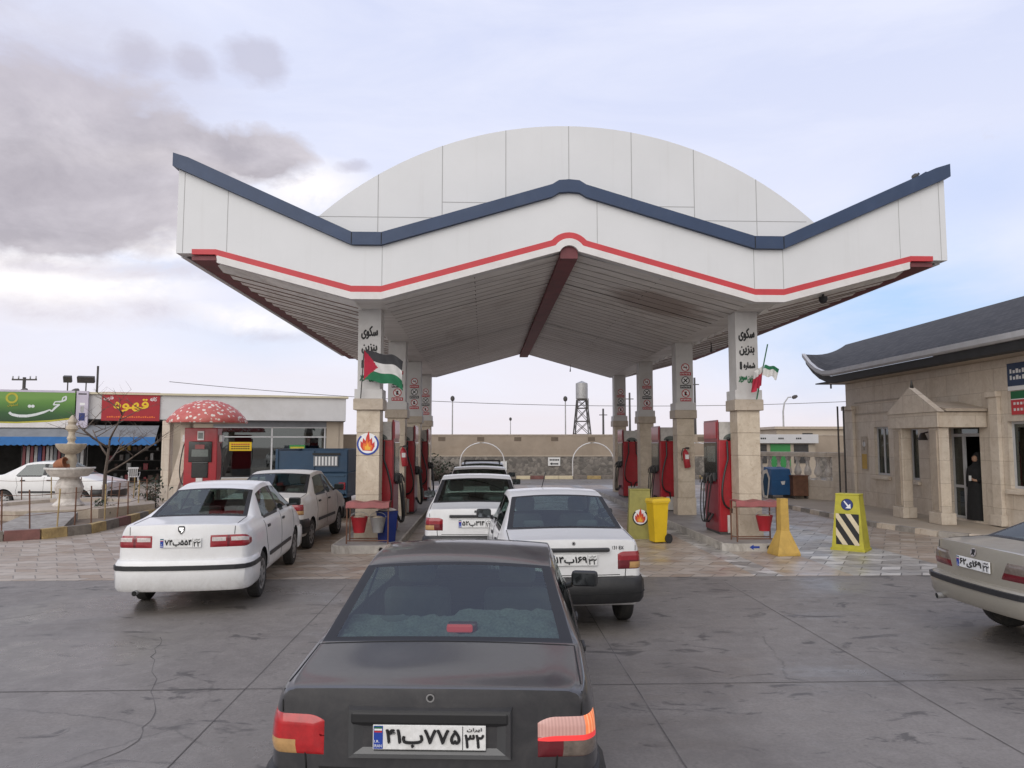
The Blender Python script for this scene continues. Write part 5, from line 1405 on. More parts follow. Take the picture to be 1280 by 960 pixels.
b.box(15.6, 21.3, .47, .62, .09, .29, M['plaster2'], None, .01); b.box(15.6, 21.3, .47, .62, 2.98, 3.28, M['awn_grey'])
o = b.build('shop_window', sh)
b = MB(); b.box(15.69, 21.18, .53, .538, .35, 2.92, M['shop_glass']); b.build('pane', o)
b = MB(); rect(b, 16.4, 17.5, 1.72, 2.18, FRONT(0, .49, 0), M['yellow'], 0)
for z, m in ((2.06, 'ink_red'), (1.95, 'ink'), (1.83, 'ink')):
    for u in range(8): rect(b, 16.5 + u * .115, 16.59 + u * .115, z - .03, z + .03, FRONT(0, .488, 0), M[m], 0)
b.build('paper_notice', o, fix=False)
b = MB(); rect(b, 19.4, 20.2, 1.72, 2.02, FRONT(0, .49, 0), M['green_door'], 0); rect(b, 19.45, 20.15, 1.8, 1.93, FRONT(0, .488, 0), M['lime'], 0); b.build('paper_notice', o, fix=False)
# awning
t = thing('shop_awning', 'grey cloth awning with a scalloped blue hem along the shop fronts', 'awning', A, th)
b = MB(); P0, P1 = (.02, 3.0), (-1.0, 2.30); b.add([(-6, P0[0], P0[1]), (13.1, P0[0], P0[1]), (13.1, P1[0], P1[1]), (-6, P1[0], P1[1]), (-6, P0[0], P0[1] - .03), (13.1, P0[0], P0[1] - .03), (13.1, P1[0], P1[1] - .03), (-6, P1[0], P1[1] - .03)], [(0, 1, 2, 3), (7, 6, 5, 4), (3, 2, 6, 7), (0, 4, 5, 1), (1, 5, 6, 2), (0, 3, 7, 4)], M['awn_grey']); b.build('cloth', t)
b = MB(); pts = [(-6, 2.45)]; 
x = -6.
low = []
while x < 13.1:
    for q in range(5): low.append((x + .05 * q, 2.06 - .05 * math.sin(PI * q / 5)))
    x += .25
b.prism([(-6, 2.42), *low, (13.1, 2.06), (13.1, 2.42)], -1.03, -1.01, M['awn_blue'], Matrix(((1, 0, 0, 0), (0, 0, 1, 0), (0, 1, 0, 0), (0, 0, 0, 1)))); b.build('hem', t)
# signs
def sign_green():
    s = NT('green_gradient_print'); tc = s.add('ShaderNodeTexCoord'); sp = s.add('ShaderNodeSeparateXYZ'); s.link(tc.outputs['Object'], sp.inputs[0])
    f = s.math('ADD', s.math('MULTIPLY', sp.outputs['Z'], .62), s.math('MULTIPLY', s.noise(.5, 2, .5, tc.outputs['Object']), .25))
    c = s.ramp(f, [(.22, (.010, .035, .014)), (.55, (.022, .085, .020)), (.85, (.085, .21, .035)), (1., (.14, .28, .06))]); s.set(Base_Color=c, Roughness=.5); return s.m
M['sign_green'] = sign_green()
M['sign_red'] = mat('red_banner', (.34, .016, .024), .6, .08, 2)
M['sign_lilac'] = mat('lilac_poster', (.50, .46, .55), .6, .1, 2)
M['calli'] = mat('pale_lettering', (.62, .66, .66), .5, .08)
M['sign_yellow'] = mat('banner_yellow_ink', (.75, .50, .02), .5, .08)
t = thing('shop_sign', 'wide green shop sign with white calligraphy above the awning', 'sign', A + Vector((math.cos(th) * 5.76, math.sin(th) * 5.76, 2.86)), th)
b = MB(); b.box(-2.0, 3.62, -.30, -.12, 0, 1.80, M['sign_green'], None, .01); b.build('board', t)
F0 = FRONT(0, -.305, 0); b = MB()
poly(b, [(-2, .0), (3.6, .0), (3.6, .42), (2.6, .28), (1.2, .20), (.0, .22), (-1, .30), (-2, .45)], F0, M['strip_white'], 0)
poly(b, [(-2, .45), (-1, .30), (0, .22), (1.2, .20), (2.6, .28), (3.6, .42), (3.6, .50), (2.6, .36), (1.2, .27), (0, .29), (-1, .36), (-2, .53)], F0, M['lime'], .002)
rect(b, -2, 3.6, 1.70, 1.80, F0, M['sign_lilac'], .001); b.build('print_border', t, fix=False)
b = MB()
# calligraphic word: sweeping tail, teeth, loop and dots
tail = [(.85, .72, .10), (.95, .62, .12), (1.25, .55, .13), (1.6, .55, .13), (1.95, .62, .12), (2.3, .74, .10), (2.55, .86, .06), (2.62, .78, .07), (2.78, .98, .10), (2.95, 1.12, .06), (2.68, 1.10, .06), (2.75, 1.25, .05), (3.0, 1.26, .08), (3.2, 1.34, .08), (3.22, 1.52, .06), (3.08, 1.46, .05), (3.04, 1.30, .05)]
for (xa, za, wa), (xb_, zb_, wb) in zip(tail, tail[1:]):
    d = Vector((xb_ - xa, zb_ - za)).normalized(); nn = Vector((-d.y, d.x))
    b.add([(xa + nn.x * wa / 2, za + nn.y * wa / 2, 0), (xa - nn.x * wa / 2, za - nn.y * wa / 2, 0), (xb_ - nn.x * wb / 2, zb_ - nn.y * wb / 2, 0), (xb_ + nn.x * wb / 2, zb_ + nn.y * wb / 2, 0)], [(0, 1, 2, 3)], M['calli'], F0 @ Matrix.Translation((.02, 0, .004 + .0004 * len(b.f))))
for x in (1.70, 1.84): disc(b, F0 @ Matrix.Translation((x, 1.02, .006)), .075, M['calli'], 0, 12)
for k in range(5): a = k * 2 * PI / 5; disc(b, F0 @ Matrix.Translation((.08 + .12 * math.cos(a), 1.42 + .12 * math.sin(a), .006)), .05, M['ink_green'], 0, 10)
disc(b, F0 @ Matrix.Translation((.95, 1.4, .003)), .26, M['lime'], 0, 24, .17)
write(b, 'اصفهان', F0 @ Matrix.Translation((1.0, 1.07, .005)), .42, .16, M['lime'], .003)
b.build('lettering', t, fix=False)
t = thing('poster', 'narrow lilac poster right of the green shop sign', 'poster', A + Vector((math.cos(th) * 9.42, math.sin(th) * 9.42, 2.86)), th)
b = MB(); b.box(.0, .52, -.26, -.12, 0, 1.80, M['sign_lilac'], None, .008); o = b.build('board', t); b = MB(); F1 = FRONT(0, -.263, 0); rect(b, .08, .44, 1.62, 1.68, F1, M['ink'], 0); rect(b, .14, .40, .35, .72, F1, M['plastic_blue'], 0); rect(b, .2, .34, .75, 1.05, F1, M['steel'], 0); rect(b, .16, .38, 1.1, 1.22, F1, M['ink_white'], 0); b.build('print', o, fix=False)
t = thing('cafe_banner', 'red banner with large yellow lettering on the white parapet', 'banner', A + Vector((math.cos(th) * 10.5, math.sin(th) * 10.5, 3.22)), th)
b = MB(); b.box(0, 2.62, -.12, -.07, 0, 1.42, M['sign_red'], None, .006); o = b.build('cloth', t)
b = MB(); F2 = FRONT(0, -.123, 0); write(b, 'قهوه', F2 @ Matrix.Translation((1.32, .78, 0)), 1.55, .62, M['sign_yellow'], .018)
write(b, 'کافه', F2 @ Matrix.Translation((2.32, 1.10, 0)), .30, .20, M['ink_white'], .004); write(b, 'فارس', F2 @ Matrix.Translation((.30, 1.12, 0)), .42, .22, M['ink_white'], .004)
for u in range(22): rect(b, .25 + u * .1, .32 + u * .1, .16, .21 + (u % 3) * .015, F2, M['flame_orange'], 0)
b.build('lettering', o, fix=False)
# roof flood lights and pole
for i, (x, lab) in enumerate(((8.95, 'flood light on the shop roof above the green sign edge'), (9.75, 'larger flood light on the shop roof by the roof pole'))):
    t = thing('flood_light', lab, 'flood light', A + Vector((math.cos(th) * x, math.sin(th) * x, 4.62)), th)
    b = MB(); b.tube([(0, 0, 0), (0, 0, .5)], .03, M['dark_steel'], 6); b.build('bracket', t)
    b = MB(); w_ = .18 + .2 * i; b.box(-w_, w_, -.1, .1, -.16, .16, M['dark_steel'], Matrix.Translation((0, -.05, .62)) @ Matrix.Rotation(R(25), 4, 'X'), .02); b.build('lamp_head', t)
b = MB(); b.tube([(0, 0, 0), (0, 0, 1.35)], .05, M['dark_steel'], 6); tag(b.build('roof_pole', loc=A + Vector((math.cos(th) * 10.1, math.sin(th) * 10.1 + .3, 4.6))), 'short dark pole on the shop roof right of the flood lights', 'pole')
t = thing('utility_pole', 'utility pole with a double crossarm behind the shop roof', 'pole', (-36.5, 60, 0)); b = MB(); b.tube([(0, 0, 0), (0, 0, 7.35)], .12, M['dark_steel'], 8); b.build('post', t)
b = MB()
for z in (7.1,): b.box(-.95, .95, -.06, .06, z, z + .12, M['dark_steel'])
for x in (-.9, -.45, .45, .9): b.tube([(x, 0, 7.2), (x, 0, 7.45)], .05, M['steel'], 6)
b.build('crossarm', t)
for x, lab in ((-30.2, 'street lamp leaning over the shop roof above the green sign'), (-27.0, 'street lamp leaning over the shop roof right of the utility pole')):
    lamp_post(lab, x, 48, 5.4, 'arm')

# things for sale, chair
t = thing('display_rack', 'rack of bright snack bags at the shop front edge', 'rack', A + Vector((math.cos(th) * 5.6, math.sin(th) * 5.6 - .8, .09)), th)
b = MB()
for z in (.05, .6, 1.15): b.box(-.9, .9, -.25, .25, z, z + .03, M['dark_steel'])
for x in (-.88, .88): b.box(x - .02, x + .02, -.2, .25, 0, 1.7, M['dark_steel'])
b.build('frame', t)
rn = random.Random(11); pal = [M['yellow'], M['stripe_red'], M['sand_yellow'], M['ink_white'], M['box_blue'], M['flame_orange'], M['lime'], M['sign_lilac']]
for z in (.08, .63, 1.18):
    for k in range(9):
        b = MB(); x = -.78 + k * .195; b.box(x - .085, x + .085, -.18, .02, z, z + rn.uniform(.28, .42), rn.choice(pal), Matrix.Rotation(rn.uniform(-.05, .05), 4, 'Y'), .03); b.build('snack_bag', t)
t = thing('garment_rail', 'rail of hanging grey and dark clothes in the open shop front', 'clothes rail', A + Vector((math.cos(th) * 8.2, math.sin(th) * 8.2 + .3, .09)), th)
b = MB(); b.tube([(-1.2, 0, 0), (-1.2, 0, 1.95), (1.6, 0, 1.95), (1.6, 0, 0)], .025, M['steel'], 6); b.build('rail', t)
pal2 = [M['steel'], M['seat'], M['plastic_blue'], M['awn_grey'], M['foun'], M['black'], M['pump_red2']]
for k in range(16):
    x = -1.05 + k * .165; wv = rn.uniform(.05, .07); L_ = rn.uniform(.9, 1.5); b = MB()
    b.add([(x - wv, -.22, 1.88), (x + wv, -.22, 1.88), (x + wv * 1.1, -.26, 1.9 - L_), (x - wv * 1.1, -.26, 1.9 - L_), (x - wv, .2, 1.88), (x + wv, .2, 1.88), (x + wv, .24, 1.9 - L_), (x - wv, .24, 1.9 - L_)], [(0, 1, 2, 3), (7, 6, 5, 4), (0, 4, 5, 1), (1, 5, 6, 2), (2, 6, 7, 3), (3, 7, 4, 0)], rn.choice(pal2)); b.build('garment', t)
t = thing('shelf_unit', 'dark shelves of small goods inside the shop behind the bare tree', 'shelf', A + Vector((math.cos(th) * 11.2, math.sin(th) * 11.2 + 2.2, .1)), th)
b = MB()
for z in (.1, .6, 1.1, 1.6): b.box(-1.3, 1.5, -.2, .2, z, z + .03, M['dark_steel'])
b.build('shelves', t)
for z in (.13, .63, 1.13, 1.63):
    for k in range(10):
        if rn.random() < .3: continue
        b = MB(); x = -1.2 + k * .28 + rn.uniform(-.05, .05); h_ = rn.uniform(.12, .40); w_ = rn.uniform(.05, .12); b.box(x - w_, x + w_, -.15, .1, z, z + h_, rn.choice([M['goods_a'], M['goods_b'], M['goods_a'], M['seat'], M['pump_red2'], M['steel'], M['sand_yellow']]), None, .015); b.build('packet', t)
t = thing('plastic_chair', 'white plastic chair outside the shop left of the mushroom shelter', 'chair', (-16.6, 36.0, .09), R(200))
b = MB(); b.box(-.22, .22, -.22, .22, .42, .46, M['stucco'], None, .015); b.build('seat', t)
b = MB()
for k in range(5): b.box(-.18 + k * .085, -.14 + k * .085, .19, .22, .46, .86, M['stucco'], Matrix.Rotation(R(-6), 4, 'X'))
b.box(-.22, .22, .19, .23, .84, .92, M['stucco'], Matrix.Rotation(R(-6), 4, 'X'), .01); b.build('backrest', t)
for sx in (-1, 1):
    for sy in (-1, 1):
        b = MB(); b.tube([(sx * .19, sy * .19, .43), (sx * .23, sy * .23, 0)], .022, M['stucco'], 6); b.build('leg', t)
    b = MB(); b.tube([(sx * .23, .2, .64), (sx * .25, -.2, .64), (sx * .23, -.2, .44)], .02, M['stucco'], 6); b.build('armrest', t)

# ------------------------------------------------------------------ planted island with the fountain
P = [(-20, 15.6), (-13.2, 15.75), (-10.9, 16.2), (-9.75, 16.9), (-9.2, 17.9), (-9.3, 20), (-9.7, 24.0), (-20, 24.0)]
b = MB(); b.prism(P, 0, .14, M['soil']); struct(b.build('planting_bed'))
b = MB(); kc = [M['pump_red2'], M['sand_yellow'], M['conc'], M['sand_yellow'], M['conc'], M['conc']]
for i, (a, c) in enumerate(along(P[:-1], .66)):
    b.sweep([(-.10, 0), (.07, 0), (.05, .22), (-.10, .22)], [a, (c[0] + (a[0] - c[0]) * .025, c[1] + (a[1] - c[1]) * .025)], [M['kerb_maroon'], M['kerb_yellow'], M['kerb_grey'], M['kerb_yellow'], M['kerb_grey']][i % 5])
struct(b.build('painted_kerb'))
b = MB(); b.add([(-10.85, 16.55, .17), (-9.55, 17.3, .17), (-10.35, 19.5, .36), (-11.45, 19.3, .36), (-10.85, 16.55, .02), (-9.55, 17.3, .02), (-10.35, 19.5, .02), (-11.45, 19.3, .02)], [(0, 1, 2, 3), (0, 4, 5, 1), (1, 5, 6, 2), (2, 6, 7, 3), (3, 7, 4, 0)], M['conc'])
struct(b.build('ramp'))
t = thing('fountain', 'pale two tier stone fountain with scalloped bowls in the planted bed', 'fountain', (-11.85, 21.8, .14), 0, None, (.82, .82, .95))
b = MB(); b.lathe([(2.95, 0), (2.95, .26), (2.85, .30), (2.1, .30), (2.05, .20), (.75, .20)], M['trav_dark'], None, 8); b.build('plinth', t)
sc = lambda a, z: 1 + .03 * abs(math.sin(a * 9))
b = MB(); b.lathe([(.48, .18), (.50, .24), (.36, .36), (.33, .42), (.42, .62), (.45, .76), (.36, .96), (.30, 1.02), (.33, 1.08)], M['foun'], None, 36, wob=lambda a, z: 1 + .02 * math.sin(a * 18)); b.build('pedestal', t)
b = MB(); b.lathe([(.30, 1.06), (.55, 1.08), (.68, 1.20), (.74, 1.32), (.72, 1.34), (.64, 1.26), (.2, 1.20)], M['foun'], None, 54, wob=sc); o = b.build('bowl', t); b = MB(); b.lathe([(.70, 1.295), (.76, 1.30), (.77, 1.345), (.70, 1.35)], M['rim_white'], None, 54, False, wob=lambda a, z: 1 + .035 * abs(math.sin(a * 9))); b.build('rim', o)
b = MB(); b.lathe([(.20, 1.2), (.17, 1.4), (.21, 1.55), (.16, 1.74), (.30, 1.80), (.44, 1.95), (.48, 2.05), (.46, 2.06), (.2, 1.98)], M['foun_tan'], None, 45, wob=sc); b.build('bowl', t)
b = MB(); b.lathe([(.12, 1.98), (.14, 2.06), (.10, 2.12), (.15, 2.22), (.10, 2.32), (.11, 2.42), (.20, 2.50), (.19, 2.58), (.12, 2.64), (.15, 2.72), (.09, 2.84), (.02, 2.92)], M['foun_tan'], None, 20); b.build('finial', t)
t = thing('clay_pot', 'terracotta pot tipped on its side on the lower fountain bowl', 'pot', (-11.98, 21.5, 1.50), R(20))
b = MB(); b.lathe([(.09, -.14), (.15, -.05), (.17, .08), (.16, .14), (.19, .15), (.19, .18), (.155, .18), (.14, .05), (.08, -.11)], M['clay'], Matrix.Rotation(R(75), 4, 'Y') @ Matrix.Rotation(R(20), 4, 'X'), 20, False); b.build('pot', t)
# low fence of thin posts and wire
fe = thing('wire_fence', 'low wire fence on thin yellow and rusty posts around the planted bed', 'fence', (-11, 17, .14))
FP = [(-18.5, 16.2), (-16.6, 16.25), (-14.9, 16.3), (-13.3, 16.3), (-11.75, 16.55), (-10.6, 16.9), (-9.8, 17.6), (-9.65, 18.8), (-9.7, 20.2), (-9.8, 21.6), (-10.0, 23.2), (-11.6, 23.7), (-13.4, 23.7), (-15.2, 23.7)]
for i, (x, y) in enumerate([((1 - t_) * a[0] + t_ * c[0], (1 - t_) * a[1] + t_ * c[1]) for a, c in zip(FP, FP[1:]) for t_ in (0, .5)]):
    b = MB(); b.tube([(x + 11, y - 17, 0), (x + 11 + random.uniform(-.05, .05), y - 17, .92)], .016, M['kerb_yellow' if i % 3 == 0 else 'rust_and_slat_shadow'], 6); b.build('post', fe)
b = MB()
for z in (.38, .82):
    for (xa, ya), (xb_, yb) in zip(FP, FP[1:]): b.tube(sag((xa + 11, ya - 17, z), (xb_ + 11, yb - 17, z), .03, 4), .006, M['rust_and_slat_shadow'], 4)
b.build('wire', fe)
def twig_tree(name, label, cat, loc, h, seed, lean=.0):
    t = thing(name, label, cat, loc); rn = random.Random(seed); trunk = MB(); twigs = MB()
    def grow(p, d, L_, r_, lv):
        pts = [p]; rs = [r_]
        for i in range(4):
            d = (d + Vector((rn.uniform(-.12, .12), rn.uniform(-.12, .12), rn.uniform(0, .1)))).normalized(); pts.append(pts[-1] + d * L_ / 4); rs.append(r_ * (1 - .14 * (i + 1)))
        (trunk if lv == 0 else twigs).tube(pts, rs, M['bark'], 6 if lv < 2 else 4)
        if lv < 4:
            for k in range(5 if lv == 0 else 3):
                q = rn.uniform(.45, 1.) if lv else .5 + .125 * k; i = min(3, int(q * 4)); base = pts[i].lerp(pts[i + 1], q * 4 - i) if i < 4 else pts[-1]
                a = rn.uniform(0, 2 * PI) if lv else k * 1.26 + .3; up = rn.uniform(.05, .55)
                nd = (Vector((math.cos(a), math.sin(a), up)) + d * .35).normalized(); grow(base, nd, L_ * rn.uniform(.52, .72), r_ * .48, lv + 1)
    grow(Vector((0, 0, 0)), Vector((lean, 0, 1)).normalized(), h, .07, 0)
    trunk.build('trunk', t); twigs.build('crown', t, fix=False); return t
twig_tree('bare_tree', 'small leafless tree between the fountain and the mushroom shelter', 'tree', (-11.62, 23.3, .14), 2.1, 8, .03)
def bush(label, loc, r_, h, seed, n=240):
    rn = random.Random(seed); b = MB()
    for k in range(n):
        u = Vector((rn.gauss(0, .45), rn.gauss(0, .45), abs(rn.gauss(.45, .3)))); c = Vector((u.x * r_, u.y * r_, u.z * h)); d = Vector((rn.uniform(-1, 1), rn.uniform(-1, 1), rn.uniform(-.6, 1))).normalized() * .07; e = d.cross(Vector((rn.random(), rn.random(), 1))).normalized() * .03
        b.add([c - d, c + e, c + d, c - e], [(0, 1, 2, 3)], M['leaf'])
    for k in range(14): b.tube([(0, 0, 0), (rn.gauss(0, .3) * r_, rn.gauss(0, .3) * r_, h * rn.uniform(.5, .9))], [.015, .004], M['bark'], 4)
    tag(b.build('shrub', loc=loc, fix=False), label, 'shrub')
bush('low dark shrub left of the fountain', (-13.0, 18.4, .14), .45, .55, 3, 320)
bush('dark thorny shrub at the foot of the mushroom shelter', (-9.9, 22.6, .14), .4, .95, 6, 260)
bush('small dry shrub near the painted kerb corner', (-10.3, 20.6, .14), .3, .5, 12, 120)

# mushroom shelter with its own pump
t = thing('mushroom_shelter', 'red mushroom shaped shelter with white spots on tan concrete legs', 'shelter', (-10.36, 28.2, 0), 0, None, (.92, .92, 1.))
b = MB(); n_ = 56
b.lathe([(1.52, 2.86), (1.54, 2.92), (1.42, 3.10), (1.20, 3.32), (.88, 3.54), (.48, 3.68), (.02, 3.74)], M['mushroom'], None, n_, False, wob=lambda a, z: 1 + (.018 * math.cos(a * 14) if z < 3.0 else 0))
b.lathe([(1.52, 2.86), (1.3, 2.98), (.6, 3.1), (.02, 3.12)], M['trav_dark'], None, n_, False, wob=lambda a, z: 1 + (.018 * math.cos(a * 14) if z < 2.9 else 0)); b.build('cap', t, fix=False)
Mxz = Matrix(((1, 0, 0, 0), (0, 0, 1, 0), (0, 1, 0, 0), (0, 0, 0, 1)))
b = MB(); b.box(-1.74, -1.42, -.18, .18, 0, 2.95, M['trav_pale'], None, .02); b.build('leg', t)
b = MB(); b.prism([(-1.55, 0), (-1.2, 0), (-.72, 1.5), (-.62, 2.0), (-.62, 3.08), (-1.0, 3.08), (-1.0, 2.0), (-1.1, 1.6)], -.15, .15, M['trav_pale'], Mxz); b.build('leg', t)
t = thing('fuel_dispenser', 'wide red fuel pump standing alone under the mushroom shelter', 'fuel pump', (-10.42, 28.0, .0))
b = MB(); b.box(-.60, .60, -.25, .25, 0, .42, M['conc'], None, .02); b.build('base', t)
b = MB(); b.box(-.60, .60, -.25, .25, .42, 2.68, M['pump_red'], None, .03); b.build('body', t)
b = MB(); b.box(-.42, .42, -.30, -.24, 1.42, 2.18, M['screen'], None, .02); b.box(-.30, .30, -.29, -.24, .85, 1.42, M['screen'], None, .02); o = b.build('display', t)
b = MB(); b.box(-.30, .30, -.305, -.302, 1.62, 1.88, M['lcd']); b.box(-.18, .16, -.305, -.302, 1.9, 2.06, M['table_red']); b.build('screen', o)
b = MB(); b.box(-.12, .12, -.28, -.24, 2.22, 2.56, M['plate'], None, .01); b.box(-.09, .09, -.284, -.28, 2.28, 2.5, M['lcd']); b.build('card_reader', t)
b = MB(); b.box(-.13, .11, -.28, -.24, .45, .84, M['plate'], None, .01); b.build('white_panel', t)
for s in (-1, 1):
    b = MB(); b.box(s * .66 - .06, s * .66 + .06, -.12, .12, 2.16, 2.42, M['plate'], None, .02); b.build('nozzle_holder', t)
    b = MB(); b.tube([(s * .66, -.05, 2.1)] + sag((s * .68, -.1, 2.0), (s * .62, -.2, .6), .2, 10, (s * .12, 0)), .022, M['hose'], 6); b.build('hose', t)

# ------------------------------------------------------------------ smaller things on the forecourt
def fire_table(label, x, y, parts=True):
    t = thing('bucket_stand', label, 'stand', (x, y, .158))
    b = MB()
    n_ = 12; vs = []
    for i in range(n_ + 1):
        u = -.42 + .84 * i / n_; s_ = .015 * math.sin(i * 1.1)
        vs += [(u, -.20, .80 + s_), (u, .20, .80 + s_), (u, -.235, .70 + s_ * .5)]
    fs = []
    for i in range(n_): a = i * 3; fs += [(a, a + 3, a + 4, a + 1), (a, a + 2, a + 5, a + 3)]
    b.add(vs, fs, M['table_red']); b.add([(p[0], p[1], p[2] - .012) for p in vs], [tuple(reversed(f_)) for f_ in fs], M['table_red']); b.build('hood', t, fix=False)
    for sx in (-1, 1):
        for sy in (-1, 1):
            b = MB(); b.box(sx * .40 - .012, sx * .40 + .012, sy * .18 - .012, sy * .18 + .012, 0, .79, M['rust_and_slat_shadow']); b.build('leg', t)
    for y_, z_ in ((-.18, .06), (.18, .06), (0, .67)): MB().box(-.40, .40, y_ - .01, y_ + .01, z_ - .01, z_ + .01, M['rust_and_slat_shadow']).build('rail', t)
    return t
def bucket(label, loc, m, r_=.15, h=.27):
    t = thing('fire_bucket', label, 'bucket', loc, 0, 'fire buckets under the stands')
    b = MB(); b.lathe([(r_ * .62, 0), (r_ * .98, h), (r_ * 1.04, h + .01), (r_ * .93, h)], m, None, 20, False); b.lathe([(.001, .002), (r_ * .62, 0)], m, None, 20, False); b.build('pail', t)
    b = MB(); b.lathe([(r_ * .93, h - .02), (r_ * .5, h + .02), (.002, h + .035)], M['sand'], None, 16, False); b.build('sand', t)
    b = MB(); b.tube([(r_ * math.cos(R(a)), 0, h + .10 * math.sin(R(a))) for a in range(0, 181, 20)], .006, M['steel'], 5); b.build('handle', t)
fire_table('red roofed bucket stand in front of the left front column', -2.26, 14.85)
fire_table('red roofed bucket stand in front of the right front column beside the yellow post', 5.42, 14.85)
bucket('red fire bucket of sand under the left stand', (-2.44, 14.80, .36), M['bucket_red'], .17, .30)
bucket('grey fire bucket of sand under the left stand', (-2.08, 14.82, .36), M['steel'], .16, .29)
bucket('red fire bucket under the right stand', (5.62, 14.80, .36), M['bucket_red'], .17, .30)
t = thing('dust_bin', 'dark blue plastic dust bin beside the left bucket stand', 'bin', (-1.93, 15.02, .158))
b = MB(); b.lathe([(.17, 0), (.21, .56), (.225, .57), (.225, .60), (.20, .60)], M['plastic_blue'], None, 4, wob=None); b.build('tub', t)
b = MB(); b.lathe([(.15, .605), (.19, .62), (.10, .66), (.01, .67)], M['foun'], None, 16); b.build('sack', t)
t = thing('yellow_post', 'faded yellow concrete post with a flared pyramid foot', 'post', (5.68, 14.02, 0), R(5))
b = MB(); 
def frustum(b, w0, d0, w1, d1, z0, z1, m): b.add([(-w0, -d0, z0), (w0, -d0, z0), (w0, d0, z0), (-w0, d0, z0), (-w1, -d1, z1), (w1, -d1, z1), (w1, d1, z1), (-w1, d1, z1)], [(3, 2, 1, 0), (4, 5, 6, 7), (0, 1, 5, 4), (1, 2, 6, 5), (2, 3, 7, 6), (3, 0, 4, 7)], m)
b.box(-.225, .225, -.225, .225, 0, .055, M['sand_yellow'], None, .012); frustum(b, .22, .22, .085, .085, .055, .46, M['sand_yellow']); frustum(b, .085, .085, .075, .075, .461, 1.06, M['sand_yellow']); b.build('post', t)
def bollard(name, label, loc, rz, m, kind):
    t = thing(name, label, 'bollard', loc, rz)
    w0, d0, w1, d1, h = (.30, .22, .215, .15, 1.08) if kind == 'chev' else (.27, .20, .22, .15, 1.06)
    b = MB(); frustum(b, w0 + .02, d0 + .02, w0 + .02, d0 + .02, 0, .05, m); frustum(b, w0, d0, w1, d1, .05, h, m); b.box(-w1 - .01, w1 + .01, -d1 - .01, d1 + .01, h, h + .03, m, None, .01); b.build('post', t)
    tilt = math.atan2(d0 - d1, h)
    Mf = lambda z: Matrix.Translation((0, -(d0 + (d1 - d0) * (z - .05) / (h - .05)) - .004, z)) @ Matrix.Rotation(PI / 2 - tilt, 4, 'X')
    if kind == 'chev':
        b = MB(); Q = Mf(.42); wq, hq = .215, .30
        rect(b, -wq, wq, -hq, hq, Q, M['ink'], 0)
        for c in (-.44, -.10, .24):
            # slanted bands clipped to the rectangle
            band = []
            for x, y in ((-1, 1), (1, -1)):
                pass
            k = 1.5; w_ = .155
            pts = [(-wq, -k * -wq + c * 1.0), (wq, -k * wq + c), (wq, -k * wq + c + w_), (-wq, -k * -wq + c + w_)]
            def clip(P_, f):
                out = []
                for i in range(len(P_)):
                    a, c_ = P_[i - 1], P_[i]; fa, fc = f(a), f(c_)
                    if (fa >= 0) != (fc >= 0): t_ = fa / (fa - fc); out.append((a[0] + (c_[0] - a[0]) * t_, a[1] + (c_[1] - a[1]) * t_))
                    if fc >= 0: out.append(c_)
                return out
            for f in (lambda p: p[1] + hq, lambda p: hq - p[1]): pts = clip(pts, f)
            if len(pts) > 2: poly(b, pts, Q, M['cream_refl'], .003)
        b.build('striped_panel', t, fix=False)
        b = MB(); Q = Mf(.90); disc(b, Q, .115, M['ink'], .001, 28); disc(b, Q, .105, M['plastic_blue'], .002, 28)
        poly(b, [(-.065, .06), (-.05, .075), (.028, -.012), (.06, .02), (.07, -.075), (-.03, -.07), (.005, -.036)], Q, M['ink_white'], .004); b.build('direction_sign', t, fix=False)
    else:
        b = MB(); flame(b, Mf(.47), .175, 'ink'); b.build('flame_emblem', t, fix=False)
    return t
bollard('warning_bollard', 'lime yellow bollard with black and cream stripes and a blue arrow sign', (7.27, 14.6, 0), R(-42), M['lime'], 'chev')
bollard('emblem_bollard', 'olive yellow bollard with a flame emblem behind the yellow bin', (3.48, 16.6, 0), R(-6), M['olive'], 'flame')
t = thing('wheelie_bin', 'bright yellow plastic wheelie bin with a closed lid', 'bin', (3.70, 15.82, 0), R(-78), None, (.80, .80, 1.))
b = MB(); frustum(b, .17, .16, .22, .22, .03, .86, M['yellow']); b.box(-.24, .24, -.24, .24, .83, .87, M['yellow'], None, .012); b.build('tub', t)
b = MB(); b.add([(-.245, -.25, .875), (.245, -.25, .875), (.245, .27, .875), (-.245, .27, .875), (-.22, -.22, .93), (.22, -.22, .93), (.22, .25, .95), (-.22, .25, .95)], [(0, 1, 5, 4), (1, 2, 6, 5), (2, 3, 7, 6), (3, 0, 4, 7), (4, 5, 6, 7), (3, 2, 1, 0)], M['yellow']); b.tube([(-.18, .28, .88), (.18, .28, .88)], .018, M['yellow'], 8); b.build('lid', t)
for s in (-1, 1):
    b = MB(); b.tube([(s * .17, .22, .10), (s * .23, .22, .10)], .10, M['black'], 20); b.build('wheel', t)
b = MB(); b.tube([(-.23, .22, .10), (.23, .22, .10)], .015, M['dark_steel'], 8); b.build('axle', t)
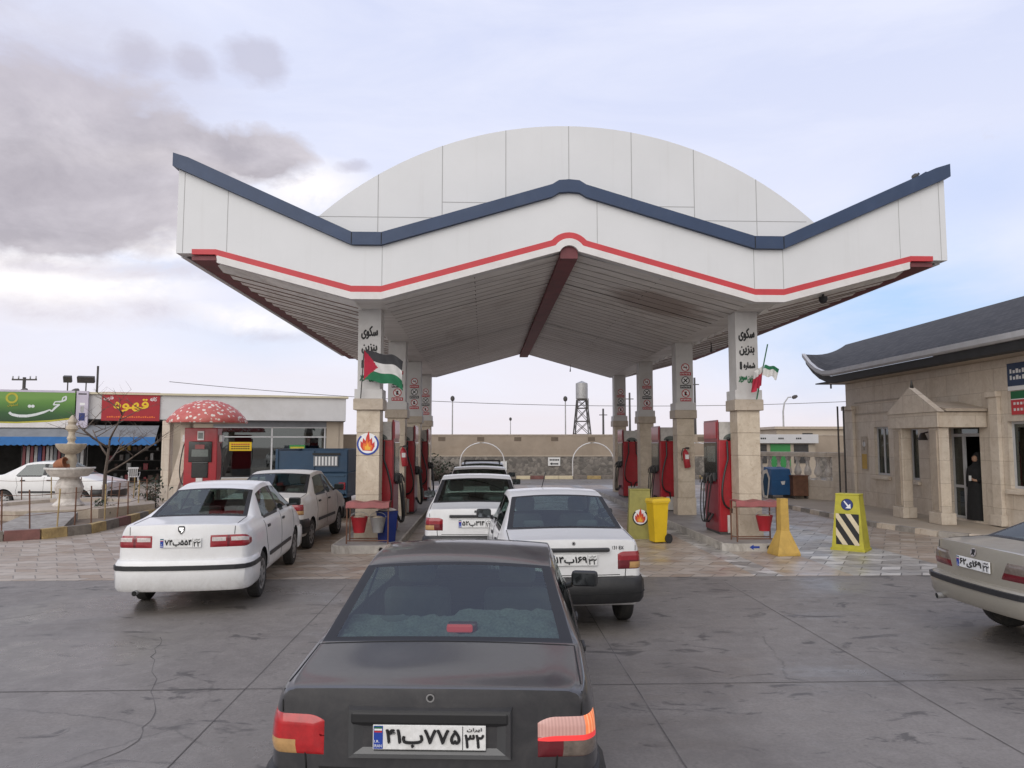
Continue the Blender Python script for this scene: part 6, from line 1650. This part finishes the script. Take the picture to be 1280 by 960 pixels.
def extinguisher(label, x, y, z, rz):
    t = thing('fire_extinguisher', label, 'fire extinguisher', (x, y, z), rz)
    b = MB(); b.lathe([(.001, -.26), (.075, -.26), (.085, -.24), (.085, .14), (.05, .21), (.025, .23), (.02, .26)], M['bucket_red'], Matrix.Rotation(R(-8), 4, 'Y'), 18); b.build('cylinder', t)
    b = MB(); b.box(-.02, .09, -.02, .02, .25, .30, M['black'], None, .008); b.tube([(-.02, 0, .27), (-.10, -.03, .26), (-.14, -.03, .12), (-.12, -.03, -.06)], .014, M['hose'], 6); b.build('valve', t)
    b = MB(); b.box(-.05, .05, -.088, -.084, -.02, .10, M['plate']); b.build('printed_label', t)
    b = MB(); b.box(-.03, .03, .085, .115, -.10, .1, M['dark_steel']); b.build('bracket', t)
extinguisher('red fire extinguisher on the second column of the right island', 5.52, 20.10, 1.70, 0)
extinguisher('red fire extinguisher on the second column of the left island', -2.15, 20.10, 1.75, 0)

# flags
def flag_cloth(name, corner, ux, uz, w_, h_, bands, wave, parent, tri=None, nx=28, nz=12):
    b = MB(); X = Vector(ux).normalized(); Z = Vector(uz).normalized(); N = X.cross(Z).normalized(); vs = []
    P = lambda i, j: Vector(corner) + X * (w_ * i / nx) - Z * (h_ * (1 - j / nz)) + N * wave[0] * math.sin(i * wave[1] + j * .18) * (i / nx) ** .7 + Z * wave[2] * math.sin(i * wave[1] * .8 + 1.) * (i / nx) - Z * wave[3] * (i / nx) ** 1.6
    for i in range(nx):
        for j in range(nz):
            v = (j + .5) / nz; u = (i + .5) / nx
            m = bands[min(2, int(v * 3))]
            if tri and u < .36 * (1 - abs(v - .5) * 2): m = tri
            b.add([P(i, j), P(i + 1, j), P(i + 1, j + 1), P(i, j + 1)], [(0, 1, 2, 3)], m, None, True)
    o = b.build(name, parent, fix=False)
    bm = bmesh.new(); bm.from_mesh(o.data); bmesh.ops.remove_doubles(bm, verts=bm.verts[:], dist=1e-5); bm.to_mesh(o.data); bm.free(); return o
M['f_black'] = mat('flag_black', (.045, .045, .05), .85, .15, 8); M['f_white'] = mat('flag_white', (.62, .61, .60), .85, .1, 8)
M['f_green'] = mat('flag_green', (.018, .15, .07), .85, .15, 8); M['f_red'] = mat('flag_red', (.42, .02, .05), .85, .15, 8)
t = thing('flag', 'black white and green flag with a red triangle blowing on the left front column', 'flag', (-2.50, 15.20, 3.02))
b = MB(); b.tube([(-.02, 0, 0), (.04, -.02, 1.0)], .012, M['dark_steel'], 6); b.build('pole', t)
flag_cloth('cloth', (.045, -.03, .98), (1, -.12, .0), (0, 0, 1), .80, .60, [M['f_green'], M['f_white'], M['f_black']], (.06, .19, .045, .20), t, M['f_red'], 60, 27)
t = thing('flag', 'green white and red flag hanging bunched from a slanted pole on the right front column', 'flag', (5.68, 15.20, 3.02))
b = MB(); b.tube([(0, 0, 0), (.24, -.06, 1.15)], .013, M['ink_green'], 6); b.build('pole', t)
flag_cloth('cloth', (.13, -.05, .70), (-.62, -.45, -.32), (.10, 0, 1.), .34, .42, [M['f_red'], M['f_red'], M['f_white']], (.05, .75, .02, .03), t, None, 20, 12)
flag_cloth('cloth', (.17, -.05, .72), (.92, -.3, -.12), (.3, .1, .9), .30, .24, [M['f_white'], M['f_white'], M['f_green']], (.045, .7, .03, .05), t, None, 18, 9)

# ------------------------------------------------------------------ person in the office doorway
M['skin'] = mat('skin', (.36, .21, .14), .6, .1); M['black_cloth'] = mat('black_cloth', (.012, .012, .013), .9, .3, 12)
def skin_body(name, joints, edges, parent, m):
    me = bpy.data.meshes.new(name); me.from_pydata([j[0] for j in joints], edges, []); me.update()
    o = bpy.data.objects.new(name, me); COL.objects.link(o)
    sk = o.modifiers.new('skin', 'SKIN'); sb = o.modifiers.new('sub', 'SUBSURF'); sb.levels = sb.render_levels = 2
    if not me.skin_vertices: bpy.context.view_layer.objects.active = o
    for v, j in zip(me.skin_vertices[0].data, joints): v.radius = (j[1], j[2] if len(j) > 2 else j[1]); v.use_root = False
    me.skin_vertices[0].data[0].use_root = True
    dg = bpy.context.evaluated_depsgraph_get(); dg.update(); nm = bpy.data.meshes.new_from_object(o.evaluated_get(dg)); bpy.data.objects.remove(o)
    nm.materials.clear(); nm.materials.append(m)
    for p in nm.polygons: p.use_smooth = True
    q = bpy.data.objects.new(name, nm); COL.objects.link(q); q.parent = parent; return q
t = thing('person', 'person in long black clothing standing in the office doorway holding something white', 'person', (12.60, 18.55, .14), R(-75))
J = [((0, 0, .88), .13, .10), ((0, 0, 1.08), .12, .095), ((0, .01, 1.28), .14, .10), ((0, .0, 1.40), .05, .05), ((0, -.01, 1.46), .055, .06), ((0, -.02, 1.56), .085, .10), ((0, -.01, 1.66), .06, .075),
     ((.17, .0, 1.33), .055), ((.21, -.02, 1.08), .045), ((.12, -.20, 1.02), .035), ((.05, -.26, 1.05), .030),
     ((-.17, .0, 1.33), .055), ((-.22, .0, 1.08), .045), ((-.20, -.06, .84), .035), ((-.19, -.08, .76), .030),
     ((.09, 0, .80), .085), ((.10, -.01, .46), .06), ((.10, .01, .09), .04), ((.10, -.11, .04), .035),
     ((-.09, 0, .80), .085), ((-.10, -.01, .46), .06), ((-.10, .01, .09), .04), ((-.10, -.11, .04), .035)]
Ed = [(0, 1), (1, 2), (2, 3), (3, 4), (4, 5), (5, 6), (2, 7), (7, 8), (8, 9), (9, 10), (2, 11), (11, 12), (12, 13), (13, 14), (0, 15), (15, 16), (16, 17), (17, 18), (0, 19), (19, 20), (20, 21), (21, 22)]
bd = skin_body('body', J, Ed, t, M['skin'])
b = MB(); ov = lambda a, z: 1 + .14 * abs(math.cos(a)) + .03 * math.sin(a * 7 + z * 3)
b.lathe([(.25, .03), (.24, .4), (.215, .75), (.20, .95), (.215, 1.15), (.215, 1.30), (.16, 1.39), (.085, 1.43)], M['black_cloth'], None, 28, False, wob=ov); b.build('robe', t)
b = MB(); b.tube([(.20, .0, 1.32), (.23, -.03, 1.08), (.13, -.19, 1.02)], [.085, .075, .065], M['black_cloth'], 10); b.build('sleeve', t)
b = MB(); b.tube([(-.20, .0, 1.32), (-.245, -.01, 1.08), (-.22, -.06, .86)], [.085, .075, .065], M['black_cloth'], 10); b.build('sleeve', t)
b = MB(); b.lathe([(.19, 1.28), (.15, 1.40), (.115, 1.48), (.125, 1.58), (.11, 1.67), (.06, 1.73), (.005, 1.75)], M['black_cloth'], Matrix.Translation((0, .025, 0)), 24, False); b.build('head_scarf', t)
b = MB(); b.lathe([(.005, -.055), (.05, -.05), (.072, .0), (.066, .06), (.04, .09), (.005, .10)], M['skin'], Matrix.Translation((0, -.072, 1.555)), 18); b.tube([(0, -.14, 1.575), (0, -.158, 1.545), (0, -.142, 1.54)], [.008, .013, .010], M['skin'], 6)
for x in (-.027, .027): b.lathe([(.001, -.008), (.010, 0), (.001, .008)], M['ink'], Matrix.Translation((x, -.138, 1.578)), 8)
b.box(-.02, .02, -.142, -.134, 1.510, 1.517, M['table_red'], None, .002); b.build('face', t)
b = MB()
for k in range(4):
    x = .03 + k * .017; b.tube([(x, -.265, 1.055), (x - .004, -.30, 1.065), (x - .012, -.315, 1.05), (x - .016, -.30, 1.035)], [.0095, .009, .008, .007], M['skin'], 6)
b.tube([(.085, -.25, 1.06), (.075, -.28, 1.085), (.06, -.30, 1.09)], [.010, .009, .008], M['skin'], 6); b.build('fingers', t)
b = MB(); b.box(.01, .08, -.318, -.306, 1.02, 1.15, M['plate'], None, .004); tag(b.build('paper_slip'), 'small white paper held by the person in the office doorway', 'paper'); o = bpy.data.objects['paper_slip']; o.matrix_world = Matrix.Translation((12.60, 18.55, .14)) @ Matrix.Rotation(R(-75), 4, 'Z')

t = thing('security_camera', 'small dark camera dome under the right wing of the canopy', 'camera', (6.95, 14.75, 5.05))
b = MB(); b.tube([(0, 0, .24), (0, 0, .05)], .025, M['dark_steel'], 8); b.build('bracket', t)
b = MB(); b.lathe([(.01, -.09), (.06, -.07), (.085, -.01), (.085, .05), (.02, .07)], M['black'], None, 14); b.build('dome', t)
for x, y, z, lab in ((3.55, 30.3, 5.40, 'short loose cable end hanging from the rear soffit edge left of the water tower'), (6.55, 21.0, 5.08, 'short loose cable end hanging from the right wing between columns')):
    b = MB(); b.tube([(0, 0, 0), (.01, 0, -.18), (.0, 0, -.34)], [.012, .012, .03], M['black'], 6); tag(b.build('cable_end', loc=(x, y, z)), lab, 'cable')
b = MB(); b.lathe([(.005, -.02), (.05, .01), (.055, .06), (.025, .10), (.005, .105)], M['dark_steel'], Matrix.Rotation(R(60), 4, 'Y') @ Matrix.Scale(1.5, 4, (0, 0, 1)), 10); b.tube([(.02, .012, -.03), (.02, .012, -.09)], .008, M['dark_steel'], 5); b.tube([(.02, -.012, -.03), (.02, -.012, -.09)], .008, M['dark_steel'], 5); b.lathe([(.004, -.03), (.032, 0), (.004, .035)], M['dark_steel'], Matrix.Translation((.15, 0, .09)), 8)
tag(b.build('pigeon', loc=(8.62, 14.2, 7.44), rotz=R(20)), 'small dark bird perched on the navy coping near the right tip', 'bird')
# ------------------------------------------------------------------ cars in the picture
car('dark grey dusty saloon nearest the camera with one lit tail lamp', (-.25, 3.47, 0), R(-3.9), SALOON, 'grey', 'glass', (1., 1., .98), ('۴۱ب۷۷۵', '۳۲'), extras=('fleece', 'brake'), lit='saloon', mirrors=(1,), name='saloon_car')
car('white saloon with a black bumper right of the dark grey car', (1.0, 8.2, 0), R(2.5), SALOON, 'white', 'glass', (1., 1., 1.055), ('۱۴ب۱۶۹', '۳۲'), badge=('131 EX', .50, .895, .13), extras=('aerial', -.1), name='saloon_car')
car('white saloon waiting beside the left pumps, ahead of the dark grey car', (-.13, 11.75, 0), R(0), SALOON, 'white', 'glass', (1.03, 1., 1.09), ('۵۲ب۳۱۴', '۱۲'), name='saloon_car')
car('pale car with its roof just showing ahead of the white saloon at the pumps', (-.10, 16.1, 0), R(0), SALOON, 'white', 'glass', (1.03, 1., 1.10), name='saloon_car')
car('grey car with a roof rack at the head of the queue', (-.05, 20.4, 0), R(0), SALOON, 'silver', 'glass', (1.03, 1., 1.10), extras=('rails',), name='saloon_car')
car('white saloon with a shield badge and a black bumper strip on the left', (-3.76, 9.45, 0), R(5.2), WIDE, 'white', 'glass', (.94, 1.03, 1.04), ('۷۴ب۵۵۴', '۲۲'), badge=('shield', 0, .985), name='saloon_car')
car('dusty white saloon with a black bumper between the shield badged car and the pumps', (-4.30, 14.4, 0), R(-1.5), SALOON, 'dusty_white', 'glass', (1.05, 1.05, 1.08), ('۶۳ب۲۱۸', '۳۲'), name='saloon_car')
car('champagne saloon at the right edge, turned to face right', (5.13, 7.75, 0), R(-90), TAPER, 'champagne', 'glass', 1.02, ('۶۲ی۱۶۹', '۲۲'), badge=('lion', 0, .935), name='saloon_car')
car('white saloon parked side on behind the fountain', (-16.25, 25.4, 0), R(-90), SALOON, 'white', 'dark_glass', (1.03, 1.03, 1.08), name='saloon_car')
# blue pick-up
t = thing('pickup_truck', 'blue pick-up truck with a tall steel load box, seen from behind', 'truck', (-4.72, 20.6, 0), 0)
b = MB(); b.box(-.98, .98, 0, 2.7, .62, .74, M['blue_truck'], None, .02)
for x in (-.98, .93): b.box(x, x + .05, .05, 2.7, .74, 1.30, M['blue_truck'], None, .01)
b.box(-.98, .98, 2.65, 2.7, .74, 1.30, M['blue_truck'])
b.build('load_bed', t)
b = MB(); b.box(-.97, .97, 0, .05, .66, 1.28, M['blue_truck'], None, .012); b.box(-.9, .9, -.02, .0, 1.20, 1.25, M['blue_truck']); b.box(-.9, .9, -.02, .0, .72, .77, M['blue_truck']); b.build('tailgate', t)
b = MB()
for x in (-.99, .92): b.box(x, x + .07, .02, 2.68, 1.32, 1.95, M['box_blue'], None, .012)
b.box(-.92, .92, .02, .07, 1.32, 1.90, M['box_blue'], None, .01); b.box(-1.0, 1.0, 0, 2.7, 1.90, 1.94, M['box_blue']) if False else b.box(-.92, .92, 2.62, 2.68, 1.32, 1.95, M['box_blue'])
for x in (-.98, 0, .90): b.box(x, x + .07, -.012, .02, 1.32, 1.92, M['box_blue'])
o = b.build('side_boards', t)
b = MB(); rect(b, .05, .72, 1.48, 1.76, FRONT(0, -.014, 0), M['awn_grey'], 0)
for u in range(7): rect(b, .10 + u * .09, .145 + u * .09, 1.5, 1.74, FRONT(0, -.016, 0), M['ink_white'], 0)
rect(b, .02, .78, 1.78, 1.84, FRONT(0, -.015, 0), M['ink'], 0); b.build('painted_sign', o, fix=False)
b = MB(); b.box(-.86, .86, 2.8, 4.7, .5, 1.25, M['blue_truck'], None, .08); b.box(-.78, .78, 2.82, 3.9, 1.25, 1.78, M['blue_truck'], None, .10); b.build('cab', t)
b = MB(); b.box(-.62, .62, 2.80, 2.83, 1.32, 1.68, M['dark_glass']); b.build('rear_window', t)
for s in (-1, 1):
    b = MB(); b.box(s * .84 - .09, s * .84 + .09, -.03, .02, .84, 1.04, M['red_lens'], None, .01); b.build('tail_lamp', t)
    for y in (.75, 3.7):
        b = MB(); b.lathe([(.15, -.1), (.33, -.1), (.36, -.06), (.36, .06), (.33, .1), (.15, .1)], M['rubber'], Matrix.Translation((s * .82, y, .36)) @ Matrix.Rotation(PI / 2, 4, 'Y'), 24); o = b.build('wheel', t)
        b = MB(); b.lathe([(.2, .07), (.1, .09), (.001, .10)], M['rim'], Matrix.Translation((s * .82, y, .36)) @ Matrix.Rotation(s * PI / 2, 4, 'Y'), 16, False); b.build('rim', o)
b = MB(); b.box(-.9, .9, -.08, 0, .48, .60, M['dark_steel'], None, .01); b.build('bumper', t)
b = MB()
for x in (-.5, .5): b.box(x - .05, x + .05, .1, 4.6, .45, .6, M['dark_steel'])
b.build('chassis', t)

# ------------------------------------------------------------------ camera, light and sky
cam = bpy.data.cameras.new('Camera'); co = bpy.data.objects.new('Camera', cam); COL.objects.link(co); SC.camera = co
co.location = (0, 0, 2.1); co.rotation_euler = (R(90 + 4.60), 0, R(-2.167))
cam.sensor_width = 36; cam.lens = 925 / 1280 * 36; cam.clip_start = .05; cam.clip_end = 6000
SUN_EL, SUN_AZ = 30, 210     # behind the camera, a little to the left
sd = bpy.data.lights.new('Sun', 'SUN'); sd.energy = 1.25; sd.angle = R(62); sd.color = (1., .97, .94)
so = bpy.data.objects.new('Sun', sd); COL.objects.link(so)
a = R(SUN_AZ); dirv = Vector((math.sin(a) * math.cos(R(SUN_EL)), math.cos(a) * math.cos(R(SUN_EL)), math.sin(R(SUN_EL))))
so.rotation_euler = dirv.to_track_quat('Z', 'Y').to_euler(); so.location = dirv * 60
wd = bpy.data.worlds.new('World'); SC.world = wd; wd.use_nodes = True
W = NT.__new__(NT); W.t = wd.node_tree; W.n = W.t.nodes; W.l = W.t.links; W.n.clear()
out = W.add('ShaderNodeOutputWorld'); sky = W.add('ShaderNodeTexSky'); sky.sky_type = 'NISHITA'; sky.sun_disc = False
sky.sun_elevation = R(SUN_EL); sky.sun_rotation = R(SUN_AZ); sky.air_density = 1.; sky.dust_density = 2.
bg1 = W.add('ShaderNodeBackground'); bg1.inputs[1].default_value = .09; W.link(sky.outputs[0], bg1.inputs[0])
tc = W.add('ShaderNodeTexCoord'); V = tc.outputs['Generated']
sp = W.add('ShaderNodeSeparateXYZ'); W.link(V, sp.inputs[0])
def pixdir(x, y):
    yaw = R(2.167); pit = R(4.60); f = 925.
    F = Vector((math.sin(yaw) * math.cos(pit), math.cos(yaw) * math.cos(pit), math.sin(pit))); Rt = Vector((math.cos(yaw), -math.sin(yaw), 0)); U = Rt.cross(F)
    return (F + Rt * (x - 640) / f + U * (480 - y) / f).normalized()
# domain-warped lookup so the cloud edges are ragged
def vmap(scale):
    m_ = W.add('ShaderNodeMapping'); m_.inputs['Scale'].default_value = scale; W.link(V, m_.inputs['Vector']); return m_.outputs['Vector']
nz = W.add('ShaderNodeTexNoise'); nz.inputs['Scale'].default_value = 3.2; nz.inputs['Detail'].default_value = 7; nz.inputs['Roughness'].default_value = .62; W.link(vmap((1, 1, 1.8)), nz.inputs['Vector'])
vs_ = W.add('ShaderNodeVectorMath', operation='SUBTRACT'); W.link(nz.outputs['Color'], vs_.inputs[0]); vs_.inputs[1].default_value = (.5, .5, .5)
vm_ = W.add('ShaderNodeVectorMath', operation='SCALE'); vm_.inputs['Scale'].default_value = .09; W.link(vs_.outputs[0], vm_.inputs[0])
va_ = W.add('ShaderNodeVectorMath', operation='ADD'); W.link(V, va_.inputs[0]); W.link(vm_.outputs[0], va_.inputs[1]); WV = va_.outputs[0]
def blob(px, rx, rz, soft=.5):
    """soft patch of cloud centred on a direction; rx, rz are its half sizes"""
    d = pixdir(*px); rt = Vector((d.y, -d.x, 0)).normalized(); up = rt.cross(d)
    c = W.add('ShaderNodeVectorMath', operation='SUBTRACT'); W.link(WV, c.inputs[0]); c.inputs[1].default_value = d
    def dot(v, r_):
        q = W.add('ShaderNodeVectorMath', operation='DOT_PRODUCT'); W.link(c.outputs[0], q.inputs[0]); q.inputs[1].default_value = v / r_; return q.outputs['Value']
    a_, b_ = dot(rt, rx), dot(up, rz); e_ = dot(d, max(rx, rz))
    s_ = W.math('ADD', W.math('ADD', W.math('MULTIPLY', a_, a_), W.math('MULTIPLY', b_, b_)), W.math('MULTIPLY', e_, e_))
    return W.ramp(W.math('SQRT', s_), [(max(0., 1 - soft), 1.), (1., 0.)])
HOR = S('e4dde3'); LAV = S('c9cbe4'); LAVD = S('bcc0de'); BLUE = S('b9d3f0'); WHT = S('e6e3ea'); DARK = S('b3adb6'); DARK2 = S('a29ba3')
base = W.ramp(sp.outputs['Z'], [(.0, HOR), (.10, S('e2dfe9')), (.25, S('dadef1')), (.42, S('d0d6ee')), (1., S('bcc5e8'))])
st_n = W.noise(2.4, 6, .6, vmap((.8, .8, 3.2)), .6)
c = W.mix(W.ramp(st_n, [(.42, 0.), (.68, .55)]), base, S('e6e8f6'))
c = W.mix(W.math('MULTIPLY', blob((1090, 390), .28, .14, .85), W.ramp(st_n, [(.35, 1.), (.62, .45)])), c, S('a6c9f1'))
c = W.mix(W.math('MULTIPLY', blob((1240, 230), .16, .07, .9), .55), c, S('b6c8ee'))
c = W.mix(W.math('MULTIPLY', blob((170, 330), .14, .028, .9), .7), c, S('b6c6e6'))
c = W.mix(W.math('MULTIPLY', blob((330, 420), .16, .05, .9), .5), c, S('cdd9ee'))
lump = W.noise(7., 8, .66, vmap((1, 1, 1.6)), .5)
fine = W.noise(8.5, 12, .62, vmap((1, 1, 1.7)), .25)
def mx_(*bs):
    r_ = bs[0]
    for q in bs[1:]: r_ = W.math('MAXIMUM', r_, q)
    return r_
c = W.mix(W.math('MULTIPLY', mx_(blob((235, 290), .14, .055, .6), blob((60, 345), .2, .06, .6), blob((390, 240), .10, .05, .8), blob((300, 395), .12, .02, .8), blob((215, 205), .2, .02, .8)), W.ramp(lump, [(.34, .25), (.54, 1.)])), c, S('f8f4f5'))
c = W.mix(W.math('MULTIPLY', mx_(blob((90, 385), .20, .022, .7), blob((150, 335), .16, .014, .7), blob((320, 415), .14, .012, .8)), W.ramp(lump, [(.40, .1), (.62, .8)])), c, S('c9c3cf'))
main = mx_(blob((20, 225), .24, .11, .6), blob((170, 190), .19, .08, .6), blob((310, 195), .11, .055, .7), blob((60, 130), .24, .075, .8), blob((60, 275), .13, .05, .6))
ragged = W.ramp(W.math('ADD', main, W.math('MULTIPLY', W.math('SUBTRACT', fine, .5), 1.5)), [(.30, 0.), (.66, 1.)])
tone = W.mix(W.ramp(fine, [(.34, 0.), (.64, 1.)]), S('aca6ad'), S('cdc7cd'))
c = W.mix(W.math('MULTIPLY', ragged, .93), c, tone)
c = W.mix(W.math('MULTIPLY', blob((60, 235), .20, .06, .9), .35), c, S('9f98a1'))
c = W.mix(W.math('MULTIPLY', blob((20, 60), .26, .10, .9), W.ramp(lump, [(.35, .3), (.65, .75)])), c, S('bfbac6'))
puff = mx_(blob((325, 72), .060, .046, .7), blob((240, 88), .040, .030, .95), blob((165, 70), .055, .030, .95), blob((445, 212), .038, .015, .8))
c = W.mix(W.math('MULTIPLY', W.ramp(W.math('ADD', puff, W.math('MULTIPLY', W.math('SUBTRACT', fine, .5), 1.3)), [(.30, 0.), (.80, 1.)]), .55), c, S('b6b2c0'))
# the brighter, clearer half of the sky is behind the camera
back = W.ramp(W.math('MULTIPLY', sp.outputs['Y'], -1.), [(.0, 0.), (.7, 1.)])
c = W.mix(back, c, (.98, .95, .93))
bg2 = W.add('ShaderNodeBackground'); bg2.inputs[1].default_value = 1.10; W.link(c, bg2.inputs[0])
mx = W.add('ShaderNodeMixShader'); mx.inputs[0].default_value = .95
W.link(bg1.outputs[0], mx.inputs[1]); W.link(bg2.outputs[0], mx.inputs[2]); W.link(mx.outputs[0], out.inputs[0])
SC.view_settings.view_transform = 'Standard'; SC.view_settings.look = 'None'; SC.view_settings.exposure = .10; SC.view_settings.gamma = 1.
SC.cycles.max_bounces = 8; SC.cycles.transparent_max_bounces = 12
